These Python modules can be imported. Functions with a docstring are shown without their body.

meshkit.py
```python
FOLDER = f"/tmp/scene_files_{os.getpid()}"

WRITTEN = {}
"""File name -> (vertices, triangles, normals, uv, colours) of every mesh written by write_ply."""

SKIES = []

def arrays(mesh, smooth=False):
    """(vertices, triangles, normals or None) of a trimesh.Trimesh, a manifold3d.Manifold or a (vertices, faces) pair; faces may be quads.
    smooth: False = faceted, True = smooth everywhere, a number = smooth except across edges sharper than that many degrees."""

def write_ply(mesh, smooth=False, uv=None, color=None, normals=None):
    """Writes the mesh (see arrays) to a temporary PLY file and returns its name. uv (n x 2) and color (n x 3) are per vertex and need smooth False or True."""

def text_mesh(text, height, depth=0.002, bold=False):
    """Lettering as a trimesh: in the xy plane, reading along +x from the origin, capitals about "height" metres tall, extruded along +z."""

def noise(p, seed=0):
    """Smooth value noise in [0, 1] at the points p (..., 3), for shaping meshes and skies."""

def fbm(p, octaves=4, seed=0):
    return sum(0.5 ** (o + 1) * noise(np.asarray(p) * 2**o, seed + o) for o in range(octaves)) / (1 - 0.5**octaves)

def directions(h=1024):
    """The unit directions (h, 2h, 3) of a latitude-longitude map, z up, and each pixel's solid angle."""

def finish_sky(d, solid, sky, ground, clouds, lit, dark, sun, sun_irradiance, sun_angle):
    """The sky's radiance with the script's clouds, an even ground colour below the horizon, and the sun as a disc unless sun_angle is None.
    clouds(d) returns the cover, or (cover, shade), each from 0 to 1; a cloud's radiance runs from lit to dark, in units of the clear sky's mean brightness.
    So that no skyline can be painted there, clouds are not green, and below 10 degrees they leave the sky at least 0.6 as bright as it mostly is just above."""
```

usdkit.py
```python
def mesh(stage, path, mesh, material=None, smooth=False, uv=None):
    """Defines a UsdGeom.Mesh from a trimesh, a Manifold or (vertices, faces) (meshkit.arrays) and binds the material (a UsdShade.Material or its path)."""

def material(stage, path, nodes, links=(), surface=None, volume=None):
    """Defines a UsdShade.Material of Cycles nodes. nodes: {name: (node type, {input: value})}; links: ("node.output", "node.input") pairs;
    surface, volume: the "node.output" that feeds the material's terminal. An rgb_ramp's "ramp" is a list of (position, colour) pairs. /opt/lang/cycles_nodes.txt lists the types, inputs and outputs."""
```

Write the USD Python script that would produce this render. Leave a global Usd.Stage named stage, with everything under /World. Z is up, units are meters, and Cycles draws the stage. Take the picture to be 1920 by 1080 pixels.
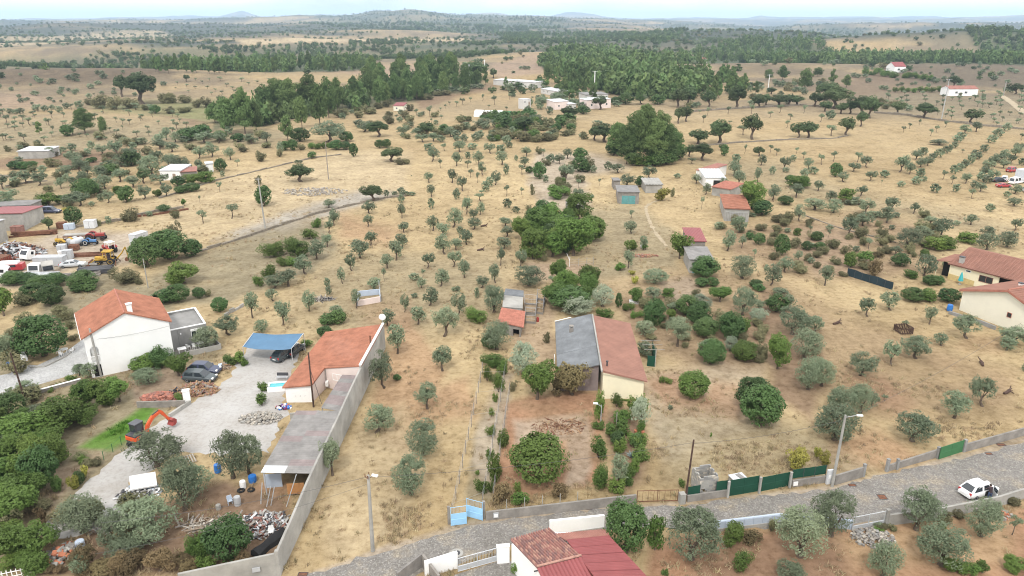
import math, random
import numpy as np, trimesh, usdkit, meshkit
from shapely.geometry import Polygon, LineString, Point
from shapely import union_all
from pxr import Usd, UsdGeom, UsdLux, UsdShade, Gf, Sdf, Vt

stage = Usd.Stage.CreateInMemory()
UsdGeom.SetStageUpAxis(stage, 'Z'); UsdGeom.SetStageMetersPerUnit(stage, 1.0)
UsdGeom.Xform.Define(stage, '/World'); UsdGeom.Scope.Define(stage, '/World/Looks')

# ------------------------------------------------------------------ camera
CAM_H, PITCH, FPX = 45.0, math.atan(505 / 1380.0), 1380.0
cam = UsdGeom.Camera.Define(stage, '/World/camera')
cam.CreateHorizontalApertureAttr(36.0); cam.CreateVerticalApertureAttr(20.25)
cam.CreateFocalLengthAttr(36.0 * FPX / 1920.0)
cam.CreateClippingRangeAttr(Gf.Vec2f(1.0, 200000.0))
cam.CreateExposureAttr(0.64)
cam.AddTranslateOp().Set(Gf.Vec3d(0, 0, CAM_H)); cam.AddRotateXOp().Set(90 - math.degrees(PITCH))

# ------------------------------------------------------------------ sky and sun (overcast)
SUN_EL, SUN_AZ = math.radians(52), math.radians(190)          # azimuth = atan2(x, y) of the direction towards the sun
SUN = np.array([math.sin(SUN_AZ) * math.cos(SUN_EL), math.cos(SUN_AZ) * math.cos(SUN_EL), math.sin(SUN_EL)])
sky_mat = usdkit.material(stage, '/World/Looks/sky', {
    's': ('sky_texture', dict(sky_type='single_scattering', sun_disc=False, sun_elevation=SUN_EL, sun_rotation=SUN_AZ, altitude=300.0)),
    'tc': ('texture_coordinate', {}), 'm': ('mapping', dict(scale=(1.0, 1.0, 3.5))),
    'n': ('noise_texture', dict(scale=2.3, detail=5.0, roughness=0.55)),
    'r': ('rgb_ramp', dict(ramp=[(0.34, (0.15,) * 3), (0.47, (0.93,) * 3), (1, (1.0,) * 3)])),
    'n2': ('noise_texture', dict(scale=1.3, detail=4.0)),
    'cr': ('rgb_ramp', dict(ramp=[(0.25, (14.2, 14.1, 14.0)), (0.7, (16.5, 16.2, 15.9))])),
    'mx': ('mix', dict()), 'b': ('background_shader', dict(strength=0.08))},
    [('tc.generated', 'm.vector'), ('m.vector', 'n.vector'), ('m.vector', 'n2.vector'), ('n.fac', 'r.fac'), ('n2.fac', 'cr.fac'),
     ('r.color', 'mx.fac'), ('s.color', 'mx.color1'), ('cr.color', 'mx.color2'), ('mx.color', 'b.color')], surface='b.background')
dome = UsdLux.DomeLight.Define(stage, '/World/sky')
dome.CreateIntensityAttr(1.0)
UsdShade.MaterialBindingAPI.Apply(dome.GetPrim()).Bind(sky_mat)
sun = UsdLux.DistantLight.Define(stage, '/World/sun')
sun.CreateNormalizeAttr(True); sun.CreateIntensityAttr(0.40); sun.CreateAngleAttr(10.0); sun.CreateColorAttr(Gf.Vec3f(1.0, 0.96, 0.9))
sun.AddRotateZOp().Set(-math.degrees(SUN_AZ)); sun.AddRotateXOp().Set(-(90 - math.degrees(SUN_EL)))   # -z away from the sun

# ------------------------------------------------------------------ the pixel <-> ground helpers (a pixel of the 1920 x 1080 photo)
_S, _C = math.sin(PITCH), math.cos(PITCH)
def ray(u, v):
    a, b = (u - 960.0) / FPX, (540.0 - v) / FPX
    return np.array([a, _C + b * _S, -_S + b * _C])
def flat(u, v, z=0.0):
    d = ray(u, v); t = (z - CAM_H) / d[2]
    return np.array([d[0] * t, d[1] * t, z])
def proj(x, y, z):
    x, y, z = np.asarray(x, float), np.asarray(y, float), np.asarray(z, float) - CAM_H
    dep = np.maximum(y * _C - z * _S, 1e-3)
    return 960 + FPX * x / dep, 540 - FPX * (y * _S + z * _C) / dep

# ------------------------------------------------------------------ terrain
def sm(x, a, b):
    t = np.clip((np.asarray(x, float) - a) / (b - a), 0, 1); return t * t * (3 - 2 * t)
def fb(x, y, s, seed=0, o=3):
    return meshkit.fbm(np.stack([np.asarray(x, float) / s, np.asarray(y, float) / s, np.zeros_like(np.asarray(x, float)) + seed * 7.3], -1), o, seed) - 0.5
BUMPS = []                                      # (x, y, amplitude, lateral radius, depth radius)
def bump(u, v, amp, rx, ry):
    p = flat(u, v); BUMPS.append((p[0], p[1], amp, rx, ry))
bump(215, 232, 3.2, 60, 28); bump(120, 150, 9, 150, 80); bump(430, 215, -3, 50, 30)
bump(760, 150, 3, 120, 40); bump(1000, 150, 2.5, 60, 30); bump(1560, 225, 1.5, 90, 40)
bump(1400, 74, 26, 260, 170); bump(1840, 92, 20, 240, 140); bump(1060, 108, 8, 120, 90); bump(150, 105, -16, 420, 160); bump(560, 108, 6, 220, 70)
bump(1380, 132, 5, 130, 60); bump(1700, 128, 4, 160, 60)
RANGE_U = [-2500, -800, -300, 0, 60, 120, 250, 300, 410, 438, 455, 470, 492, 540, 620, 760, 860, 905, 930, 960, 1035, 1060, 1115, 1145, 1240, 1400, 1427, 1460, 1700, 1920, 3000, 5000]
RANGE_V = [36, 34, 37, 39, 36, 38, 35, 34, 33, 27, 24, 28, 34, 32, 35, 33, 31, 27, 26, 31, 33, 29, 29, 33, 36, 35, 32, 36, 34, 33, 35, 35]
def hz(x, y):
    x, y = np.asarray(x, float), np.asarray(y, float)
    r = np.hypot(x, y)
    z = sm(r, 140, 330) * 2.4 * fb(x, y, 95, 1)
    z = z + sm(r, 420, 1300) * 34 * fb(x, y, 330, 2) + sm(r, 1300, 3500) * 140 * fb(x, y, 1150, 3, 4)
    for bx, by, a, rx, ry in BUMPS:
        z = z + a * np.exp(-((x - bx) / rx) ** 2 - ((y - by) / ry) ** 2)
    th = np.arctan2(x, np.maximum(y, 1e-6))
    uu = 960 + FPX * np.tan(np.clip(th, -1.3, 1.3)) / _C
    fr = (y > 0)
    # the wooded range six kilometres off, its top near the middle of the view
    rz = np.interp(uu, [-600, 100, 420, 560, 660, 720, 765, 800, 850, 940, 1020, 1180, 1290, 1500], [8, 14, 34, 46, 66, 92, 112, 104, 70, 52, 40, 30, 14, 0]) * (1 + 0.5 * fb(x, y, 420, 5, 4))
    z = z + fr * rz * np.exp(-((r - 6000) / 1300) ** 2)
    R = 17000.0
    dist = (CAM_H + (35 - np.interp(uu, RANGE_U, RANGE_V)) / FPX * R) * 1.0 + 10
    z = z + sm(r, 9000, R) * (1 - 0.4 * sm(r, R, R + 5000)) * np.maximum(dist, 5) * (1 + 0.25 * fb(x, y, 900, 6, 4))
    return z
def at(u, v):
    """The point of the ground seen at a pixel of the photograph."""
    d = ray(u, v); t0 = CAM_H / -d[2] if d[2] < -1e-4 else 30000.0
    if math.hypot(d[0], d[1]) * t0 < 138: return flat(u, v)
    ts = np.linspace(t0 * 0.55, min(t0 * 1.8, 40000), 500)
    f = CAM_H + d[2] * ts - hz(d[0] * ts, d[1] * ts)
    k = np.nonzero(f < 0)[0]
    if not len(k): t = t0
    else:
        k = max(k[0], 1); t = ts[k - 1] + (ts[k] - ts[k - 1]) * f[k - 1] / (f[k - 1] - f[k])
    return np.array([d[0] * t, d[1] * t, float(hz(d[0] * t, d[1] * t))])
def ground(x, y): return float(hz(x, y))
def depth_of(p): return p[1] * _C - (p[2] - CAM_H) * _S

# ------------------------------------------------------------------ materials
def mat(name, base, rough=0.8, noise=None, amt=0.15, scale2=None, metallic=0.0, bump_d=0.0, bump_scale=None, spec=0.3, second=None):
    """A plain painted, plastered or earthen surface: base colour mottled by noise of the world position."""
    nodes = {'g': ('geometry', {}), 'p': ('principled_bsdf', dict(base_color=base, roughness=rough, metallic=metallic, specular_ior_level=spec))}
    links = []
    if noise:
        hi = tuple(min(1, c * (1 + amt)) for c in base) if second is None else second
        lo = tuple(c * (1 - amt) for c in base)
        nodes['n'] = ('noise_texture', dict(scale=noise, detail=5.0, roughness=0.65)); nodes['r'] = ('rgb_ramp', dict(ramp=[(0.3, lo), (0.52, base), (0.72, hi)]))
        links += [('g.position', 'n.vector'), ('n.fac', 'r.fac'), ('r.color', 'p.base_color')]
        if bump_d:
            nodes['nb'] = ('noise_texture', dict(scale=bump_scale or noise * 4, detail=4.0)); nodes['b'] = ('bump', dict(distance=bump_d, strength=0.8))
            links += [('g.position', 'nb.vector'), ('nb.fac', 'b.height'), ('b.normal', 'p.normal')]
    return usdkit.material(stage, '/World/Looks/' + name, nodes, links, surface='p.BSDF')
M = {}

# ------------------------------------------------------------------ naming and tagging
_used = {}
def numbered(parent, name):
    k = (str(parent), name); n = _used.get(k, 0); _used[k] = n + 1
    return name if n == 0 else f'{name}_{n:03d}'
def tag(prim, label=None, cat=None, group=None, kind=None):
    for k, v in (('label', label), ('category', cat), ('group', group), ('kind', kind)):
        if v: prim.SetCustomDataByKey(k, v)
    return prim
def obj(name, mesh, material, parent='/World', smooth=False, **t):
    parent = str(parent.GetPath()) if hasattr(parent, 'GetPath') else parent
    path = parent + '/' + numbered(parent, name)
    p = usdkit.mesh(stage, path, mesh, M[material] if isinstance(material, str) else material, smooth=smooth).GetPrim()
    if t: tag(p, **t)
    return p
def thing(name, label, cat, loc=(0, 0, 0), rz=0.0, group=None, kind=None):
    x = UsdGeom.Xform.Define(stage, '/World/' + numbered('/World', name))
    x.AddTranslateOp().Set(Gf.Vec3d(*map(float, loc))); x.AddRotateZOp().Set(float(math.degrees(rz)))
    return tag(x.GetPrim(), label, cat, group, kind)
# ------------------------------------------------------------------ the ground sheet: one polar grid out to the horizon, coloured by land cover
def wn(u, v, s, seed): return meshkit.fbm(np.stack([u / s, v / s, np.zeros_like(u) + seed], -1), 3, seed) - 0.5
STRAW, PALE, RED, BROWN, DRAB, DARKB = (.35, .268, .152), (.37, .295, .185), (.28, .165, .10), (.185, .125, .083), (.215, .182, .118), (.125, .10, .07)
GREEN, WOOD, SCRUB, PINK, LAWN, DUST, STONE = (.15, .17, .075), (.085, .10, .06), (.125, .10, .07), (.275, .2, .145), (.085, .17, .028), (.335, .28, .215), (.295, .278, .252)
# land cover by region; outlines read off the photograph, soft and ragged where one cover runs into the next: (colour, strength, softness in pixels, outline)
COVER = [
 (PALE, .8, 20, [(440, 380), (640, 290), (770, 290), (760, 360), (600, 420), (480, 470)]),
 (PALE, .5, 25, [(250, 380), (560, 300), (700, 280), (760, 300), (600, 380), (440, 440), (300, 470)]),
 (STONE, .6, 14, [(540, 400), (680, 355), (740, 365), (640, 395), (520, 450), (400, 450)]),
 (DRAB, .75, 18, [(280, 520), (360, 470), (500, 430), (600, 415), (640, 470), (560, 520), (430, 570), (300, 570)]),
 (DRAB, .8, 20, [(100, 540), (160, 500), (300, 540), (330, 580), (140, 620), (60, 640)]),
 (DRAB, .35, 30, [(620, 480), (960, 470), (930, 600), (720, 640), (560, 560)]),
 (RED, .45, 25, [(700, 600), (770, 590), (830, 700), (780, 860), (720, 830), (690, 760), (735, 650)]),
 (RED, .4, 25, [(640, 400), (760, 430), (720, 460), (640, 445)]),
 (RED, .3, 25, [(660, 560), (770, 560), (780, 600), (680, 610)]),
 (RED, .45, 25, [(800, 740), (880, 710), (900, 790), (800, 800)]),
 (DUST, .7, 16, [(985, 330), (1010, 285), (1100, 290), (1150, 300), (1180, 315), (1100, 330), (1105, 390), (1060, 400), (1010, 380)]),
 (PINK, .55, 14, [(985, 490), (1110, 490), (1115, 530), (1000, 530)]),
 (PINK, .45, 22, [(960, 530), (1040, 560), (1040, 700), (960, 650)]),
 (RED, .8, 16, [(935, 760), (1000, 735), (1120, 735), (1130, 800), (1120, 900), (1000, 935), (930, 930)]),
 (DUST, .55, 14, [(960, 790), (1090, 775), (1110, 810), (1100, 900), (1060, 920), (1060, 830), (960, 830)]),
 (DRAB, .6, 12, [(870, 900), (905, 780), (945, 770), (925, 930), (880, 980)]),
 (DUST, .55, 16, [(880, 870), (915, 760), (935, 700), (955, 700), (940, 800), (915, 930)]),
 (BROWN, .75, 22, [(1130, 780), (1150, 760), (1200, 800), (1205, 900), (1150, 930)]),
 (DRAB, .55, 22, [(1100, 390), (1190, 385), (1270, 440), (1270, 500), (1110, 530)]),
 (STRAW, .6, 20, [(1190, 350), (1330, 330), (1400, 440), (1300, 440), (1230, 400)]),
 (BROWN, .5, 25, [(1170, 560), (1260, 545), (1330, 590), (1400, 560), (1440, 600), (1420, 690), (1300, 690), (1210, 660), (1180, 620)]),
 (DUST, .6, 16, [(1240, 530), (1300, 520), (1330, 560), (1260, 590)]),
 (DUST, .5, 30, [(1180, 690), (1420, 690), (1450, 800), (1240, 860), (1210, 780)]),
 (RED, .55, 25, [(1200, 710), (1280, 700), (1330, 760), (1250, 780)]),
 (RED, .6, 20, [(1340, 715), (1400, 720), (1390, 790), (1290, 775)]),
 (BROWN, .65, 22, [(1430, 540), (1520, 600), (1540, 700), (1520, 790), (1450, 740), (1430, 640)]),
 (RED, .6, 25, [(1580, 700), (1650, 710), (1720, 760), (1700, 790), (1620, 770)]),
 (RED, .35, 25, [(1810, 630), (1880, 640), (1880, 660), (1800, 650)]),
 (RED, .45, 28, [(1560, 820), (1650, 800), (1700, 830), (1740, 860), (1600, 880), (1530, 870)]),
 (BROWN, .36, 40, [(1120, 540), (1300, 500), (1480, 540), (1720, 640), (1900, 700), (1900, 780), (1650, 780), (1400, 700), (1180, 620)]),
 (DRAB, .5, 40, [(1220, 760), (1500, 800), (1640, 880), (1500, 900), (1240, 900)]),
 (DRAB, .2, 50, [(560, 480), (900, 500), (900, 560), (640, 640), (520, 600)]),
 (PALE, .6, 30, [(600, 960), (680, 800), (760, 760), (800, 860), (760, 1000), (620, 1060)]),
 (BROWN, .5, 24, [(1350, 430), (1430, 420), (1620, 400), (1760, 430), (1760, 500), (1600, 530), (1490, 520), (1380, 480)]),
 (PINK, .35, 24, [(1470, 430), (1600, 440), (1650, 500), (1530, 520)]),
 (DRAB, .4, 24, [(1290, 300), (1480, 300), (1500, 330), (1900, 420), (1900, 450), (1440, 360)]),
 (RED, .85, 22, [(1190, 1090), (1220, 1020), (1450, 990), (1640, 990), (1930, 950), (1930, 1100)]),
 (BROWN, .45, 30, [(1280, 1010), (1560, 1000), (1600, 1090), (1300, 1090)]),
 (STRAW, .35, 40, [(1560, 1010), (1700, 990), (1900, 960), (1900, 1060), (1600, 1070)]),
 (RED, .6, 18, [(480, 900), (540, 900), (540, 1010), (420, 1030), (400, 950)]),
 (DRAB, .8, 20, [(-40, 640), (60, 720), (220, 690), (300, 660), (340, 640), (420, 660), (340, 760), (230, 850), (180, 930), (90, 1010), (-40, 1080)]),
 (PINK, .6, 16, [(60, 790), (130, 760), (140, 780), (110, 820), (60, 810)]),
 (PINK, .55, 14, [(250, 720), (340, 660), (360, 700), (330, 760), (260, 760)]),
 (LAWN, .95, 10, [(150, 838), (215, 800), (275, 762), (300, 770), (262, 805), (240, 830), (205, 845)]),
 (PINK, .5, 14, [(105, 880), (150, 870), (190, 850), (160, 890), (110, 930), (80, 960)]),
 (BROWN, .8, 20, [(100, 990), (240, 960), (420, 900), (540, 940), (530, 1040), (380, 1080), (80, 1080)]),
 (DUST, .85, 16, [(-40, 500), (60, 450), (130, 430), (280, 440), (290, 470), (240, 495), (150, 500), (60, 540), (-40, 540)]),
 (DRAB, .5, 20, [(-40, 340), (140, 325), (140, 375), (40, 400), (-40, 400)]),
 (BROWN, .55, 14, [(120, 285), (270, 275), (275, 300), (150, 315), (100, 300)]),
 (BROWN, .7, 14, [(-40, 300), (40, 290), (180, 280), (260, 290), (200, 315), (60, 312), (-40, 320)]),
 (DRAB, .6, 22, [(-40, 240), (420, 235), (560, 250), (500, 280), (280, 270), (-40, 290)]),
 (GREEN, .55, 18, [(170, 195), (400, 190), (440, 220), (380, 235), (320, 215), (180, 207)]),
 (BROWN, .55, 8, [(300, 213), (350, 222), (390, 236), (360, 240), (310, 224)]),
 ((.115, .088, .06), .95, 10, [(-200, 150), (60, 122), (180, 118), (300, 135), (330, 152), (220, 165), (-200, 170)]),
 (PINK, .5, 8, [(-100, 182), (60, 178), (110, 190), (40, 205), (-100, 205)]),
 (DUST, .8, 8, [(560, 1078), (760, 1010), (910, 972), (1150, 942), (1285, 943), (1560, 910), (1770, 860), (1930, 815), (1930, 830), (1770, 876), (1560, 922), (1360, 942), (1150, 956), (910, 990), (760, 1030), (560, 1090)]),
 (PALE, .8, 3, [(440, 80), (640, 74), (880, 72), (880, 77), (620, 81), (460, 85)]),
 (PALE, .6, 3, [(-100, 72), (120, 64), (300, 60), (330, 66), (200, 74), (100, 80), (-100, 84)]),
 (PINK, .55, 12, [(590, 125), (860, 120), (870, 145), (770, 155), (690, 155), (640, 140), (580, 135)]),
 (BROWN, .6, 8, [(780, 190), (860, 168), (930, 158), (935, 164), (860, 180), (790, 206)]),
 (PINK, .6, 6, [(920, 123), (1000, 108), (1025, 120), (1015, 150), (930, 155)]),
 (PINK, .7, 6, [(1035, 97), (1060, 100), (1095, 115), (1080, 120), (1040, 112)]),
 (SCRUB, .5, 12, [(1320, 120), (1560, 105), (1620, 120), (1470, 145), (1350, 140)]),
 (SCRUB, .9, 10, [(1600, 150), (1700, 120), (1930, 115), (2100, 150), (1930, 165), (1720, 158)]),
 (BROWN, .35, 14, [(1560, 150), (1660, 140), (1760, 165), (1600, 180), (1500, 170)]),
 (DRAB, .35, 12, [(1640, 178), (1920, 178), (1920, 235), (1740, 215), (1650, 210)]),
]
WOODS = [  # dense woodland seen from far, by outline: the floor is dark there and the trees stand close; (trees per hectare-ish weight, outline)
 (1.0, [(265, 140), (270, 112), (420, 108), (690, 113), (690, 132), (420, 140)]),
 (1.0, [(1040, 150), (1010, 120), (1080, 98), (1200, 112), (1300, 100), (1420, 82), (1560, 96), (1560, 112), (1420, 112), (1300, 122), (1200, 130), (1330, 160), (1290, 190), (1170, 180)]),
 (1.0, [(1400, 112), (1500, 98), (1700, 103), (1930, 112), (1930, 122), (1700, 116), (1480, 118)]),
 (.9, [(1720, 74), (1850, 74), (1940, 95), (1940, 118), (1840, 100), (1760, 80)]),
 (.62, [(-40, 100), (280, 92), (640, 85), (700, 76), (930, 82), (960, 108), (860, 112), (690, 106), (420, 100), (280, 106), (200, 118), (-40, 130)]),
 (.8, [(930, 68), (1240, 64), (1290, 74), (1240, 90), (1130, 84), (960, 86)]),
 (.6, [(540, 55), (680, 38), (900, 40), (1060, 50), (1060, 58), (900, 62), (700, 62)]),
 (.7, [(1240, 46), (1500, 50), (1700, 56), (1930, 58), (1930, 66), (1600, 62), (1300, 58)]),
 (.7, [(640, 180), (790, 140), (900, 145), (900, 165), (790, 185), (700, 205), (560, 215), (500, 240), (400, 245), (400, 225), (560, 180)]),
]
def inside(u, v, poly):
    p = np.asarray(poly, float); q = np.roll(p, -1, 0); c = np.zeros(len(u), bool); d = np.full(len(u), 1e9)
    for (x1, y1), (x2, y2) in zip(p, q):
        if y1 != y2: c ^= ((y1 > v) != (y2 > v)) & (u < (x2 - x1) * (v - y1) / (y2 - y1) + x1)
        ex, ey = x2 - x1, y2 - y1; t = np.clip(((u - x1) * ex + (v - y1) * ey) / (ex * ex + ey * ey + 1e-9), 0, 1)
        d = np.minimum(d, np.hypot(u - x1 - t * ex, v - y1 - t * ey))
    return np.where(c, d, -d)
def where(u, v, poly, soft):
    p = np.asarray(poly, float); lo, hi = p.min(0) - soft, p.max(0) + soft
    out = np.zeros(len(u)); k = (u > lo[0]) & (u < hi[0]) & (v > lo[1]) & (v < hi[1])
    if k.any(): out[k] = np.clip(0.5 + inside(u[k], v[k], poly) / soft, 0, 1)
    return out
def cover(x, y):
    """The land cover's own colour at points of the ground."""
    r = np.hypot(x, y); z0 = np.zeros_like(x)
    u, v = proj(x, y, z0)
    w = np.minimum(1.0, 60 / np.maximum(r, 60)) ** 0.5
    k1, k2, k3 = fb(x, y, 7, 11, 4), fb(x, y, 30, 12, 4), fb(x, y, 130, 13, 4)
    col = np.array(STRAW) * (1 + (k2 * .75 + k3 * .5 + k1 * .22)[:, None] * np.array([.9, 1, 1.15]))
    a = np.clip((k3 * 3 - .25), 0, 1)[:, None] * .45; col = col * (1 - a) + np.array(DRAB) * a
    a = np.clip((fb(x, y, 16, 14, 4) * 4 - .7), 0, 1)[:, None] * .4; col = col * (1 - a) + np.array(RED) * a
    uu = u + wn(x, y, 5.0, 21) * 26 * w + wn(x, y, 16.0, 23) * 20 * w; vv = v + (wn(x, y, 4.0, 22) * 16 + wn(x, y, 14., 24) * 10) * w
    a = (sm(r, 260, 520) * np.clip(.5 + k2 * 2.6 + k3 * 2.6, 0, .95))[:, None]; col = col * (1 - a) + np.array((.165, .132, .09)) * a
    # beyond the near fields: patchwork of straw, scrub and wood
    far = sm(r, 600, 1500) ; f1 = fb(x, y, 420, 31, 5); f2 = fb(x, y, 160, 32, 4); f3 = fb(x, y, 1500, 33, 4)
    a = (np.clip((f1 * 6 + f2 * 5 + f3 * 3 + 1.0), 0, 1) * far)[:, None]
    col = col * (1 - a) + np.array((.07, .08, .062)) * a
    for c, st, soft, poly in COVER:
        m = where(uu, vv, poly, soft)
        if m.any():
            m = np.clip(m * (1 + k1 * 1.6), 0, 1) * min(1, st * 1.3)
            col = col * (1 - m[:, None]) + (np.array(c) * (1 + .5 * k1[:, None] + .3 * k2[:, None])) * m[:, None]
    for wgt, poly in WOODS:
        m = where(u + wn(u, v, 20, 41) * 20, v + wn(u, v, 20, 42) * 6, poly, 5)
        if m.any():
            m = (np.clip(m + f2 * .6, 0, 1) * (m > 0) * wgt)[:, None]; col = col * (1 - m) + np.array(WOOD) * m
    return np.clip(col, .02, .7)
ths = np.radians(np.concatenate([np.linspace(-180, -46, 34)[:-1], np.linspace(-46, 46, 660), np.linspace(46, 180, 34)[1:]]))
vs = np.concatenate([np.linspace(1400, 1090, 30)[:-1], np.linspace(1090, 560, 300)[:-1], np.linspace(560, 60, 330)[:-1], np.linspace(60, 38.3, 60)])
rr = np.concatenate([[6.0], [math.hypot(*flat(960, v)[:2]) for v in vs], np.geomspace(19500, 38000, 26)])
rr = np.unique(np.round(rr, 3))
RR, TT = np.meshgrid(rr, ths, indexing='ij')
gx, gy = (RR * np.sin(TT)).ravel(), (RR * np.cos(TT)).ravel()
gz = hz(gx, gy)
nr, nt = RR.shape
i = np.arange((nr - 1) * (nt - 1)); a = (i // (nt - 1)) * nt + i % (nt - 1)
gf = np.stack([np.stack([a, a + 1, a + nt + 1], 1), np.stack([a, a + nt + 1, a + nt], 1)], 1).reshape(-1, 3)[:, ::-1]
gcol = np.where((np.abs(TT.ravel()) < math.radians(47))[:, None], cover(gx, gy), np.array(STRAW) * .8)
centre = np.array([[0, 0, 0.0]]); n0 = len(gx)
fan = np.stack([np.full(nt - 1, n0), np.arange(1, nt), np.arange(nt - 1)], 1)[:, ::-1]
gv = np.vstack([np.stack([gx, gy, gz], 1), centre]); gf = np.vstack([gf, fan]); gcol = np.vstack([gcol, [STRAW]])
fn = np.cross(gv[gf[:2000, 1]] - gv[gf[:2000, 0]], gv[gf[:2000, 2]] - gv[gf[:2000, 0]])
if fn[:, 2].mean() < 0: gf = gf[:, ::-1]
M['ground'] = usdkit.material(stage, '/World/Looks/ground', {
    'a': ('attribute', dict(attribute='cover')), 'g': ('geometry', {}),
    'n1': ('noise_texture', dict(scale=1.1, detail=6.0, roughness=0.75)), 'n2': ('noise_texture', dict(scale=0.22, detail=6.0, roughness=0.7)),
    'r1': ('rgb_ramp', dict(ramp=[(0.3, (.62, .58, .52)), (0.5, (1, 1, 1)), (0.72, (1.22, 1.24, 1.28))])),
    'r2': ('rgb_ramp', dict(ramp=[(0.32, (.74, .72, .70)), (0.5, (1, 1, 1)), (0.7, (1.15, 1.15, 1.13))])),
    'm1': ('mix', dict(mix_type='multiply', fac=1.0)), 'm2': ('mix', dict(mix_type='multiply', fac=1.0)),
    'nb': ('noise_texture', dict(scale=3.5, detail=5.0, roughness=.7)), 'b': ('bump', dict(distance=0.06, strength=0.6)),
    'p': ('principled_bsdf', dict(roughness=0.95, specular_ior_level=0.1))},
    [('g.position', 'n1.vector'), ('g.position', 'n2.vector'), ('g.position', 'nb.vector'), ('n1.fac', 'r1.fac'), ('n2.fac', 'r2.fac'), ('a.color', 'm1.color1'), ('r1.color', 'm1.color2'),
     ('m1.color', 'm2.color1'), ('r2.color', 'm2.color2'), ('m2.color', 'p.base_color'), ('nb.fac', 'b.height'), ('b.normal', 'p.normal')], surface='p.BSDF')
gp = obj('ground', (gv, gf), 'ground', smooth=True, kind='structure', label='dry straw and red earth fields running out to wooded hills', cat='ground')
UsdGeom.PrimvarsAPI(gp).CreatePrimvar('cover', Sdf.ValueTypeNames.Color3fArray, 'vertex').Set(Vt.Vec3fArray.FromNumpy(gcol.astype(np.float32)))

# ------------------------------------------------------------------ the air: one closed box of thin haze
HX = 39500.0
M['haze'] = usdkit.material(stage, '/World/Looks/haze', {'v': ('principled_volume', dict(color=(.60, .79, 1.0), density=8.5e-5, anisotropy=0.0))}, volume='v.volume')
hb = trimesh.creation.box([2 * HX, 2 * HX, 470.0]); hb.apply_translation([0, 0, 470 / 2 - float(gz.min()) * 0 - 100.0])
obj('haze', hb, 'haze', kind='stuff', label='thin pale haze over the far hills', cat='haze')
# ------------------------------------------------------------------ trees: prototypes (abstract classes) and their copies
def leafmat(name, c1, c2, rough=.6, tr=.22, vary=.2):
    """Foliage: each leaf spray differs a little, each tree differs a little."""
    return usdkit.material(stage, '/World/Looks/' + name, {
        'g': ('geometry', {}), 'o': ('object_info', {}), 'r': ('mix', dict(color1=c1, color2=c2)),
        'mr': ('map_range', dict(from_min=0.0, from_max=1.0, to_min=1 - vary * 1.6, to_max=1 + vary * 1.6)), 'mh': ('map_range', dict(from_min=0.0, from_max=1.0, to_min=.485, to_max=.515)),
        'f': ('math', dict(math_type='fraction')), 'k': ('math', dict(math_type='multiply', value2=7.31)),
        'h': ('hsv', dict(saturation=1.0)), 'p': ('principled_bsdf', dict(roughness=rough, specular_ior_level=.25)),
        't': ('translucent_bsdf', {}), 'm': ('mix_closure', dict(fac=tr))},
        [('g.random_per_island', 'r.fac'), ('o.random', 'mr.value'), ('o.random', 'k.value1'), ('k.value', 'f.value1'), ('f.value', 'mh.value'), ('r.color', 'h.color'), ('mr.result', 'h.value'), ('mh.result', 'h.hue'),
         ('h.color', 'p.base_color'), ('h.color', 't.color'), ('p.BSDF', 'm.closure1'), ('t.BSDF', 'm.closure2')], surface='m.closure')
M['olive_leaf'] = leafmat('olive_leaf', (.175, .215, .13), (.45, .50, .345), .55)
M['dense_leaf'] = leafmat('dense_leaf', (.068, .12, .036), (.18, .275, .082), .5)
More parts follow.
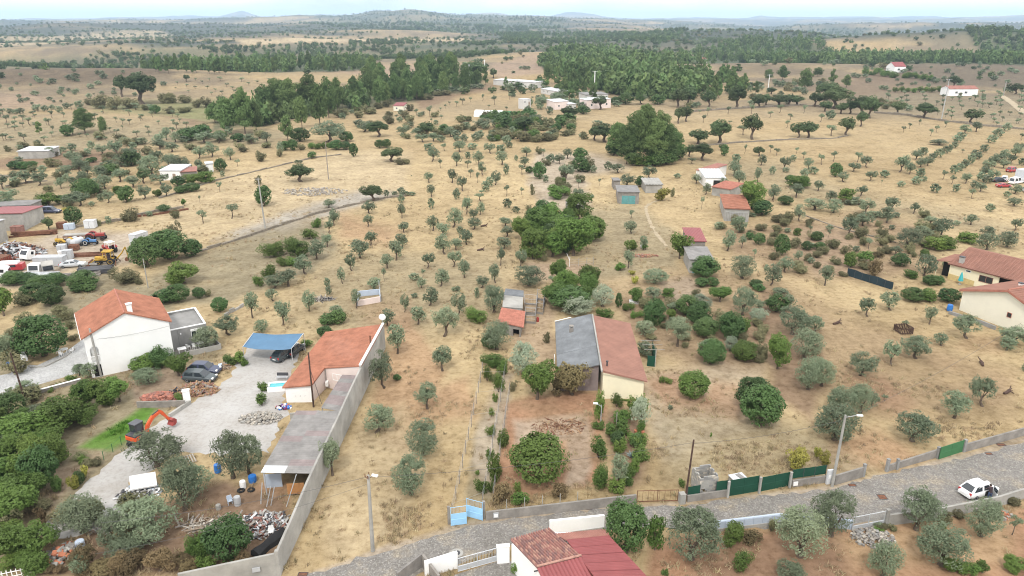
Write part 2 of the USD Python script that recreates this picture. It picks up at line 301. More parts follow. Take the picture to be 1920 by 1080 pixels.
M['bright_leaf'] = leafmat('bright_leaf', (.105, .165, .036), (.25, .315, .08), .55)
M['yellow_leaf'] = leafmat('yellow_leaf', (0.283, 0.271, 0.059), (0.448, 0.413, 0.106), .6)
M['oak_leaf'] = leafmat('oak_leaf', (.085, .12, .05), (.21, .26, .115), .6)
M['pine_leaf'] = leafmat('pine_leaf', (.10, .15, .05), (.25, .32, .115), .65, .1)
M['shrub_leaf'] = leafmat('shrub_leaf', (.18, .175, .09), (.35, .325, .175), .7)
M['rusty_leaf'] = leafmat('rusty_leaf', (.17, .13, .065), (.31, .26, .13), .7)
M['silver_leaf'] = leafmat('silver_leaf', (.26, .30, .21), (.50, .54, .41), .5)
M['bark'] = mat('bark', (.115, .088, .066), .9, noise=3.0, amt=.4)
M['bark_grey'] = mat('bark_grey', (.15, .125, .10), .9, noise=4.0, amt=.4)

def tube(pts, radii, n=6):
    """A tapering tube along points."""
    pts = np.asarray(pts, float); V, Fc = [], []
    for k, (p, r) in enumerate(zip(pts, radii)):
        d = pts[min(k + 1, len(pts) - 1)] - pts[max(k - 1, 0)]; d /= np.linalg.norm(d) + 1e-9
        a = np.cross(d, [0, 0, 1.0] if abs(d[2]) < .9 else [1.0, 0, 0]); a /= np.linalg.norm(a); b = np.cross(d, a)
        t = np.arange(n) * 2 * math.pi / n
        V.append(p + r * (np.cos(t)[:, None] * a + np.sin(t)[:, None] * b))
    V = np.vstack(V)
    for k in range(len(pts) - 1):
        for j in range(n):
            q = (j + 1) % n
            Fc += [(k * n + j, k * n + q, (k + 1) * n + q), (k * n + j, (k + 1) * n + q, (k + 1) * n + j)]
    m = len(V); V = np.vstack([V, pts[:1], pts[-1:]])
    for j in range(n):
        q = (j + 1) % n; Fc += [(m, q, j), (m + 1, (len(pts) - 1) * n + j, (len(pts) - 1) * n + q)]
    Fc = np.array(Fc); return trimesh.Trimesh(V, Fc[:, ::-1], process=False)
def join(ms): return trimesh.util.concatenate([m for m in ms if m is not None and len(m.faces)])
def cards(P, N, size, aspect, rng, jit=.7):
    """Leaf sprays: small bent quads at P turned about N."""
    n = len(P); nn = N + rng.normal(0, jit, (n, 3)); nn /= np.linalg.norm(nn, axis=1, keepdims=True) + 1e-9
    t = np.cross(nn, rng.normal(0, 1, (n, 3))); t /= np.linalg.norm(t, axis=1, keepdims=True) + 1e-9; b = np.cross(nn, t)
    s = (size * rng.uniform(.6, 1.35, n))[:, None]; w = s * aspect
    fold = nn * s * rng.uniform(-.15, .3, (n, 1))
    V = np.stack([P - t * s, P + b * w + fold, P + t * s, P - b * w + fold], 1).reshape(-1, 3)
    i = np.arange(n)[:, None] * 4
    return trimesh.Trimesh(V, np.vstack([i + [0, 1, 2], i + [0, 2, 3]]), process=False)
def crown(blobs, n, size, aspect, seed, fill=.25, jit=.7, ragged=.22, up=.5, gap=.33):
    """Leaf sprays over a set of ellipsoids (centre, radii), gaps left where noise is low."""
    rng = np.random.default_rng(seed); B = [(np.array(c, float), np.array(r, float)) for c, r in blobs]
    area = np.array([r[0] * r[1] + r[0] * r[2] + r[1] * r[2] for _, r in B]); cnt = rng.multinomial(int(n * 1.9), area / area.sum())
    P, N = [], []
    for (c, r), k in zip(B, cnt):
        d = rng.normal(0, 1, (k, 3)); d /= np.linalg.norm(d, axis=1, keepdims=True)
        q = np.where(rng.random(k) < fill, rng.uniform(.35, .85, k), rng.normal(.97, .07, k)) + ragged * (meshkit.noise((d * 2.3 + c * 9 + seed)) - .5) * 2
        p = c + d * r * q[:, None]; P.append(p); N.append(d)
    P, N = np.vstack(P), np.vstack(N)
    deep = np.zeros(len(P))
    for c, r in B: deep = np.maximum(deep, 1 - np.linalg.norm((P - c) / r, axis=1))
    keep = (deep < .62) & (meshkit.noise(P * 6.5 + seed) > gap)
    o = rng.permutation(np.nonzero(keep)[0])[:n]; P, N = P[o], N[o]
    return cards(P, N + np.array([0, 0, up]), size, aspect, rng, jit)
def limbs(base, tops, r0, seed, lean=(0, 0), bend=.05, fork=.5):
    """A trunk from the foot to a fork, and one limb to each top."""
    rng = np.random.default_rng(seed); f = np.array([lean[0], lean[1], base])
    mid = f * .5 + np.array([*(rng.uniform(-bend, bend, 2)), 0])
    ms = [tube([[0, 0, -.03], [0, 0, .02], mid, f], [r0 * 1.7, r0 * 1.25, r0, r0 * .8], 7)]
    for t in tops:
        t = np.array(t, float); m = f * .55 + t * .45 + np.array([*(rng.uniform(-.04, .04, 2)), .02])
        ms.append(tube([f - [0, 0, .01], m, t], [r0 * .62, r0 * .4, r0 * .15], 5))
    return join(ms)
def proto_olive(seed, n, size, low=False):
    rng = np.random.default_rng(seed); lean = rng.uniform(-.07, .07, 2); k = rng.integers(5, 8); bl, tops = [], []
    for j in range(k):
        a = j * 2 * math.pi / k + rng.uniform(-.4, .4); rad = rng.uniform(.16, .29)
        c = (lean[0] + rad * math.cos(a), lean[1] + rad * math.sin(a), rng.uniform(.46, .72)); tops.append(c)
        bl.append((c, (rng.uniform(.15, .23), rng.uniform(.15, .23), rng.uniform(.17, .25))))
    bl.append(((lean[0], lean[1], rng.uniform(.70, .77)), (.22, .22, .23)))
    return crown(bl, int(n * .8), size, .42, seed, fill=.2, ragged=.46, gap=.42), limbs(.27, tops[:5], .042, seed, lean, .05), 'olive_leaf'
def proto_olive_round(seed, n, size, low=False):
    rng = np.random.default_rng(seed); bl = [((0, 0, .5), (.36, .36, .38))]
    for j in range(11):
        a = rng.uniform(0, 6.28); e = rng.uniform(-.55, 1.3); rad = .27 * math.cos(e)
        bl.append(((rad * math.cos(a), rad * math.sin(a), .5 + .28 * math.sin(e)), (rng.uniform(.15, .23),) * 2 + (rng.uniform(.15, .22),)))
    tops = [(.15 * math.cos(a), .15 * math.sin(a), .5) for a in (0.3, 1.7, 3.1, 4.8)]
    return crown(bl, n, size, .36, seed, fill=.12, ragged=.36, jit=.8, gap=.38), limbs(.14, tops, .05, seed), 'olive_leaf'
def proto_dense(seed, n, size, low=False):
    rng = np.random.default_rng(seed); bl = [((0, 0, .5), (.40, .40, .42))]
    for j in range(13):
        a = rng.uniform(0, 6.28); e = rng.uniform(-.5, 1.4); rad = .29 * math.cos(e)
        bl.append(((rad * math.cos(a), rad * math.sin(a), .48 + .32 * math.sin(e)), (rng.uniform(.14, .20),) * 2 + (rng.uniform(.12, .18),)))
    return crown(bl, n, size, .62, seed, fill=.08, ragged=.18, jit=.5), limbs(.16, [(.1, 0, .5), (-.1, .05, .5), (0, -.1, .5)], .045, seed), 'dense_leaf'
def proto_leafy(seed, n, size, low=False):
    rng = np.random.default_rng(seed); bl = []
    for j in range(9):
        a = rng.uniform(0, 6.28); rad = rng.uniform(.08, .30)
        bl.append(((rad * math.cos(a), rad * math.sin(a), rng.uniform(.24, .74)), (rng.uniform(.16, .25),) * 2 + (rng.uniform(.17, .25),)))
    tops = [b[0] for b in bl[:5]]
    return crown(bl, n, size, .6, seed, fill=.2, ragged=.35), limbs(.2, tops, .035, seed), 'bright_leaf'
def proto_oak(seed, n, size, low=False):
    rng = np.random.default_rng(seed); bl, tops = [], []
    for j in range(9):
        a = j * .7 + rng.uniform(-.3, .3); rad = rng.uniform(.14, .34)
        c = (rad * math.cos(a), rad * math.sin(a), rng.uniform(.5, .76)); tops.append(c)
        bl.append((c, (rng.uniform(.13, .21),) * 2 + (rng.uniform(.12, .2),)))
    bl.append(((0, 0, .78), (.22, .22, .2)))
    return crown(bl, n, size, .55, seed, fill=.2, ragged=.3), limbs(.3, tops[:6], .05, seed), 'oak_leaf'
def proto_pine(seed, n, size, low=False):
    rng = np.random.default_rng(seed); bl, tops = [], []
    k = 6 if low else 15
    for j in range(k):
        z = .26 + .62 * (j / (k - 1)); rad = .36 * math.sqrt(max(.05, 1 - ((z - .46) / .53) ** 2)) * rng.uniform(.75, 1.1)
        a = j * 2.4 + rng.uniform(-.5, .5); c = (rad * .62 * math.cos(a), rad * .62 * math.sin(a), z); tops.append(c)
        bl.append((c, (max(.08, rad * .55),) * 2 + (.07 + .05 * rng.random(),)))
    bl.append(((0, 0, .9), (.12, .12, .09)))
    tr = join([tube([[0, 0, -.02], [0, 0, .45], [0, 0, .8]], [.022, .015, .004], 6)] + [tube([[0, 0, t[2] - .05], t], [.008, .003], 4) for t in tops[:8]])
    return crown(bl, n, size, .4, seed, fill=.25, ragged=.4, up=.1), tr, 'pine_leaf'
def proto_shrub(seed, n, size, low=False):
    rng = np.random.default_rng(seed); bl = []
    for j in range(7):
        a = rng.uniform(0, 6.28); rad = rng.uniform(.05, .3)
        bl.append(((rad * math.cos(a), rad * math.sin(a), rng.uniform(.25, .62)), (rng.uniform(.14, .25),) * 2 + (rng.uniform(.2, .36),)))
    return crown(bl, n, size, .45, seed, fill=.3, ragged=.4), join([tube([[0, 0, -.02], [.2 * math.cos(a), .2 * math.sin(a), .55]], [.018, .006], 4) for a in np.arange(5) * 1.26 + seed]), 'shrub_leaf'
def proto_sapling(seed, n, size, low=False):
    rng = np.random.default_rng(seed); bl = []; lean = rng.uniform(-.1, .1, 2)
    for j in range(5):
        a = j * 1.26 + rng.uniform(-.4, .4); rad = rng.uniform(.1, .27)
        bl.append(((lean[0] + rad * math.cos(a), lean[1] + rad * math.sin(a), rng.uniform(.58, .84)), (rng.uniform(.13, .2),) * 2 + (rng.uniform(.09, .14),)))
    return crown(bl, n, size, .4, seed, fill=.35, ragged=.5), limbs(.45, [b[0] for b in bl], .03, seed, lean, .06), 'olive_leaf'
KINDS = {  # code: (name, category, builder, variants, leaf material or None, is it a bush whose skirt reaches the ground)
 'o': ('olive_tree', 'olive tree', proto_olive, 6, None, False), 'O': ('olive_tree', 'olive tree', proto_olive_round, 4, None, True),
 'S': ('olive_tree', 'olive tree', proto_olive_round, 2, 'silver_leaf', True),
 'd': ('evergreen_tree', 'tree', proto_dense, 4, None, True), 'g': ('leafy_tree', 'tree', proto_leafy, 4, None, True), 'y': ('yellowing_tree', 'tree', proto_leafy, 2, 'yellow_leaf', True),
 'e': ('citrus_tree', 'tree', proto_dense, 3, 'bright_leaf', True),
 'k': ('oak_tree', 'oak tree', proto_oak, 4, None, False), 'p': ('pine_tree', 'pine tree', proto_pine, 5, None, False), 'b': ('shrub', 'shrub', proto_shrub, 3, None, True),
 'r': ('russet_shrub', 'shrub', proto_leafy, 2, 'rusty_leaf', True), 's': ('young_olive_tree', 'olive tree', proto_sapling, 4, None, False), 'D': ('dark_bush', 'bush', proto_shrub, 2, 'dense_leaf', True),
 'G': ('leafy_bush', 'bush', proto_shrub, 3, 'bright_leaf', True)}
for name in ('olive_tree', 'evergreen_tree'): pass
PROTO = {}
def proto(code, var, lo):
    key = (code, var, lo)
    if key not in PROTO:
        name, cat, fn, nv, leaf, bush = KINDS[code]
        n, size = {0: (5200, .026), 1: (1500, .046), 2: (420, .085)}[lo]
        if code in 'dge': n, size = int(n * 1.15), size * 1.0
        if code == 's': n = int(n * .4)
        if code == 'p': n = int(n * 1.3)
        cr, tr, lf = fn(1000 + 37 * var + 501 * (ord(code) % 23), n, size, lo == 2)
        path = f'/World/class_{name}_{ord(code)}_{var}_{lo}'
        stage.CreateClassPrim(path)
        m = usdkit.mesh(stage, path + '/crown', cr, M[leaf or lf]); m.CreateDoubleSidedAttr(True)
        usdkit.mesh(stage, path + '/trunk', tr, M['bark'], smooth=True)
        PROTO[key] = path
    return PROTO[key]
TREES = []      # (code, ground point, width, height, lod)
trng = random.Random(5)
def solve_size(p, wpx, hpx, bush):
    Z = depth_of(p); d = math.asin(min(1, max(0, (CAM_H - p[2]) / math.dist(p, (0, 0, CAM_H)))))
    w, hp = wpx * Z / FPX, hpx * Z / FPX
    a = w / 2
    if bush:
        b2 = (hp / 2) ** 2 - (a * math.sin(d)) ** 2 * .7
        h = 2 * math.sqrt(max(b2, (hp * .28) ** 2)) / math.cos(d)
    else:
        h = hp / math.cos(d)
        for _ in range(12): h *= hp / (.66 * h * math.cos(d) + math.hypot(.34 * h * math.cos(d), a * math.sin(d) * .8))
        h = max(h, .45 * hp)
    return w, h, d, Z
def T(ox, oy, s, code, spots):
    """Trees read off the photograph: (x of the stem, y of the foot, crown width, height) in a view of scale s whose corner is (ox, oy)."""
    bush = KINDS[code][5]; more = []
    for x, y, wp, hp in spots:
        n = int(round(wp / (hp * 1.15))) if bush and wp > 1.6 * hp else 1
        more += [(x + wp * ((k + .5) / n - .5) * .82 + trng.uniform(-.04, .04) * wp, y + (trng.uniform(-.25, .1) * hp if n > 1 else 0), wp / n * trng.uniform(1.1, 1.45), hp * trng.uniform(.8, 1.1)) if n > 1 else (x, y, wp, hp) for k in range(n)]
    for x, y, wp, hp in more:
        u, v, wp, hp = ox + x / s, oy + y / s, wp / s, hp / s
        p = at(u, v)
        if bush:
            w, h, d, Z = solve_size(p, wp, hp, True)
            p = at(u, v - .5 * wp * math.sin(d) * .62)
        w, h, d, Z = solve_size(p, wp, hp, bush)
        TREES.append([code, p, w * 1.1, h * 1.0, 0 if wp > 42 else (1 if wp > 17 else 2)])
def wood(code, poly, n, hpx, seed, ratio=.55, lod=None, sort=True):
    """n trees spread over an outline of the photograph, at least a crown apart."""
    rng = np.random.default_rng(seed); pts, P = [], np.asarray(poly, float); lo, hi = P.min(0), P.max(0)
    for _ in range(n * 30):
        if len(pts) >= n: break
        u, v = rng.uniform(lo[0], hi[0]), rng.uniform(lo[1], hi[1])
        if inside(np.array([u]), np.array([v]), poly)[0] > 0:
            p = at(u, v)
            if all(math.dist(p[:2], q[:2]) > 2.6 for q in pts[-60:]):
                pts.append(p); hh = hpx * rng.uniform(.7, 1.2) if np.isscalar(hpx) else rng.uniform(*hpx)
                w, h, d, Z = solve_size(p, hh * ratio * rng.uniform(.8, 1.25), hh, KINDS[code][5])
                TREES.append([code, p, w, h, lod if lod is not None else (1 if hh > 34 else 2)])
# ---- far fields and hamlet (upper strip of the view)
T(0, 0, 3, 'k', [(800, 585, 200, 170), (690, 545, 100, 120), (1050, 460, 40, 40)])
T(0, 0, 3, 'b', [(650, 612, 260, 90), (980, 595, 210, 70), (530, 600, 110, 45), (1140, 602, 110, 60), (425, 527, 50, 25), (1010, 640, 180, 45), (830, 620, 90, 40), (90, 640, 110, 34), (150, 570, 40, 20), (1340, 600, 60, 40)])
T(0, 0, 3, 'p', [(480, 750, 130, 140), (585, 755, 60, 100), (225, 755, 46, 70), (1210, 690, 110, 110), (1290, 752, 125, 200), (1380, 752, 150, 250), (1445, 742, 95, 170), (1500, 662, 110, 180), (1560, 645, 130, 200), (1640, 652, 160, 205), (1700, 722, 95, 175), (1745, 642, 140, 220), (1800, 702, 120, 220), (1850, 662, 110, 220), (1900, 622, 90, 180), (1620, 792, 90, 140), (1250, 640, 70, 90), (1330, 640, 80, 110), (1470, 600, 80, 110), (1590, 585, 90, 130)])
T(0, 0, 3, 'd', [(380, 768, 75, 66), (1100, 790, 190, 85), (1690, 800, 110, 80), (1340, 800, 80, 50), (1240, 795, 90, 60), (875, 640, 60, 50)])
T(0, 0, 3, 'o', [(1840, 800, 200, 120), (700, 812, 85, 42), (800, 812, 80, 42), (900, 806, 85, 55), (985, 803, 62, 62), (1160, 805, 120, 65), (200, 622, 46, 28), (255, 626, 46, 36), (295, 617, 36, 30), (335, 636, 46, 42), (375, 612, 42, 36), (450, 606, 60, 42), (1040, 805, 60, 45), (1420, 810, 90, 60), (1500, 800, 70, 60)])
T(0, 0, 3, 's', [(35, 690, 50, 45), (85, 682, 40, 30), (130, 682, 46, 42), (170, 705, 56, 52), (45, 718, 40, 28), (85, 735, 40, 32), (265, 705, 30, 46), (295, 665, 36, 50), (300, 745, 26, 40), (360, 662, 30, 34), (355, 698, 30, 24), (195, 660, 30, 20), (575, 640, 16, 16), (692, 628, 18, 16), (655, 690, 26, 36), (690, 730, 18, 28), (730, 700, 34, 34), (790, 680, 28, 28), (835, 735, 36, 30), (620, 740, 26, 30), (655, 760, 40, 36), (543, 780, 30, 34), (600, 790, 30, 26), (490, 775, 26, 26), (250, 795, 50, 30), (120, 770, 34, 28), (60, 790, 40, 26), (450, 770, 30, 24), (860, 660, 36, 40), (890, 700, 30, 24), (20, 790, 40, 40), (530, 540, 16, 18), (760, 620, 30, 24)])
T(0, 0, 3, 's', [(1000, 475, 24, 20), (1050, 490, 24, 20), (1100, 500, 24, 20), (1140, 470, 24, 20), (1170, 500, 26, 20), (1210, 515, 26, 20), (1250, 530, 26, 22), (1275, 490, 30, 24), (1310, 505, 30, 22), (1240, 455, 40, 26), (1325, 525, 26, 22), (1400, 480, 30, 20), (1450, 470, 30, 20), (1180, 455, 22, 18), (1100, 455, 20, 18), (1060, 520, 18, 16), (990, 500, 14, 12), (1190, 535, 24, 20), (1360, 460, 40, 26), (1520, 460, 40, 22), (1600, 470, 30, 20)])
T(640, 0, 3, 'k', [(745, 442, 180, 100), (855, 440, 50, 55), (1455, 618, 95, 80), (1280, 672, 110, 75), (210, 770, 130, 90), (480, 770, 110, 85), (1030, 735, 130, 80), (1480, 800, 150, 105), (1425, 790, 90, 80), (1890, 605, 110, 105), (1895, 695, 70, 90)])
T(640, 0, 3, 'd', [(815, 670, 80, 35), (910, 690, 70, 60), (985, 660, 70, 40), (1035, 660, 60, 40), (1100, 720, 120, 50), (1280, 525, 70, 55), (1360, 645, 80, 50), (1115, 490, 70, 50), (1210, 745, 60, 50), (690, 680, 90, 30), (580, 760, 70, 60), (1600, 590, 90, 70), (1540, 590, 70, 45), (1780, 590, 90, 60), (30, 800, 80, 60), (1840, 520, 120, 60), (1515, 525, 60, 25)])
T(640, 0, 3, 'o', [(360, 760, 90, 60), (430, 770, 90, 55), (560, 800, 60, 45), (620, 770, 80, 60), (690, 800, 50, 50), (460, 800, 80, 50), (800, 720, 110, 60), (870, 715, 60, 50), (1120, 610, 80, 70), (1170, 645, 50, 50), (1205, 570, 90, 50), (1260, 590, 60, 40), (1310, 590, 70, 40), (1350, 600, 70, 50), (1075, 660, 60, 45), (1100, 690, 70, 50), (1550, 600, 60, 40), (1690, 585, 80, 60), (1440, 705, 70, 30), (130, 740, 110, 60), (100, 710, 70, 40), (780, 780, 60, 50), (840, 790, 60, 40), (670, 830, 60, 40)])
T(640, 0, 3, 'b', [(900, 790, 140, 70), (1010, 800, 120, 80), (1140, 800, 140, 60), (1190, 790, 80, 40), (460, 560, 120, 40), (560, 540, 110, 40), (650, 520, 120, 36), (750, 505, 120, 32), (240, 610, 120, 50), (330, 690, 40, 36), (250, 680, 40, 30), (1350, 775, 36, 26), (460, 650, 34, 24), (1030, 395, 70, 22), (70, 645, 50, 24), (20, 650, 60, 50)])
T(640, 0, 3, 'G', [(1080, 790, 110, 70), (1460, 570, 60, 30), (1150, 480, 50, 36), (860, 800, 70, 40)])
T(640, 0, 3, 's', [(500, 660, 45, 70), (650, 600, 30, 36), (685, 590, 40, 40), (725, 575, 20, 30), (795, 570, 22, 46), (860, 590, 40, 55), (945, 560, 26, 40), (1003, 520, 12, 30), (585, 610, 20, 24), (560, 625, 20, 24), (420, 650, 36, 40), (370, 685, 30, 36), (610, 590, 20, 20), (830, 610, 20, 24), (930, 625, 26, 30), (505, 690, 20, 26), (1075, 560, 18, 20), (560, 670, 30, 26), (310, 670, 24, 30)])
T(640, 0, 3, 'p', [(925, 490, 36, 56), (700, 490, 50, 90), (760, 490, 55, 95), (810, 480, 45, 100), (1200, 470, 45, 90), (1160, 470, 60, 110), (1680, 590, 60, 130), (1650, 520, 60, 60)])
# the dark clump of pines above the sheds
T(960, 270, 4, 'p', [(790, 90, 190, 250), (860, 150, 190, 300), (985, 150, 210, 430), (1070, 160, 210, 340), (1140, 150, 200, 300), (1210, 130, 170, 230), (920, 60, 220, 300), (1100, 50, 210, 290), (1000, 40, 220, 330), (900, 160, 180, 200), (1180, 60, 160, 200)])
T(960, 270, 4, 'd', [(1080, 172, 150, 110), (1160, 160, 160, 120), (1250, 120, 110, 110), (760, 90, 130, 110)])
T(960, 270, 4, 'g', [(930, 168, 130, 90), (1020, 172, 140, 90)])
T(1280, 0, 3, 'k', [(205, 808, 155, 135), (85, 810, 125, 85), (390, 785, 125, 140), (650, 775, 90, 85), (705, 775, 115, 90), (920, 765, 110, 105), (1000, 712, 70, 85), (1050, 665, 115, 125), (20, 685, 80, 90), (805, 565, 150, 105), (850, 610, 190, 120), (800, 628, 80, 62), (1000, 645, 150, 105), (745, 600, 90, 80), (1205, 640, 90, 72), (1360, 665, 130, 85), (1620, 692, 110, 78), (1525, 490, 85, 62), (500, 530, 60, 40), (425, 605, 95, 75), (540, 598, 140, 65), (640, 592, 110, 55), (300, 612, 130, 130), (145, 602, 90, 90), (30, 600, 100, 120), (940, 640, 90, 70), (890, 640, 90, 60), (1870, 530, 90, 60), (600, 590, 90, 60), (470, 590, 80, 60), (420, 500, 90, 40)])
T(1280, 0, 3, 'p', [(685, 508, 95, 120), (920, 492, 62, 70), (840, 475, 50, 85), (560, 450, 70, 80), (330, 490, 60, 60), (760, 430, 70, 50), (480, 450, 60, 60)])
T(1280, 0, 3, 's', [(115, 690, 36, 46), (255, 642, 34, 46), (390, 640, 40, 58), (545, 635, 44, 54), (680, 638, 36, 54), (490, 662, 36, 42), (605, 675, 40, 38), (775, 685, 42, 50), (585, 720, 30, 50), (1240, 745, 32, 38), (1275, 725, 30, 36), (1330, 705, 20, 38), (1395, 766, 32, 44), (1425, 746, 30, 42), (1475, 717, 36, 42), (1905, 790, 30, 46), (95, 640, 20, 24), (140, 650, 30, 50), (340, 760, 70, 60), (835, 765, 72, 66), (265, 700, 30, 24)])
T(1280, 0, 3, 'o', [(830, 672, 62, 56), (1590, 752, 72, 52), (1650, 742, 64, 62), (1735, 805, 60, 50), (1770, 772, 62, 54), (1820, 737, 52, 50), (1560, 785, 62, 44), (1450, 815, 110, 34), (1540, 800, 60, 40)])
for cx, rows in ((1150, (535, 560, 590, 615)), (1250, (540, 560, 585, 610)), (1355, (540, 560, 580, 605)), (1455, (560, 585, 610)), (1513, (625, 650, 672)), (1562, (535, 552, 570, 590, 618)), (1675, (535, 555, 580, 605, 640)), (1778, (540, 560, 585, 612, 650)), (1755, (665, 690, 712)), (1895, (535, 560, 590, 625, 660, 695))):
    T(1280, 0, 3, 's', [(cx + 10 * math.sin(y), y, 32, 32) for y in rows])
T(1280, 0, 3, 'b', [(1150, 615, 60, 40), (1180, 600, 60, 40), (1120, 600, 60, 60), (1270, 625, 50, 36), (660, 520, 90, 30), (560, 495, 110, 36), (970, 440, 60, 30), (630, 520, 40, 26), (1130, 510, 60, 30), (1830, 520, 70, 36), (380, 500, 40, 40)])
T(1280, 0, 3, 'G', [(1230, 520, 110, 30), (1330, 522, 110, 32), (1420, 525, 90, 32), (1060, 420, 120, 36), (1160, 440, 110, 40), (1280, 450, 120, 40), (1370, 455, 90, 40)])
# ---- left middle ground
T(0, 270, 4, 'o', [(195, 297, 115, 110), (590, 218, 105, 105), (545, 150, 130, 100), (760, 80, 110, 80), (440, 78, 66, 48), (540, 50, 80, 60), (1330, 200, 170, 115), (1490, 110, 105, 95), (1590, 100, 115, 110), (1510, 218, 72, 66), (740, 255, 125, 95), (900, 285, 125, 105), (790, 335, 135, 115), (590, 352, 85, 55), (1000, 325, 125, 95), (1080, 415, 115, 110), (1245, 395, 95, 105), (810, 442, 95, 98), (600, 465, 145, 115), (45, 522, 175, 125), (90, 432, 145, 105), (25, 340, 110, 115), (1215, 305, 140, 85), (1000, 40, 70, 60), (870, 40, 80, 50), (1290, 60, 120, 80), (1200, 40, 130, 80)])
T(0, 270, 4, 'O', [(1140, 245, 160, 165), (1400, 200, 80, 60), (660, 90, 60, 60)])
T(0, 270, 4, 'd', [(685, 142, 95, 42), (990, 172, 145, 125), (1660, 212, 95, 105), (830, 238, 125, 90), (650, 412, 185, 155), (950, 444, 125, 135), (480, 467, 135, 75), (245, 492, 92, 72), (1340, 325, 105, 85), (1400, 375, 180, 75), (560, 615, 125, 150), (1200, 935, 425, 240), (1440, 855, 160, 140), (630, 1095, 225, 140), (160, 1090, 260, 110), (360, 1100, 260, 110), (180, 200, 240, 70), (130, 500, 60, 60)])
T(0, 270, 4, 'g', [(370, 472, 155, 105), (1450, 315, 140, 90), (1550, 300, 130, 100), (1180, 398, 72, 62), (1385, 468, 48, 56), (1385, 1065, 245, 180), (880, 380, 70, 70), (190, 495, 70, 60)])
T(0, 270, 4, 'k', [(1080, 295, 105, 110), (370, 645, 95, 98), (1230, 515, 115, 66)])
T(0, 270, 4, 'b', [(470, 280, 90, 85), (1010, 585, 135, 130), (1325, 560, 90, 90), (930, 1065, 225, 135), (640, 268, 110, 60), (880, 115, 240, 60), (400, 180, 130, 90), (300, 40, 110, 60), (560, 195, 160, 40), (860, 170, 260, 40), (690, 470, 50, 40), (940, 590, 75, 75), (745, 617, 52, 66), (815, 605, 52, 66), (1310, 760, 130, 190), (1670, 250, 40, 50), (150, 45, 60, 40), (60, 60, 60, 60), (270, 520, 60, 40), (1040, 1060, 70, 60), (320, 210, 70, 50), (1120, 545, 60, 40)])
T(0, 270, 4, 's', [(1650, 360, 52, 82), (1780, 167, 48, 54), (1740, 560, 118, 120), (1525, 595, 98, 105), (1500, 440, 24, 60), (320, 260, 60, 70)])
T(0, 270, 4, 'y', [(490, 515, 70, 45), (870, 370, 70, 60)])
# ---- the orchard on the straw slope
T(480, 270, 4, 'k', [(335, 282, 215, 135), (875, 427, 175, 122), (1020, 132, 185, 108)])
T(480, 270, 4, 'd', [(735, 100, 62, 108), (640, 65, 155, 80), (250, 70, 150, 80), (420, 112, 68, 58), (60, 475, 130, 170), (960, 40, 130, 70)])
T(480, 270, 4, 'b', [(40, 138, 95, 95), (20, 308, 62, 90), (1095, 160, 130, 60), (335, 50, 80, 60), (1590, 115, 50, 60), (320, 150, 60, 30), (980, 400, 44, 60), (180, 100, 60, 80), (1110, 400, 200, 40)])
T(480, 270, 4, 'G', [(450, 632, 95, 85), (135, 862, 205, 140), (310, 858, 230, 165), (230, 935, 175, 85), (90, 1005, 145, 105), (20, 1075, 95, 95), (400, 725, 140, 85), (440, 40, 120, 50), (530, 40, 110, 50)])
T(480, 270, 4, 'o', [(1322, 132, 105, 115), (1505, 166, 85, 112), (1670, 157, 92, 112), (1845, 157, 105, 112), (1760, 72, 92, 82), (1700, 232, 72, 102), (1875, 232, 52, 92), (1298, 292, 82, 82), (1472, 292, 82, 112), (1550, 353, 85, 115), (1795, 307, 85, 112), (1720, 357, 72, 84), (1750, 322, 72, 82), (1315, 397, 74, 100), (1315, 488, 54, 92), (1505, 418, 62, 92), (1885, 482, 74, 82), (1580, 522, 85, 132), (1680, 532, 72, 102), (1625, 565, 84, 84), (1630, 642, 122, 95), (1328, 652, 98, 124), (1480, 625, 138, 150), (1530, 672, 62, 62), (1400, 690, 122, 105), (1415, 828, 132, 162), (1500, 795, 112, 95), (1580, 755, 112, 122), (1870, 615, 112, 74), (1880, 695, 112, 84), (1860, 785, 132, 95), (1833, 912, 74, 142), (1480, 922, 112, 132), (1565, 1002, 100, 145), (1285, 932, 104, 124), (1795, 1042, 92, 155), (1690, 1078, 115, 95), (1385, 1068, 124, 135), (1240, 1078, 84, 84), (1185, 1022, 92, 62), (880, 1078, 120, 84), (985, 932, 112, 115), (650, 1048, 66, 132), (535, 1078, 54, 84), (718, 952, 94, 145), (1052, 872, 124, 162), (1095, 785, 112, 122), (1110, 665, 95, 85), (782, 857, 164, 152), (860, 762, 104, 114), (1095, 557, 72, 122), (1090, 442, 60, 72), (1090, 372, 66, 52), (840, 622, 84, 98), (850, 522, 114, 105), (585, 612, 94, 132), (545, 476, 105, 66), (545, 667, 74, 104), (535, 772, 94, 104), (455, 862, 144, 155), (372, 976, 144, 155), (245, 1067, 164, 135), (130, 1085, 175, 110), (1530, 60, 100, 90), (1300, 50, 90, 60), (1620, 40, 90, 50), (1840, 60, 90, 60), (1900, 30, 60, 50), (190, 90, 60, 110)])
T(480, 270, 4, 's', [(1383, 182, 46, 72), (1415, 52, 54, 62), (1588, 182, 62, 62), (1610, 252, 52, 66), (1660, 292, 42, 92), (1685, 430, 100, 72), (1880, 392, 60, 92), (1250, 1002, 42, 72), (965, 1032, 44, 112), (1690, 380, 60, 40), (1490, 20, 20, 20), (1165, 245, 18, 14)])
T(480, 135, 4, 'o', [(1330, 520, 90, 70), (1500, 500, 80, 70), (1650, 520, 80, 70), (1780, 500, 80, 70), (1880, 540, 80, 70), (1420, 460, 80, 60), (1580, 430, 80, 60), (1720, 430, 80, 60)])
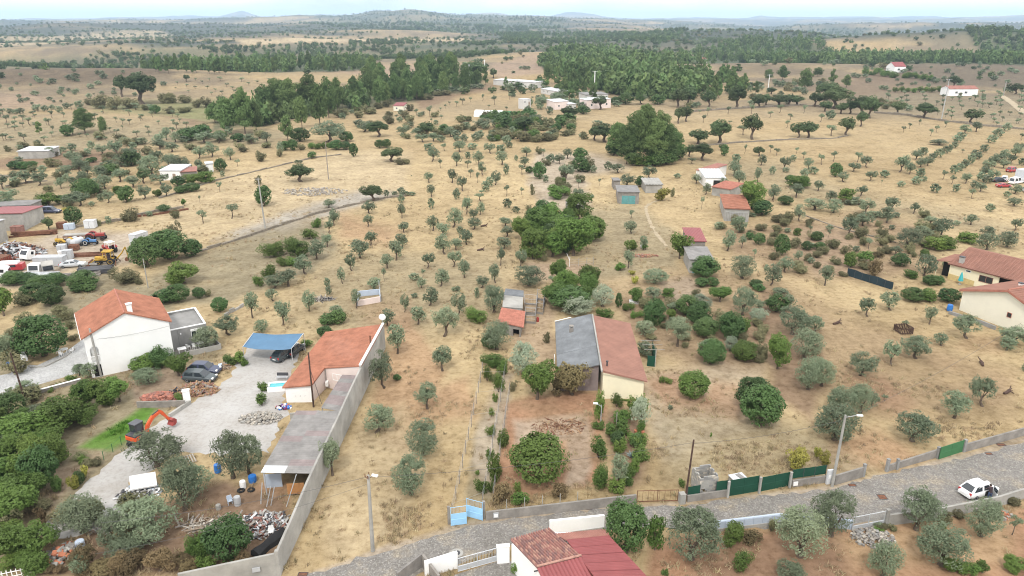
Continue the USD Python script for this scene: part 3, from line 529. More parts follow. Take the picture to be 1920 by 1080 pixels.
# ---- the long garden plots
T(960, 270, 4, 'o', [(110, 92, 92, 74), (95, 172, 82, 82), (290, 142, 84, 72), (360, 152, 84, 82), (420, 112, 74, 84), (610, 217, 56, 62), (395, 267, 124, 122), (800, 217, 112, 74), (720, 197, 72, 74), (860, 312, 134, 94), (1035, 262, 115, 104), (505, 412, 84, 84), (60, 922, 92, 142), (895, 672, 112, 104), (985, 792, 74, 112), (870, 932, 92, 145), (1380, 302, 84, 84), (1490, 222, 84, 62), (1660, 242, 104, 124), (1700, 312, 114, 124), (1840, 292, 66, 124), (1580, 332, 74, 84), (1615, 802, 114, 162), (1720, 782, 62, 104), (1550, 642, 84, 64), (1905, 962, 44, 64), (1450, 380, 74, 90), (180, 640, 190, 100), (550, 160, 60, 50), (1865, 160, 74, 84), (1680, 142, 74, 74), (40, 660, 60, 60), (30, 520, 60, 60)])
T(960, 270, 4, 's', [(75, 232, 62, 84), (235, 92, 44, 62), (500, 332, 44, 74), (890, 560, 54, 74), (1815, 862, 44, 82), (655, 312, 26, 62), (600, 442, 64, 74), (1745, 72, 34, 72), (1420, 492, 34, 104), (1350, 150, 80, 50), (70, 380, 40, 60), (310, 1070, 80, 90)])
T(960, 270, 4, 'O', [(130, 1085, 225, 175), (1070, 1065, 195, 120), (1700, 675, 124, 134), (1725, 1025, 185, 195), (430, 1078, 170, 100)])
T(960, 270, 4, 'd', [(510, 125, 124, 95), (510, 215, 134, 115), (555, 215, 84, 64), (205, 267, 104, 134), (130, 222, 64, 54), (440, 575, 94, 74), (230, 545, 144, 124), (290, 795, 155, 205), (1440, 1020, 215, 175), (1460, 1080, 180, 90), (1780, 722, 64, 64), (1850, 762, 94, 94), (1590, 92, 64, 94), (1870, 545, 155, 125), (1825, 1080, 104, 64), (960, 325, 84, 84)])
T(960, 270, 4, 'g', [(350, 417, 174, 115), (370, 320, 74, 74), (160, 885, 225, 255), (170, 780, 150, 160), (460, 865, 300, 320), (560, 572, 44, 64), (885, 805, 104, 94), (815, 955, 84, 64), (1255, 875, 165, 205), (1800, 505, 205, 225), (1000, 800, 60, 50), (555, 1060, 110, 160)])
T(960, 270, 4, 'y', [(1125, 430, 115, 100), (270, 565, 155, 74), (890, 985, 64, 44), (920, 1050, 60, 60), (1720, 475, 94, 94), (110, 800, 60, 60)])
T(960, 270, 4, 'k', [(1430, 124, 175, 130), (1330, 95, 100, 90), (1850, 92, 94, 74), (1580, 50, 60, 50)])
T(960, 270, 4, 'b', [(150, 385, 44, 104), (250, 885, 74, 94), (130, 505, 60, 60), (1200, 400, 40, 90), (1560, 640, 90, 70), (1240, 260, 60, 40), (1790, 560, 80, 40), (30, 130, 36, 50), (80, 900, 50, 70)])
# ---- right middle ground
T(1440, 270, 4, 's', [(20, 62, 44, 62), (65, 87, 62, 62), (215, 72, 42, 52), (265, 107, 52, 54), (400, 157, 64, 84), (490, 132, 64, 84), (670, 137, 74, 84), (1310, 267, 54, 78), (1460, 66, 34, 30), (1530, 412, 62, 84), (850, 310, 14, 46), (1375, 302, 54, 74), (315, 672, 38, 66), (455, 700, 36, 62), (755, 790, 74, 90)])
T(1440, 270, 4, 'o', [(115, 192, 84, 104), (185, 132, 54, 54), (300, 192, 84, 94), (335, 227, 84, 64), (270, 252, 74, 74), (30, 232, 54, 72), (565, 284, 94, 84), (635, 207, 94, 74), (740, 177, 94, 94), (760, 278, 92, 84), (870, 252, 78, 64), (985, 212, 114, 134), (1060, 227, 84, 94), (1140, 252, 78, 78), (1110, 302, 84, 64), (1170, 282, 44, 44), (995, 322, 64, 48), (1250, 367, 78, 78), (1410, 362, 64, 68), (1480, 297, 84, 84), (1105, 117, 94, 74), (1160, 82, 84, 64), (1140, 172, 94, 74), (1195, 162, 84, 74), (1235, 117, 64, 54), (1280, 102, 74, 74), (1330, 72, 64, 64), (1360, 62, 44, 64), (1400, 32, 54, 54), (1390, 227, 64, 78), (1430, 212, 64, 74), (1470, 182, 64, 74), (1520, 157, 64, 94), (1545, 102, 64, 64), (1575, 117, 64, 64), (1620, 62, 74, 64), (1590, 277, 64, 74), (1620, 242, 94, 84), (1660, 202, 94, 84), (1700, 172, 94, 84), (1740, 142, 94, 74), (1780, 122, 84, 84), (1820, 152, 84, 74), (1760, 182, 84, 74), (1850, 92, 94, 84), (1890, 62, 84, 74), (1690, 272, 94, 84), (1640, 292, 94, 64), (1590, 357, 94, 74), (1540, 332, 64, 64), (1660, 507, 78, 68), (1850, 467, 114, 68), (1845, 372, 104, 74), (1790, 402, 54, 54), (1845, 652, 84, 104), (210, 402, 114, 114), (375, 352, 84, 84), (35, 422, 104, 124), (460, 422, 94, 74), (690, 392, 94, 84), (660, 452, 74, 62), (235, 582, 94, 135), (345, 495, 190, 95), (740, 527, 124, 124), (935, 505, 114, 114), (890, 592, 124, 124), (1090, 522, 84, 84), (615, 692, 124, 155), (710, 612, 155, 104), (1210, 602, 114, 64), (1300, 705, 155, 160), (1520, 607, 104, 84), (1630, 685, 115, 75), (125, 962, 134, 125), (20, 1060, 134, 165), (425, 1062, 114, 165), (225, 882, 74, 88), (950, 832, 94, 74), (1410, 610, 60, 40), (1900, 160, 60, 60)])
T(1440, 270, 4, 'O', [(490, 525, 124, 115), (1040, 795, 175, 165), (1150, 732, 134, 115), (1640, 805, 155, 135), (1790, 785, 165, 125), (1170, 1005, 155, 175)])
T(1440, 270, 4, 'd', [(505, 252, 94, 115), (130, 462, 114, 74), (95, 842, 124, 165), (365, 732, 94, 78), (385, 802, 84, 68), (290, 802, 84, 74), (990, 925, 144, 104), (1490, 1045, 64, 74), (1240, 1075, 150, 84), (160, 290, 70, 60)])
T(1440, 270, 4, 'g', [(225, 335, 175, 104), (580, 442, 124, 114), (215, 692, 64, 64), (1070, 1015, 104, 74), (1250, 805, 160, 115), (1350, 800, 150, 110), (1490, 755, 155, 94), (620, 932, 114, 125), (720, 895, 124, 94), (1180, 850, 90, 60)])
T(1440, 270, 4, 'r', [(800, 1000, 114, 155), (580, 450, 100, 40), (820, 860, 90, 60), (700, 930, 60, 70)])
T(1440, 270, 4, 'b', [(165, 592, 114, 104), (1180, 562, 74, 74), (560, 1000, 80, 50), (1210, 1060, 110, 70), (320, 900, 60, 50), (1320, 920, 40, 40), (780, 560, 100, 50), (640, 470, 160, 50), (130, 215, 60, 40), (900, 560, 180, 40), (1160, 640, 110, 40), (840, 840, 70, 70)])
# ---- left foreground, around the white house
T(0, 540, 4, 'd', [(330, 145, 320, 155), (630, 32, 195, 70), (335, 550, 375, 335), (1290, 135, 275, 140), (1495, 85, 95, 90), (90, 1010, 240, 220), (1650, 190, 130, 120)])
T(0, 540, 4, 'D', [(1215, 630, 240, 200), (1490, 650, 110, 90), (20, 1075, 200, 160)])
T(0, 540, 4, 'g', [(30, 225, 160, 230), (1090, 645, 225, 140), (1340, 685, 190, 185), (770, 900, 230, 230), (640, 920, 240, 220), (900, 880, 220, 200), (540, 1020, 240, 180), (650, 1040, 220, 150)])
T(0, 540, 4, 'G', [(1760, 600, 180, 100), (535, 702, 90, 50), (380, 787, 56, 42), (1830, 590, 80, 60), (1340, 850, 90, 60)])
T(0, 540, 4, 'b', [(470, 255, 205, 135), (100, 405, 175, 125), (1570, 70, 60, 70), (560, 400, 90, 60), (110, 440, 130, 60), (530, 320, 90, 90), (200, 930, 110, 60)])
T(0, 540, 4, 'o', [(1720, 352, 195, 165), (1895, 225, 120, 210), (230, 815, 185, 135), (85, 800, 74, 62)])
T(0, 540, 4, 'O', [(55, 565, 180, 215), (1550, 475, 205, 175), (1010, 562, 105, 110), (1110, 745, 225, 135), (690, 690, 130, 130), (600, 670, 110, 100), (290, 1070, 245, 180)])
# ---- the straw field in the middle foreground
T(480, 540, 4, 'o', [(205, 278, 134, 195), (398, 172, 114, 165), (550, 52, 54, 72), (130, 97, 104, 100), (755, 152, 84, 155), (985, 282, 124, 135), (1063, 492, 154, 235), (963, 752, 194, 295), (905, 1085, 255, 215), (1115, 182, 74, 145), (1303, 132, 134, 145), (1217, 272, 134, 145), (1415, 362, 214, 235), (1515, 205, 124, 185), (1398, 622, 174, 195), (1285, 907, 184, 205), (1658, 82, 44, 95), (890, 30, 30, 60)])
T(480, 540, 4, 'O', [(45, 345, 114, 104), (600, 215, 110, 80), (1785, 205, 185, 220), (1805, 490, 230, 230)])
T(480, 540, 4, 'd', [(520, 375, 120, 90), (580, 300, 200, 110), (1760, 470, 150, 130), (1060, 700, 60, 50)])
T(480, 540, 4, 'G', [(1650, 275, 185, 135), (1790, 605, 220, 130), (60, 780, 90, 90), (45, 895, 105, 105), (380, 450, 90, 70)])
T(480, 540, 4, 'b', [(1800, 705, 95, 85), (1190, 80, 60, 40), (1500, 30, 70, 40)])
T(480, 810, 4, 'o', [(575, 325, 175, 275)])
T(480, 810, 4, 'O', [(1255, 215, 275, 275), (1165, 515, 270, 310)])
# ---- the garden plots by the middle houses
T(960, 540, 4, 'S', [(90, 690, 225, 265), (485, 230, 265, 165), (965, 1075, 155, 260), (680, 160, 195, 170)])
T(960, 540, 4, 'o', [(1060, 82, 144, 95), (1210, 184, 134, 95), (1240, 437, 190, 240), (1850, 164, 105, 84), (1200, 300, 120, 90)])
T(960, 540, 4, 'O', [(1730, 222, 175, 225), (1000, 380, 160, 130), (1000, 525, 165, 120)])
T(960, 540, 4, 'd', [(440, 195, 325, 200), (800, 152, 54, 114), (1060, 305, 175, 225), (1300, 194, 64, 64), (1400, 295, 195, 185), (1450, 385, 205, 155), (1490, 595, 205, 205), (1640, 415, 185, 235), (1800, 940, 270, 260), (1860, 1075, 320, 330), (1560, 60, 130, 60), (1850, 30, 100, 60)])
T(960, 540, 4, 'e', [(1740, 565, 195, 165), (1350, 855, 240, 225)])
T(960, 540, 4, 'g', [(190, 875, 275, 305), (930, 125, 105, 124), (1170, 84, 94, 84), (1560, 124, 185, 124), (1730, 354, 115, 124), (330, 110, 140, 110), (1180, 240, 100, 80), (400, 90, 140, 100)])
T(960, 540, 4, 'r', [(450, 845, 300, 280), (330, 815, 130, 150)])
T(960, 540, 4, 'G', [(1145, 727, 115, 66), (650, 1010, 115, 225), (870, 180, 110, 60), (940, 230, 110, 60), (700, 230, 150, 90), (650, 1075, 110, 80), (840, 850, 90, 20)])
T(960, 540, 4, 'b', [(10, 780, 70, 90), (1190, 920, 50, 40), (1380, 60, 70, 60), (260, 420, 60, 110), (1880, 560, 70, 110)])
# ---- right foreground
T(1440, 540, 4, 'O', [(180, 375, 245, 225), (270, 560, 250, 240), (350, 340, 130, 130), (300, 790, 220, 260), (400, 760, 200, 230), (560, 975, 240, 220), (690, 965, 210, 230), (1080, 1190, 300, 240), (1790, 480, 134, 115), (500, 1190, 340, 300)])
T(1440, 540, 4, 'o', [(745, 217, 124, 155), (915, 167, 155, 155), (1210, 272, 104, 145), (1487, 378, 204, 195), (1820, 425, 225, 155), (690, 655, 220, 195), (922, 578, 134, 185), (1105, 528, 225, 180), (1298, 433, 115, 104), (1605, 888, 184, 235), (1395, 975, 225, 215), (1915, 625, 44, 64), (150, 154, 105, 115), (90, 54, 144, 64), (780, 885, 114, 114)])
T(1440, 540, 4, 's', [(875, 848, 64, 54), (1020, 300, 60, 60)])
T(1440, 540, 4, 'd', [(60, 195, 165, 145), (1080, 110, 170, 110), (1350, 115, 160, 110)])
T(1440, 540, 4, 'g', [(1210, 110, 150, 100), (70, 630, 175, 280)])
T(0, 810, 4, 'O', [(1180, 315, 375, 300), (1390, 640, 330, 410), (1480, 520, 260, 250), (1750, 390, 270, 360), (1870, 350, 220, 310), (625, 805, 325, 305), (900, 900, 280, 300), (1120, 880, 420, 380), (950, 1000, 260, 200), (110, 210, 205, 205), (610, 1085, 155, 165)])
T(0, 810, 4, 'd', [(320, 445, 270, 340), (1730, 1005, 355, 350), (600, 405, 85, 115), (230, 330, 160, 150), (20, 500, 150, 170)])
T(0, 810, 4, 'g', [(450, 255, 220, 240), (330, 200, 200, 200), (130, 730, 345, 300), (120, 1000, 320, 290), (320, 960, 280, 270), (200, 1090, 400, 190), (60, 880, 250, 200)])
T(0, 810, 4, 'G', [(430, 455, 135, 115), (1510, 970, 200, 240), (1440, 1000, 200, 140), (1560, 1050, 160, 140), (620, 250, 110, 70)])
T(0, 810, 4, 'r', [(1000, 1085, 240, 190), (1200, 1085, 240, 200), (800, 1085, 220, 150), (1380, 1060, 180, 150), (320, 710, 95, 150), (420, 1085, 160, 80)])
T(0, 810, 4, 'y', [(550, 445, 85, 105), (650, 350, 62, 115)])
T(0, 810, 4, 'b', [(700, 255, 165, 95), (620, 220, 130, 80), (1330, 420, 130, 130), (680, 660, 60, 60)])
T(960, 810, 4, 'e', [(200, 450, 435, 400)])
T(960, 810, 4, 'd', [(790, 115, 115, 115), (930, 125, 115, 115), (850, 960, 335, 420)])
T(960, 810, 4, 'O', [(1340, 1035, 415, 410), (800, 435, 145, 255)])
T(960, 810, 4, 'G', [(650, 225, 165, 175), (660, 455, 175, 215), (920, 335, 115, 135), (870, 415, 95, 105), (1720, 1065, 155, 175), (1150, 1085, 66, 56), (60, 575, 155, 120), (1270, 420, 60, 76), (40, 1085, 105, 105), (40, 470, 60, 110), (870, 40, 60, 40)])
T(960, 810, 4, 'g', [(1070, 910, 135, 270), (1640, 875, 185, 195), (1490, 40, 20, 40)])
T(960, 810, 4, 'r', [(345, 505, 135, 135), (1800, 855, 155, 115), (760, 40, 60, 60)])
T(480, 810, 4, 'G', [(1790, 410, 115, 265), (1690, 475, 115, 125), (1660, 330, 40, 50)])
T(480, 810, 4, 'r', [(1845, 565, 155, 185)])
T(1440, 810, 4, 'O', [(240, 1005, 385, 395), (470, 835, 315, 365), (1110, 785, 305, 335), (1590, 825, 285, 305), (1300, 1065, 385, 345), (860, 1130, 255, 280), (150, 1160, 225, 180)])
T(1440, 810, 4, 'g', [(1400, 1085, 200, 110), (1560, 1085, 200, 110), (1850, 1065, 175, 135)])
T(1440, 810, 4, 's', [(1830, 772, 104, 155)])
T(1440, 810, 4, 'y', [(205, 295, 165, 170), (410, 262, 90, 110), (370, 200, 50, 90)])
T(1440, 810, 4, 'b', [(880, 745, 180, 62), (1320, 690, 140, 90), (1420, 660, 100, 80), (820, 735, 90, 50), (1700, 560, 120, 70), (1850, 570, 120, 90), (20, 760, 80, 130)])
T(1440, 810, 4, 'G', [(830, 770, 90, 50), (1300, 730, 80, 50)])
# ---- pine belts and far woods whose trees can still be told apart
wood('p', [(640, 185), (700, 150), (790, 145), (905, 150), (905, 166), (790, 188), (690, 205), (640, 210)], 56, (30, 52), 21, .6, 1)
wood('p', [(270, 136), (330, 128), (690, 126), (692, 134), (420, 142)], 70, (20, 32), 22, .5, 2)
wood('p', [(1040, 190), (1060, 150), (1300, 145), (1420, 160), (1440, 178), (1330, 192), (1200, 192)], 80, (22, 38), 23, .6, 2)
wood('g', [(-30, 800), (60, 800), (120, 790), (110, 860), (60, 960), (-30, 1000)], 16, (45, 75), 24, 1.15, 0)
wood('d', [(-30, 820), (60, 830), (110, 840), (100, 930), (-30, 990)], 8, (40, 65), 25, 1.1, 0)
wood('b', [(-30, 600), (60, 560), (150, 560), (140, 600), (40, 640), (30, 720), (200, 900), (260, 960), (90, 1000), (-30, 1000)], 20, (30, 55), 26, 1.3, 1)
wood('r', [(160, 1000), (300, 1010), (420, 1000), (480, 1060), (380, 1078), (120, 1078)], 7, (35, 60), 27, 1.2, 0)
wood('G', [(1150, 760), (1200, 770), (1205, 900), (1150, 930)], 14, (22, 45), 28, 1.1, 1)
wood('G', [(900, 700), (940, 690), (955, 760), (945, 900), (920, 930)], 10, (18, 40), 29, .8, 1)
wood('b', [(1180, 560), (1330, 590), (1440, 600), (1420, 690), (1300, 660), (1200, 640)], 26, (14, 30), 30, 1.3, 1)
wood('b', [(1360, 420), (1760, 400), (1770, 470), (1640, 510), (1490, 520)], 50, (10, 24), 31, 1.4, 1)
wood('b', [(40, 260), (420, 240), (560, 260), (400, 330), (140, 400), (20, 360)], 50, (9, 20), 32, 1.6, 2)
wood('b', [(1000, 280), (1110, 285), (1100, 380), (1000, 400)], 12, (12, 24), 33, 1.3, 1)
wood('b', [(600, 190), (1000, 225), (1260, 260), (980, 270), (640, 255)], 60, (9, 20), 34, 1.5, 2)
wood('g', [(985, 490), (975, 430), (1005, 405), (1060, 395), (1100, 410), (1110, 485)], 5, (35, 55), 35, 1.1, 0)
wood('d', [(985, 480), (985, 420), (1060, 400), (1100, 420), (1100, 480)], 5, (30, 50), 36, 1.1, 0)
wood('g', [(1030, 590), (1040, 530), (1110, 520), (1110, 585)], 3, (30, 50), 37, 1.1, 0)
wood('d', [(1180, 620), (1240, 560), (1340, 590), (1400, 640), (1330, 680), (1240, 660)], 2, (25, 48), 38, 1.1, 0)
wood('o', [(975, 212), (1010, 186), (1060, 178), (1150, 186), (1150, 200), (1060, 214)], 22, (10, 17), 40, 1.2, 2)
wood('d', [(880, 232), (960, 222), (1080, 222), (1070, 250), (960, 252)], 14, (14, 24), 41, 1.2, 2)
wood('b', [(860, 245), (960, 225), (1080, 232), (1065, 265), (960, 268)], 22, (12, 22), 42, 1.3, 2)
wood('G', [(930, 240), (1060, 230), (1050, 262), (960, 262)], 8, (12, 20), 43, 1.3, 2)
wood('g', [(1115, 112), (1200, 128), (1290, 150), (1240, 185), (1160, 188)], 10, (16, 26), 44, .9, 2)
wood('e', [(1000, 485), (985, 440), (1050, 420), (1105, 430), (1110, 485)], 5, (34, 55), 45, 1.1, 0)
wood('g', [(1036, 588), (1042, 535), (1110, 530), (1112, 585)], 5, (34, 55), 46, 1.1, 0)
wood('S', [(1190, 640), (1260, 560), (1420, 580), (1430, 680), (1300, 690)], 4, (26, 40), 47, 1.1, 0)
wood('b', [(-20, 140), (300, 125), (330, 160), (200, 200), (-20, 200)], 50, (5, 11), 48, 1.5, 2)
wood('s', [(-20, 205), (340, 205), (400, 240), (300, 265), (-20, 270)], 40, (9, 16), 49, 1.1, 2)
wood('o', [(20, 300), (150, 280), (400, 250), (520, 250), (400, 320), (150, 400), (30, 390)], 34, (16, 28), 50, 1.1, 1)
wood('b', [(1180, 185), (1540, 150), (1640, 175), (1500, 195), (1280, 205)], 30, (8, 16), 52, 1.4, 2)
wood('b', [(1560, 125), (1930, 120), (1930, 165), (1640, 165)], 50, (5, 10), 53, 1.5, 2)
wood('s', [(1640, 182), (1920, 182), (1920, 235), (1740, 222)], 30, (8, 13), 54, 1.1, 2)
# ------------------------------------------------------------------ shapes
def V(*a): return np.array(a, float)
def hexa(p):
    """Eight corners: four below (counter-clockwise), four above."""
    p = np.asarray(p, float)
    f = [(0, 3, 2, 1), (4, 5, 6, 7), (0, 1, 5, 4), (1, 2, 6, 5), (2, 3, 7, 6), (3, 0, 4, 7)]
    V_, F_ = [], []
    for q in f:
        n = len(V_); V_ += [p[i] for i in q]; F_ += [(n, n + 1, n + 2), (n, n + 2, n + 3)]
    return trimesh.Trimesh(np.array(V_), np.array(F_), process=False)
def box(c, s, rz=0.0, tilt=None):
    """A box, c the middle of its underside."""
    x, y, z = np.array(s, float) / 2
    p = np.array([(-x, -y, -z), (x, -y, -z), (x, y, -z), (-x, y, -z), (-x, -y, z), (x, -y, z), (x, y, z), (-x, y, z)])
    m = hexa(p)
    if tilt is not None: m.apply_transform(trimesh.transformations.euler_matrix(*tilt))
    m.apply_transform(trimesh.transformations.rotation_matrix(rz, [0, 0, 1])); m.apply_translation(V(*c) + V(0, 0, z))
    return m
def wallseg(a, b, h0, h1=None, t=.2, z0=0.0):
    a, b = V(*a[:2]), V(*b[:2]); h1 = h0 if h1 is None else h1
    d = b - a; n = V(-d[1], d[0]) / (np.linalg.norm(d) + 1e-9) * t / 2
    q = [a - n, b - n, b + n, a + n]
    return hexa([(*q[0], z0), (*q[1], z0), (*q[2], z0), (*q[3], z0), (*q[0], z0 + h0), (*q[1], z0 + h1), (*q[2], z0 + h1), (*q[3], z0 + h0)])
def slab(a, b, c, d, t):
    """A sheet over four corners (counter-clockwise from above), t thick downwards."""
    P = np.array([a, b, c, d], float); n = np.cross(P[1] - P[0], P[3] - P[0]); n /= np.linalg.norm(n)
    if n[2] < 0: P = P[::-1]; n = -n
    return hexa(np.vstack([P - n * t, P]))
def ribbed(a, b, c, d, pitch=.25, amp=.045, courses=0, step=.03, t=.05, profile='round'):
    """A ribbed or tiled roof: ribs run from the eave a-b up to the ridge d-c."""
    a, b, c, d = (np.array(q, float) for q in (a, b, c, d)); amp *= 1.5; step *= 1.7
    W = max(np.linalg.norm(b - a), np.linalg.norm(c - d)); n = max(2, int(round(W / pitch))); m = n * (6 if profile == 'round' else 4)
    s = np.linspace(0, 1, m + 1); up = np.cross(b - a, d - a); up /= np.linalg.norm(up); up = up if up[2] > 0 else -up
    if profile == 'round': hgt = amp * np.abs(np.sin(s * n * math.pi))
    else: hgt = amp * (np.arange(m + 1) % 4 < 2)
    rows = []
    if courses:
        for k in range(courses):
            rows += [(k / courses, step), ((k + 1) / courses - 1e-4, 0.0)]
    else: rows = [(0, 0), (.5, 0), (1, 0)]
    Vv = []
    for q, o in rows:
        lo, hi = a + (d - a) * q, b + (c - b) * q
        Vv.append(lo + (hi - lo) * s[:, None] + up * (hgt + o)[:, None])
    Vv = np.array(Vv).reshape(-1, 3); R = len(rows); i = np.arange((R - 1) * m); g = (i // m) * (m + 1) + i % m
    Fv = np.vstack([np.stack([g, g + 1, g + m + 2], 1), np.stack([g, g + m + 2, g + m + 1], 1)])
    top = trimesh.Trimesh(Vv, Fv, process=False)
    if np.cross(b - a, d - a)[2] < 0: top.invert()
    return join([top, slab(a - up * .004, b - up * .004, c - up * .004, d - up * .004, t)])
def vpoly(a, b, poly, t, holes=()):
    """An upright slab on the line a-b: outline in (metres along, metres up), t thick to the far side, with openings."""
    a, b = V(*a[:2]), V(*b[:2]); d = (b - a) / np.linalg.norm(b - a); n = V(-d[1], d[0])
    P = Polygon(poly)
    for h in holes: P = P.difference(Polygon(h))
    m = trimesh.creation.extrude_polygon(P, t, engine='earcut')
    v = m.vertices.copy()
    m.vertices = np.column_stack([a[0] + d[0] * v[:, 0] + n[0] * v[:, 2], a[1] + d[1] * v[:, 0] + n[1] * v[:, 2], v[:, 1]])
    m.fix_normals(); m.unmerge_vertices(); return m
def cyl(c, r, h, n=12, r2=None):
    r2 = r if r2 is None else r2
    return tube([V(*c), V(*c) + V(0, 0, h)], [r, r2], n)
def rod(a, b, r, n=5): return tube([V(*a), V(*b)], [r, r], n)
def blob(c, r, seed, sub=2, rough=.25):
    m = trimesh.creation.icosphere(sub, 1.0); m.vertices *= (1 + rough * (meshkit.noise(m.vertices * 1.7 + seed * 3.1) - .5) * 2)[:, None]
    m.vertices = m.vertices * np.array(r) + np.array(c); return m
def sheet(poly, z=0.0, seg=None):
    """A flat surface over an outline of ground points."""
    P = Polygon([tuple(q[:2]) for q in poly]).buffer(0)
    P = max(P.geoms, key=lambda g: g.area) if hasattr(P, 'geoms') else P
    v, f = trimesh.creation.triangulate_polygon(P, engine='earcut')
    m = trimesh.Trimesh(np.column_stack([v, np.full(len(v), z)]), f, process=False)
    if len(m.faces) and m.face_normals[:, 2].mean() < 0: m.invert()
    return m
def ragged(pts, amp, step, seed, closed=True):
    """The same outline with an uneven edge."""
    pts = [V(*p[:2]) for p in pts]; out = []; rng = np.random.default_rng(seed)
    for p, q in zip(pts, pts[1:] + pts[:1] if closed else pts[1:]):
        n = max(1, int(np.linalg.norm(q - p) / step)); d = (q - p) / (np.linalg.norm(q - p) + 1e-9); nn = V(-d[1], d[0])
        for k in range(n):
            out.append(p + (q - p) * k / n + nn * (rng.normal(0, amp) if k else 0))
    return out
class TH:
    """A thing with its base point; parts are given in world coordinates."""
    def __init__(s, name, label, cat, loc, group=None, kind=None):
        s.loc = V(*loc) if len(loc) == 3 else V(loc[0], loc[1], 0); s.p = thing(name, label, cat, s.loc, 0, group, kind)
    def add(s, name, mesh, m, parent=None, smooth=False, label=None):
        me = mesh.copy(); me.vertices = me.vertices - s.loc
        return obj(name, me, m, parent or s.p, smooth, label=label)
class LTH(TH):
    """A thing built in its own axes and turned into place."""
    def __init__(s, name, label, cat, loc, rz=0.0, group=None, kind=None):
        s.loc = V(0, 0, 0); s.p = thing(name, label, cat, loc, rz, group, kind)
def win(th, a, b, s0, z0, w, h, frame='white_paint', pane='dark_glass', mull=1, sill=False, parent=None, fr=.07):
    """A window on the outer face of the wall line a-b (outer face on its right-hand side): frame > pane."""
    a2, b2 = V(*a[:2]), V(*b[:2]); d = (b2 - a2) / np.linalg.norm(b2 - a2); n = V(d[1], -d[0])
    def seg(s1, s2, zz0, zz1, o0, o1):
        q = [a2 + d * s1 + n * o0, a2 + d * s2 + n * o0]; r = [a2 + d * s2 + n * o1, a2 + d * s1 + n * o1]
        q = [q[0], r[1], r[0], q[1]]
        return hexa([(*p, zz0) for p in q] + [(*p, zz1) for p in q])
    f = [seg(s0, s0 + w, z0, z0 + fr, -.02, .05), seg(s0, s0 + w, z0 + h - fr, z0 + h, -.02, .05), seg(s0, s0 + fr, z0 + fr, z0 + h - fr, -.02, .045), seg(s0 + w - fr, s0 + w, z0 + fr, z0 + h - fr, -.02, .045)]
    for k in range(1, mull + 1):
        x = s0 + w * k / (mull + 1); f.append(seg(x - fr / 2, x + fr / 2, z0 + fr, z0 + h - fr, -.02, .043))
    p = th.add('window', join(f), frame, parent)
    th.add('pane', seg(s0 + fr, s0 + w - fr, z0 + fr, z0 + h - fr, -.03, .012), pane, p)
    if sill: th.add('sill', seg(s0 - .08, s0 + w + .08, z0 - .07, z0 - .002, -.02, .10), 'light_concrete', p)
    return p
def door(th, a, b, s0, w, h, m, z0=0.0, handle=True, name='door'):
    a2, b2 = V(*a[:2]), V(*b[:2]); d = (b2 - a2) / np.linalg.norm(b2 - a2); n = V(d[1], -d[0])
    def seg(s1, s2, zz0, zz1, o0, o1):
        q = [a2 + d * s1 + n * o0, a2 + d * s1 + n * o1, a2 + d * s2 + n * o1, a2 + d * s2 + n * o0]
        return hexa([(*p, zz0) for p in q] + [(*p, zz1) for p in q])
    p = th.add(name, seg(s0, s0 + w, z0 + .02, z0 + h, -.02, .03), m)
    if handle: th.add('handle', seg(s0 + w * .85, s0 + w * .85 + .05, z0 + h * .45, z0 + h * .45 + .14, .03, .08), 'metal_grey', p)
    return p
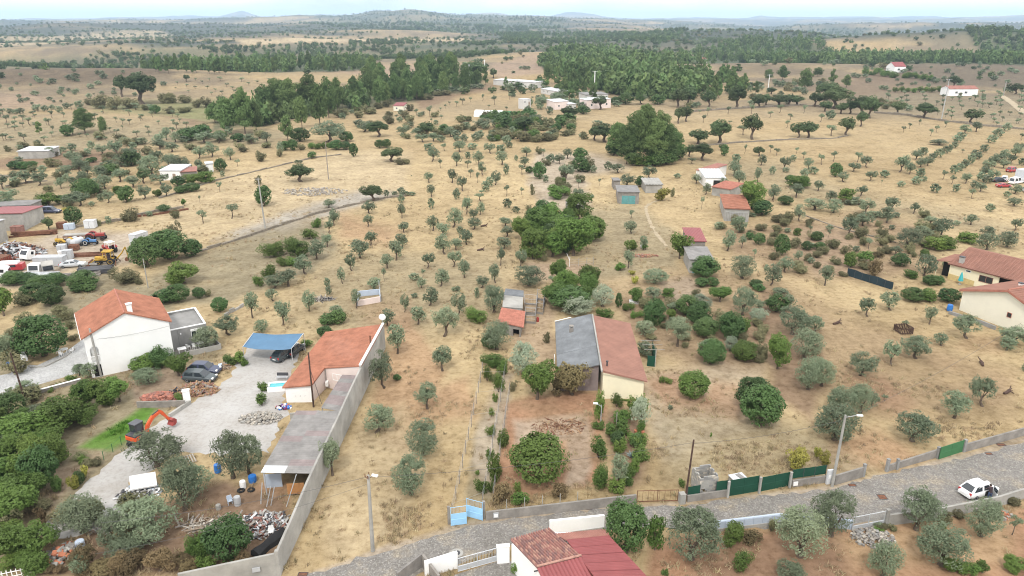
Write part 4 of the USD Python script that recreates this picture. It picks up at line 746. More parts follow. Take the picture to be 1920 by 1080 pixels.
for args in [('white_paint', (.80, .80, .785), .6, .5, .04), ('off_white', (.56, .55, .53), .8, .3, .12), ('cream_paint', (.74, .68, .50), .7, .6, .05), ('pale_cream', (.72, .69, .57), .7, .5, .05), ('pink_paint', (.70, .60, .56), .7, .6, .06),
             ('render_grey', (0.252, 0.248, 0.239), .9, .9, .18), ('light_concrete', (.32, .31, .285), .9, .35, .28), ('old_concrete', (0.235, 0.217, 0.196), .95, 1.1, .25), ('dark_concrete', (0.204, 0.191, 0.178), .95, 1.2, .25),
             ('terracotta', (.325, .14, .088), .85, .9, .26), ('old_tile', (0.261, 0.135, 0.109), .9, 1.6, .35), ('brick_tile', (0.374, 0.157, 0.113), .9, 1.6, .25), ('rose_sheet', (0.252, 0.074, 0.074), .55, .5, .10), ('rust_sheet', (0.296, 0.139, 0.109), .75, .8, .2),
             ('salmon_roof', (.265, .135, .10), .85, .5, .16), ('slate_sheet', (.165, .175, .185), .8, .45, .3), ('grey_sheet', (0.226, 0.217, 0.209), .9, .8, .25), ('mauve_sheet', (0.235, 0.196, 0.191), .9, .8, .2),
             ('white_sheet', (.55, .565, .58), .5, .5, .16), ('ochre_paint', (.56, .44, .21), .8, 1.5, .2), ('red_paint', (.29, .05, .042), .5, .8, .2), ('orange_paint', (.62, .10, .03), .45, 1.0, .12), ('yellow_paint', (.42, .26, .04), .7, 1.8, .45), ('blue_paint', (.075, .18, .36), .5, 1.0, .15),
             ('sky_gate', (.29, .52, .74), .5, .8, .08), ('teal_paint', (.10, .27, .27), .6, 1.0, .15), ('green_mesh', (.010, .060, .036), .7, .6, .2), ('dark_net', (.018, .035, .045), .85, .6, .2), ('cab_grey', (.10, .105, .115), .6, 1., .1), ('green_gate', (.045, .15, .06), .6, .8, .1), ('rust', (.16, .075, .045), .9, 2.5, .4),
             ('timber', (.28, .22, .165), .85, 2.0, .3), ('grey_timber', (.25, .225, .20), .9, 2.0, .3), ('post_wood', (.075, .045, .034), .8, 2.0, .3), ('metal_grey', (.40, .41, .42), .45, 1.5, .1), ('metal_dark', (.06, .06, .065), .5, 2.0, .3),
             ('black_rubber', (.022, .022, .023), .85, 3.0, .2), ('tarp_blue', (.075, .165, .27), .55, .5, .12), ('plastic_white', (.78, .78, .77), .4, 2.0, .03), ('plastic_blue', (.03, .16, .48), .4, 2.0, .05), ('brown_tarp', (.23, .155, .085), .8, 1.5, .3),
             ('stone', (0.287, 0.261, 0.231), .95, 1.8, .3), ('pale_stone', (0.409, 0.374, 0.322), .95, 2.5, .35), ('brick_red', (.42, .16, .09), .9, 3.0, .25), ('skin', (.40, .24, .17), .6, 3., .05), ('cloth_dark', (.05, .035, .04), .9, 4., .3), ('jeans', (.06, .09, .17), .9, 4., .2),
             ('hair', (.03, .02, .015), .7, 9., .2), ('panel_blue', (.40, .46, .54), .6, .6, .08), ('tan_board', (.40, .20, .08), .8, 2.0, .2), ('cork', (.30, .19, .11), .9, 2.0, .4), ('purple_cloth', (.25, .05, .14), .9, 3.0, .3), ('agave', (.20, .26, .25), .6, 2.0, .12)]:
    n_, c_, r_, s_, a_ = args; M[n_] = mat(n_, c_, r_, noise=s_, amt=a_, bump_d=.01 if r_ > .8 else 0.0)
M['metal_bright'] = mat('metal_bright', (.62, .64, .66), .38, noise=1.2, amt=.08, metallic=.6)
M['dark_glass'] = mat('dark_glass', (.018, .022, .026), .12, spec=.6)
M['car_glass'] = mat('car_glass', (.025, .032, .038), .08, spec=.8)
M['lamp_glass'] = mat('lamp_glass', (.75, .75, .72), .15, spec=.6)
M['red_lamp'] = mat('red_lamp', (.45, .02, .02), .2, spec=.6)
M['water'] = mat('water', (.05, .38, .42), .08, spec=.6)
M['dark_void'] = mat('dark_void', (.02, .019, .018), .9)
def carpaint(name, c, rough=.38): M[name] = usdkit.material(stage, '/World/Looks/' + name, {'p': ('principled_bsdf', dict(base_color=c, roughness=rough, coat_weight=.25, coat_roughness=.12))}, [], surface='p.BSDF')
carpaint('car_white', (.78, .79, .79)); carpaint('car_navy', (.045, .055, .10)); carpaint('car_slate', (.055, .07, .075)); carpaint('car_black', (.025, .03, .035)); carpaint('car_silver', (.45, .47, .49)); carpaint('car_red', (.33, .03, .035)); carpaint('car_blue', (.08, .17, .34))
# cobbles: granite setts a decimetre across, and the concrete of the yard
M['cobbles'] = usdkit.material(stage, '/World/Looks/cobbles', {
    'g': ('geometry', {}), 'v': ('voronoi_texture', dict(scale=7.5, randomness=.75)), 'e': ('voronoi_texture', dict(scale=7.5, randomness=.75, feature='distance_to_edge')), 'n': ('noise_texture', dict(scale=.35, detail=5.0, roughness=.7)),
    'w': ('separate_color', {}), 'cr': ('rgb_ramp', dict(ramp=[(0, (.17, .16, .148)), (.5, (.225, .212, .196)), (.85, (.27, .256, .237)), (1, (.33, .315, .29))])), 'nr': ('rgb_ramp', dict(ramp=[(.3, (.78, .77, .75)), (.5, (1, 1, 1)), (.66, (1.28, 1.18, 1.0))])),
    'm': ('mix', dict(mix_type='multiply', fac=1.0)), 'er': ('rgb_ramp', dict(ramp=[(0, (0, 0, 0)), (.06, (1, 1, 1))])), 'm2': ('mix', dict(color1=(.165, .145, .12))), 'b': ('bump', dict(distance=.03, strength=.7)), 'p': ('principled_bsdf', dict(roughness=.8, specular_ior_level=.25))},
    [('g.position', 'v.vector'), ('g.position', 'e.vector'), ('g.position', 'n.vector'), ('v.color', 'w.color'), ('w.r', 'cr.fac'), ('n.fac', 'nr.fac'), ('cr.color', 'm.color1'), ('nr.color', 'm.color2'), ('e.distance', 'er.fac'), ('er.color', 'm2.fac'), ('m.color', 'm2.color2'), ('m2.color', 'p.base_color'), ('er.color', 'b.height'), ('b.normal', 'p.normal')], surface='p.BSDF')
M['yard'] = usdkit.material(stage, '/World/Looks/yard', {
    'g': ('geometry', {}), 'n': ('noise_texture', dict(scale=.16, detail=6.0, roughness=.7)), 'n2': ('noise_texture', dict(scale=2.2, detail=5.0, roughness=.7)), 'r': ('rgb_ramp', dict(ramp=[(.3, (.30, .275, .245)), (.5, (.375, .36, .34)), (.7, (.42, .412, .40))])),
    'r2': ('rgb_ramp', dict(ramp=[(.28, (.78, .77, .74)), (.5, (1, 1, 1)), (.75, (1.08, 1.08, 1.07))])), 'm': ('mix', dict(mix_type='multiply', fac=1.0)), 'b': ('bump', dict(distance=.02, strength=.6)), 'p': ('principled_bsdf', dict(roughness=.9, specular_ior_level=.2))},
    [('g.position', 'n.vector'), ('g.position', 'n2.vector'), ('n.fac', 'r.fac'), ('n2.fac', 'r2.fac'), ('r.color', 'm.color1'), ('r2.color', 'm.color2'), ('m.color', 'p.base_color'), ('n2.fac', 'b.height'), ('b.normal', 'p.normal')], surface='p.BSDF')
M['white_setts'] = usdkit.material(stage, '/World/Looks/white_setts', {
    'g': ('geometry', {}), 'v': ('voronoi_texture', dict(scale=6.0, randomness=.45)), 'w': ('separate_color', {}), 'cr': ('rgb_ramp', dict(ramp=[(0, (.32, .32, .32)), (.5, (.40, .40, .395)), (1, (.46, .46, .45))])), 'n': ('noise_texture', dict(scale=.2, detail=5.0)),
    'nr': ('rgb_ramp', dict(ramp=[(.3, (.82, .81, .8)), (.6, (1.05, 1.05, 1.05))])), 'm': ('mix', dict(mix_type='multiply', fac=1.0)), 'p': ('principled_bsdf', dict(roughness=.8))},
    [('g.position', 'v.vector'), ('g.position', 'n.vector'), ('v.color', 'w.color'), ('w.r', 'cr.fac'), ('n.fac', 'nr.fac'), ('cr.color', 'm.color1'), ('nr.color', 'm.color2'), ('m.color', 'p.base_color')], surface='p.BSDF')
PX = lambda L, z=0.0: [flat(u, v, z) for u, v in L]

# ------------------------------------------------------------------ road and yards
ROAD = [(480, 1130), (560, 1079), (640, 1060), (760, 1022), (845, 997), (910, 981), (1150, 949), (1285, 950), (1360, 936), (1560, 917), (1650, 891), (1770, 867), (1840, 850), (1940, 824), (2060, 790), (2060, 880), (1940, 922), (1860, 944), (1790, 960), (1660, 975), (1560, 984), (1330, 992), (1180, 990), (1030, 1002), (945, 1026), (860, 1058), (806, 1068), (760, 1090), (700, 1130)]
rp = PX(ROAD)
obj('road', sheet(ragged(rp, .16, .7, 3), .012), 'cobbles', kind='structure', label='grey cobbled lane between garden walls', cat='road')
YARD = [(66, 1000), (100, 965), (160, 905), (200, 872), (240, 840), (300, 790), (345, 765), (395, 735), (425, 712), (462, 655), (470, 640), (570, 645), (560, 668), (535, 720), (530, 760), (540, 770), (520, 800), (505, 850), (430, 850), (330, 850), (290, 880), (240, 905), (225, 940), (245, 962), (190, 990), (120, 1010)]
obj('driveway', sheet(ragged(PX(YARD), .25, .8, 4), .008), 'yard', kind='structure', label='pale concrete drive and yard beside the orange-roofed house', cat='driveway')
PATIO = [(-60, 765), (0, 742), (70, 722), (145, 700), (172, 692), (182, 660), (165, 630), (150, 640), (120, 662), (70, 685), (30, 682), (20, 700), (-60, 715)]
obj('patio', sheet(PX(PATIO), .008), 'white_setts', kind='structure', label='white paved yard in front of the white gabled house', cat='patio')
FORE = [(852, 1078), (935, 1052), (955, 1050), (1000, 1090), (1020, 1130), (800, 1130)]
obj('forecourt', sheet(PX(FORE), .008), 'cobbles', kind='structure', label='pebbled forecourt behind the white sliding gate', cat='forecourt')
TRACK = [(1205, 384), (1212, 384), (1225, 410), (1236, 435), (1252, 460), (1256, 470), (1247, 470), (1230, 445), (1216, 418)]
M['dust'] = mat('dust', (.36, .295, .20), .95, noise=.8, amt=.2)
trk = [at(*p) for p in [(1232, 377), (1222, 380), (1211, 388), (1212, 398), (1216, 410), (1222, 424), (1230, 438), (1240, 450), (1250, 462)]]
def ribbon(pts, w, z, seed=0, wob=.2):
    rng = np.random.default_rng(seed); pts = np.array(pts); L = []
    cum = np.concatenate([[0], np.cumsum(np.linalg.norm(np.diff(pts[:, :2], axis=0), axis=1))]); s = np.linspace(0, cum[-1], max(2, int(cum[-1] / 1.0)))
    P = np.column_stack([np.interp(s, cum, pts[:, k]) for k in (0, 1)]); d = np.gradient(P, axis=0); d /= np.linalg.norm(d, axis=1, keepdims=True); n = np.column_stack([-d[:, 1], d[:, 0]])
    ww = w / 2 * (1 + rng.normal(0, wob, len(P)))[:, None]
    A, B = P + n * ww, P - n * ww; X = np.vstack([A, B]); z_ = hz(X[:, 0], X[:, 1]) + z; k = len(P)
    i = np.arange(k - 1); f = np.vstack([np.stack([i, i + k, i + k + 1], 1), np.stack([i, i + k + 1, i + 1], 1)])
    m = trimesh.Trimesh(np.column_stack([X, z_]), f, process=False)
    if m.face_normals[:, 2].mean() < 0: m.invert()
    return m
obj('path', ribbon(trk, .75, .05, 2, .35), 'dust', kind='structure', label='trodden dusty path curving down from the teal-doored shed', cat='path')
pt2 = [at(*p) for p in [(1875, 178), (1893, 190), (1906, 200), (1925, 215)]]
obj('path', ribbon(pt2, 4.0, .12, 3, .1), 'dust', kind='structure', label='pale dirt track running down beside the far white farmhouse', cat='path')
# ------------------------------------------------------------------ the white gabled house
C0 = flat(197, 704); ph = math.radians(33); gd, bd = V(math.cos(ph), math.sin(ph)), V(-math.sin(ph), math.cos(ph))
wA, wB = C0[:2] - gd * 1.48, C0[:2] + gd * 8.8; DEP = 10.3
wC, wD = wB + bd * DEP, wA + bd * DEP
h = TH('white_house', 'white two-storey house with orange tiled gable roof and arched porch', 'house', (*((wA + wC) / 2), 0))
zE, zR, L = 5.85, 8.35, 10.28
arch = [(.35, 2.2), (1.35, 2.2), (1.35, 3.9)] + [(.85 + .5 * math.cos(a), 3.9 + .5 * math.sin(a)) for a in np.linspace(0.1, math.pi - .1, 9)] + [(.35, 3.9)]
h.add('wall', vpoly(wA, wB, [(0, 0), (L, 0), (L, zE), (L / 2, zR - .12), (0, zE)], .25, holes=[arch, [(.35, .05), (1.3, .05), (1.3, 1.75), (.35, 1.75)]]), 'white_paint')
h.add('wall', vpoly(wC, wD, [(0, 0), (L, 0), (L, zE), (L / 2, zR - .12), (0, zE)], .25), 'white_paint')
h.add('wall', wallseg(wB + bd * .25 - gd * .125, wC - bd * .25 - gd * .125, zE, t=.25), 'white_paint')
h.add('wall', wallseg(wA + bd * 2.6 + gd * .125, wD - bd * .25 + gd * .125, zE, t=.25), 'white_paint')
h.add('wall', wallseg(wA + bd * 2.5 + gd * .125, wA + bd * 2.5 + gd * 1.6, 5.6, t=.2), 'white_paint')
h.add('wall', wallseg(wA + bd * .25 + gd * 1.5, wA + bd * 2.4 + gd * 1.5, 5.6, t=.2), 'white_paint')
h.add('porch_floor', hexa([(*p, 2.05) for p in (wA + gd * .05, wA + gd * 1.4 + bd * .26, wA + gd * 1.4 + bd * 2.4, wA + bd * 2.4 + gd * .05)] + [(*p, 2.2) for p in (wA + gd * .05 + bd * .26, wA + gd * 1.4 + bd * .26, wA + gd * 1.4 + bd * 2.4, wA + bd * 2.4 + gd * .05)]), 'light_concrete')
h.add('porch_column', box((*(wA + bd * 2.2 + gd * .14), 2.2), (.26, .26, 3.5), ph), 'white_paint')
h.add('lintel', wallseg(wA + bd * .25 + gd * .13, wA + bd * 2.5 + gd * .13, 1.2, t=.24, z0=4.6), 'white_paint')
for k in range(8):
    q = wA + gd * (.42 + k * .125) - bd * .03
    h.add('baluster', box((*q, 2.28), (.06, .06, .72), ph), 'white_paint')
for k in range(9):
    q = wA - gd * .02 + bd * (.4 + k * .21)
    h.add('baluster', box((*q, 2.25), (.06, .06, .75), ph), 'white_paint')
h.add('handrail', join([wallseg(wA + gd * .33 - bd * .03, wA + gd * 1.37 - bd * .03, .08, t=.09, z0=3.0), wallseg(wA - gd * .02 + bd * .3, wA - gd * .02 + bd * 2.2, .08, t=.09, z0=3.0)]), 'white_paint')
rA, rB, rC, rD = wA - gd * .35 - bd * .2, wB + gd * .35 - bd * .2, wC + gd * .35 + bd * .25, wD - gd * .35 + bd * .25
m0, m1 = (rA + rB) / 2, (rC + rD) / 2; zo = zE - .05
for nm, a, b, c, d in (('west', rD, rA, m0, m1), ('east', rB, rC, m1, m0)):
    h.add('roof', ribbed((*a, zo), (*b, zo), (*c, zR), (*d, zR), .24, .05, 14, .03, .1), 'terracotta')
h.add('ridge_cap', tube([(*m0, zR + .02), (*m1, zR + .02)], [.11, .11], 8), 'brick_tile')
cp = wA + gd * (L / 2 + .75) + bd * .75
ch = h.add('chimney', box((*cp, 7.6), (.62, .5, 1.45), ph), 'white_paint')
h.add('chimney_cap', box((*cp, 9.12), (.8, .66, .1), ph), 'white_paint', ch); h.add('flue', box((*cp, 9.05), (.5, .38, .07), ph), 'metal_dark', ch)
h.add('gutter', wallseg(wA - gd * .40 - bd * .15, wD - gd * .40 + bd * .2, .1, t=.12, z0=zo - .12), 'white_paint')
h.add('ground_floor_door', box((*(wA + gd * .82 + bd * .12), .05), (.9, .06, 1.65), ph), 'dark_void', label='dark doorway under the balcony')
win(h, wB + bd * .0, wC, 3.0, 3.4, 1.2, 1.1); win(h, wB, wC, 6.5, 3.4, 1.2, 1.1)
# its grey annex with a flat roof
aA = flat(322, 656)[:2] + bd * .3; aB = aA + gd * 0
aA = wB + gd * .05 + bd * 3.6; aB = aA + gd * 5.2; aC = aB + bd * 7.6; aD = aA + bd * 7.6
n = TH('annex', 'grey rendered annex with flat roof and low parapet beside the white house', 'annex', (*((aA + aC) / 2), 0))
for a, b in ((aA, aB), (aB, aC), (aC, aD), (aD, aA)):
    d = (b - a) / np.linalg.norm(b - a); i = V(-d[1], d[0]); n.add('wall', wallseg(a + i * .1, b + i * .1 - d * .2, 3.05, t=.2), 'render_grey')
    n.add('parapet_cap', wallseg(a + i * .12 - d * .0, b + i * .12 - d * .27, .1, t=.27, z0=3.053), 'white_paint')
n.add('roof_slab', hexa([(*p, 2.6) for p in (aA + gd * .2 + bd * .2, aB - gd * .2 + bd * .2, aC - gd * .2 - bd * .2, aD + gd * .2 - bd * .2)] + [(*p, 2.75) for p in (aA + gd * .2 + bd * .2, aB - gd * .2 + bd * .2, aC - gd * .2 - bd * .2, aD + gd * .2 - bd * .2)]), 'render_grey')
win(n, aA, aB, 3.0, 1.25, 1.5, 1.1, sill=True); n.add('shutter_box', box((*(aA + gd * 3.75 - bd * .04), 2.36), (1.6, .12, .26), ph), 'white_paint')
n.add('wall_lamp', box((*(aA + gd * 1.6 - bd * .08), 2.2), (.16, .16, .2), ph), 'white_paint'); n.add('downpipe', cyl((*(aA + gd * 1.3 - bd * .06), .02), .05, 2.9, 8), 'render_grey')
tA = aA - bd * 3.2 + gd * .2
obj('terrace', sheet([tA, tA + gd * 5.6, aB + gd * .6 - bd * .03, aA + gd * .05 - bd * .03], .03), 'old_concrete', kind='structure', label='small concrete terrace before the grey annex', cat='terrace')
obj('terrace_wall', join([wallseg(tA + gd * 1.2 - bd * .1, tA + gd * 6.0 - bd * .1, .75, .75, t=.18), wallseg(tA + gd * 6.0, aB + gd * .7 - bd * .4, .75, t=.18)]), 'light_concrete', label='low pale parapet round the annex terrace', cat='wall')
def chair(loc, rz, label, m='plastic_white', group=None):
    c = LTH('garden_chair', label, 'chair', loc, rz, group)
    c.add('seat', box((0, 0, .40), (.46, .44, .04)), m); c.add('backrest', box((0, .21, .44), (.46, .05, .44), 0, (-.15, 0, 0)), m)
    for x in (-.2, .2):
        for y in (-.18, .19): c.add('leg', box((x, y, 0), (.045, .045, .40)), m)
        c.add('armrest', box((x * 1.12, 0, .62), (.05, .42, .035)), m)
def table(loc, rz, label, s=(1.2, .8, .72), m='plastic_white', round_=False):
    c = LTH('garden_table', label, 'table', loc, rz)
    c.add('tabletop', cyl((0, 0, s[2]), s[0] / 2, .04, 20) if round_ else box((0, 0, s[2]), (s[0], s[1], .04)), m)
    for x in (-1, 1):
        for y in (-1, 1): c.add('leg', box((x * s[0] * .36, y * s[1] * .36, 0), (.055, .055, s[2])), m)
q = aA + gd * 4.0 - bd * 1.1; table((*q, .03), ph, 'white plastic table under the annex window')
q = aA + gd * 3.0 - bd * 1.3; chair((*q, .03), ph + .4, 'white plastic chair by the table on the annex terrace')
q = aA + gd * 1.2 - bd * 2.0; table((*q, .03), ph, 'white square table at the corner of the white house', (1.1, 1.0, .8))
q = aA + gd * 2.2 - bd * .9; chair((*q, .03), ph + 2.0, 'pale chair against the grey annex wall near the downpipe')
# the paved yard: kerb wall, parasol, table set
K0, K1, K2 = flat(-60, 776)[:2], flat(60, 741)[:2], flat(152, 716)[:2]
k = TH('kerb_wall', 'low white-topped wall edging the paved yard of the white house', 'wall', (*K1, 0))
k.add('wall', join([wallseg(K0, K1, .45, t=.25), wallseg(K1, K2, .45, t=.25)]), 'old_concrete'); k.add('coping', join([wallseg(K0, K1, .06, t=.32, z0=.452), wallseg(K1, K2, .06, t=.32, z0=.452)]), 'white_paint')
rngp = random.Random(3)
for j in range(7):
    s = .34 + j * .085; p = K1 + (K2 - K1) * (s + .05) + V(-.1, .5)
    pt = TH('flower_pot', ['first', 'second', 'third', 'fourth', 'fifth', 'sixth', 'seventh'][j] + ' small pot plant along the paved yard wall, counting from the dark wooden pole', 'pot plant', (*p, .01))
    pt.add('pot', cyl((*p, .01), .11, .26, 10, .15), 'brick_tile'); pt.add('plant', cards(np.random.default_rng(j).normal(0, .12, (60, 3)) * [1, 1, .8] + [*p, .42], np.random.default_rng(j + 9).normal(0, 1, (60, 3)), .06, .5, np.random.default_rng(j)), 'bright_leaf' if j % 3 else 'rusty_leaf')
p = flat(48, 683)
u = TH('parasol', 'closed white parasol standing in the paved yard', 'parasol', p); u.add('pole', cyl(p, .03, 2.6, 8), 'metal_grey'); u.add('base', cyl(p, .3, .09, 14), 'light_concrete')
cn = []
for j in range(8):
    a = j * math.pi / 4; cn.append(tube([p + V(.03 * math.cos(a), .03 * math.sin(a), 2.55), p + V(.2 * math.cos(a), .2 * math.sin(a), 1.5), p + V(.3 * math.cos(a), .3 * math.sin(a), .55)], [.05, .13, .15], 6))
u.add('canopy', join(cn), 'plastic_white')
p = flat(122, 663); table(p, .3, 'white round table under the big dark tree of the paved yard', (1.0, 1.0, .7), round_=True)
for j, (dx, dy, r, lab) in enumerate(((-.9, .1, 1.5, 'white chair drawn up to the round yard table on its parasol side'), (.9, .2, -1.4, 'white chair drawn up to the round yard table on its house side'), (.1, -1.0, 3.1, 'white chair drawn up to the round yard table, nearest the kerb wall'))): chair(p + V(dx, dy, 0), r, lab)
p = flat(25, 687); t = TH('bright_tarp', 'small bright blue sheet spread under the olive by the parasol', 'sheet', p); t.add('sheet', slab(p + V(-.9, -.5, .5), p + V(.9, -.2, .75), p + V(.8, .5, .8), p + V(-.8, .3, .6), .03), 'plastic_blue'); t.add('frame', box(p + V(0, 0, 0), (1.2, .5, .45)), 'metal_dark')
# planted kerb ring round the big dark tree
ring = [flat(*q) for q in ((40, 680), (60, 690), (85, 688), (110, 676), (125, 668), (140, 655))]
obj('bed_edging', join([wallseg(ring[j], ring[j + 1], .16, t=.18) for j in range(5)]), 'light_concrete', label='curved pale edging round the bed of the big dark yard tree', cat='edging')

# ------------------------------------------------------------------ the long boundary wall and the orange-roofed house
P0, P1 = flat(527, 1078)[:2], flat(724, 650)[:2]; bw = (P1 - P0) / np.linalg.norm(P1 - P0); bn = V(-bw[1], bw[0])
LB = np.linalg.norm(P1 - P0); sy = lambda y: (y - P0[1]) / bw[1]
w = TH('boundary_wall', 'long pale rendered wall stepping up from the lane to the orange-roofed house', 'wall', (*P0, 0))
w.add('wall', vpoly(P0, P1, [(0, 0), (sy(83.0), 0), (sy(83.0), 3.95), (sy(76), 3.75), (sy(72), 3.5), (sy(64), 3.35), (sy(60), 3.2), (sy(55), 2.75), (0, 2.5)], .22), 'light_concrete')
w.add('pier', box((*(P0 + bn * .12), 0), (.32, .32, 2.6), math.atan2(bw[1], bw[0])), 'light_concrete')
F0 = flat(340, 1112)[:2]
f = TH('front_wall', 'grey block wall along the lane below the junk yard', 'wall', (*P0, 0)); f.add('wall', wallseg(F0, P0 - bw * 0 + bn * .24, 2.0, 2.3, t=.22), 'light_concrete')
q0 = P0 + (F0 - P0) / np.linalg.norm(F0 - P0) * 1.9
f.add('meter_box', box((*(q0 + V(.03, -.13)), .9), (.65, .08, .42), math.atan2((P0 - F0)[1], (P0 - F0)[0])), 'metal_grey')
# house
I = flat(609, 690, 2.9); R0 = np.array([*(P0 + bw * sy(83.2)), 4.15]); R1 = np.array([*(P0 + bw * sy(97.6)), 3.75])
L0 = flat(529, 727, 2.2); W0 = flat(585, 722, 2.5); L1 = flat(611, 623, 2.7); K = L0 + (L1 - L0) * .38
o = TH('orange_roof_house', 'low pink-walled L-shaped house with orange tiled roof against the long wall', 'house', (*((I + R1) / 2)[:2], 0))
o.add('roof', ribbed(K, L1, R1, R0 - 0 * V(1, 0, 0), .26, .05, 13, .03, .12), 'terracotta'); 
o.add('roof', ribbed(L0, K, I + V(0, 0, .02), W0, .26, .05, 9, .03, .12), 'terracotta')
o.add('roof', slab(K + V(0, 0, .001), I, R0, K + (R0 - K) * .02 + V(0, .1, 0), .1), 'terracotta')
fl0, fl1 = L0[:2] + V(.3, .35), W0[:2] + V(-.25, .35); il = I[:2] + V(-.2, .25); ir = R0[:2] + V(-.05, .25); bl, br = L1[:2] + V(.3, -.3), R1[:2] + V(-.1, -.3)
o.add('wall', wallseg(fl0, fl1, 2.15, 2.4, t=.25), 'white_paint', label='white end wall of the wing')
o.add('wall', wallseg(fl1 + V(0, .13), il + V(0, 0), 2.4, 2.8, t=.25), 'pink_paint'); o.add('wall', wallseg(il + V(.1, .1), ir, 2.8, 4.0, t=.25), 'pink_paint')
o.add('wall', vpoly(P0 + bw * sy(83.05), P0 + bw * sy(97.6), [(0, 0), (sy(97.6) - sy(83.05), 0), (sy(97.6) - sy(83.05), 3.85), (0, 4.3)], .24), 'light_concrete')
o.add('wall_coping', vpoly(P0 + bw * sy(83.05) - bn * .04, P0 + bw * sy(97.6) - bn * .04, [(0, 4.305), (sy(97.6) - sy(83.05), 3.855), (sy(97.6) - sy(83.05), 3.98), (0, 4.43)], .32), 'white_paint')
o.add('wall', wallseg(bl, br, 2.6, 3.6, t=.25), 'pink_paint'); o.add('wall', wallseg(fl0 + V(0, .13), bl, 2.1, 2.6, t=.25), 'pink_paint')
win(o, il + V(.1, -.0), ir + V(0, -.12), 1.15, 1.3, 1.35, .95); o.add('air_conditioner', box((*(il + V(.35, -.35)), .5), (.35, .85, .6), .05), 'white_paint'); o.add('downpipe', cyl((*(il + V(.22, -.2)), .1), .04, 2.7, 6), 'light_concrete')
o.add('chimney', cyl((*(P0 + bw * sy(90.2) + bn * .35), 3.9), .11, 1.3, 8), 'rust')
d = P0 + bw * sy(97.2) + bn * .1
sd = o.add('dish_arm', cyl((*d, 3.8), .03, 1.1, 6), 'metal_grey'); dm = trimesh.creation.icosphere(2, .5); dm.vertices *= [1, .25, 1]; dm.apply_translation((*d, 5.0)); o.add('satellite_dish', dm, 'plastic_white', sd, True)
# the blue tarpaulin carport
cor = [flat(455, 650, 2.3), flat(475, 624, 2.5), flat(569, 625, 2.9), flat(546, 654, 2.6)]
tp = TH('tarpaulin_canopy', 'blue tarpaulin sagging between four posts over a parked car', 'canopy', (*np.mean(cor, 0)[:2], 0))
gu = np.linspace(0, 1, 19); TV = []
for a in gu:
    for b in gu:
        p = (cor[0] * (1 - a) + cor[3] * a) * (1 - b) + (cor[1] * (1 - a) + cor[2] * a) * b
        TV.append(p - V(0, 0, 1) * (1.1 * a * (1 - a) * (1.2 - .5 * b) + .35 * b * (1 - b) + .05 * math.sin(9 * a + 4 * b) * a * (1 - a) * 4))
i = np.arange(18 * 18); g = (i // 18) * 19 + i % 18
ts = trimesh.Trimesh(np.array(TV), np.vstack([np.stack([g, g + 19, g + 20], 1), np.stack([g, g + 20, g + 1], 1)]), process=False)
cp_ = usdkit; pr = tp.add('tarpaulin', ts, 'tarp_blue', None, True); UsdGeom.Mesh(pr).CreateDoubleSidedAttr(True)
for c in cor: tp.add('post', cyl((c[0], c[1], 0), .05, c[2] + .05, 8), 'metal_grey')
tp.add('edge_bar', rod(cor[0], cor[1], .04), 'metal_bright'); tp.add('edge_bar', rod(cor[2], cor[3], .04), 'metal_bright')
# the corrugated lean-to roofs along the wall
ea, eb = flat(489, 886, 2.75), np.array([*(P0 + bw * sy(61.6) + bn * .25), 3.05]); ec, ed = np.array([*(P0 + bw * sy(73.6) + bn * .25), 3.2]), flat(556, 770, 2.9)
s = TH('lean_to_shed', 'open shed under a grey corrugated lean-to roof along the long wall', 'shed', (*((ea + ec) / 2)[:2], 0))
for r in range(11):
    for cidx, (t0, t1) in enumerate(((0, .48), (.48, 1.0))):
        a0, a1 = r / 11, (r + 1) / 11 + .012
        lo0, lo1, hi0, hi1 = ea + (ed - ea) * a0, ea + (ed - ea) * min(a1, 1), eb + (ec - eb) * a0, eb + (ec - eb) * min(a1, 1)
        z = V(0, 0, .016 * (r % 2) + .022 * cidx)
        A, B, C_, D_ = lo0 + (hi0 - lo0) * t0, lo1 + (hi1 - lo1) * t0, lo1 + (hi1 - lo1) * t1, lo0 + (hi0 - lo0) * t1
        mt = 'white_sheet' if (r == 0 and cidx == 0) else ( 'mauve_sheet' if (r * 7 + cidx * 3) % 5 == 0 else 'grey_sheet')
        s.add('roof_sheet', ribbed(A + z, B + z, C_ + z, D_ + z, .3, .055, 0, 0, .012), mt, label='whitish edge sheet' if mt == 'white_sheet' else None)
for q, hh in ((ea + V(.25, .15, 0), 2.7), (flat(527, 905), 2.9), (ed + V(.1, -.2, 0), 2.8), (ea * .5 + ed * .5, 2.8)): s.add('post', cyl((q[0], q[1], 0), .06, hh, 6), 'metal_grey')
s.add('eave_beam', rod(ea + V(0, .2, -.12), eb + V(0, .2, -.12), .06), 'grey_timber'); s.add('eave_beam', rod(ed + V(0, -.2, -.12), ec + V(0, -.2, -.12), .06), 'grey_timber')
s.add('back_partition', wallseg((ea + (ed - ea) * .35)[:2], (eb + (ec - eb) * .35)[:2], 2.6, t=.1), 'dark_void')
br1 = flat(537, 950); s.add('brace', rod(br1, (ea + (eb - ea) * .72) - V(0, 0, .1), .045), 'metal_bright')
s.add('board', wallseg(flat(540, 930)[:2] + V(0, 0), flat(572, 928)[:2], 1.25, t=.05, z0=.2), 'tan_board', label='rust-brown board leaning in the shed')
s.add('pale_panel', wallseg(flat(497, 915)[:2], flat(530, 912)[:2], 1.6, t=.05), 'panel_blue')
ga, gb = np.array([*(P0 + bw * sy(82.9) + bn * .25), 2.95]), np.array([*(P0 + bw * sy(74.0) + bn * .25), 2.9]); gc, gd_ = flat(602, 765, 2.5), flat(642, 703, 2.7)
s2 = TH('covered_passage', 'mauve-grey corrugated roof over the passage beside the pink wall', 'canopy', (*((ga + gc) / 2)[:2], 0))
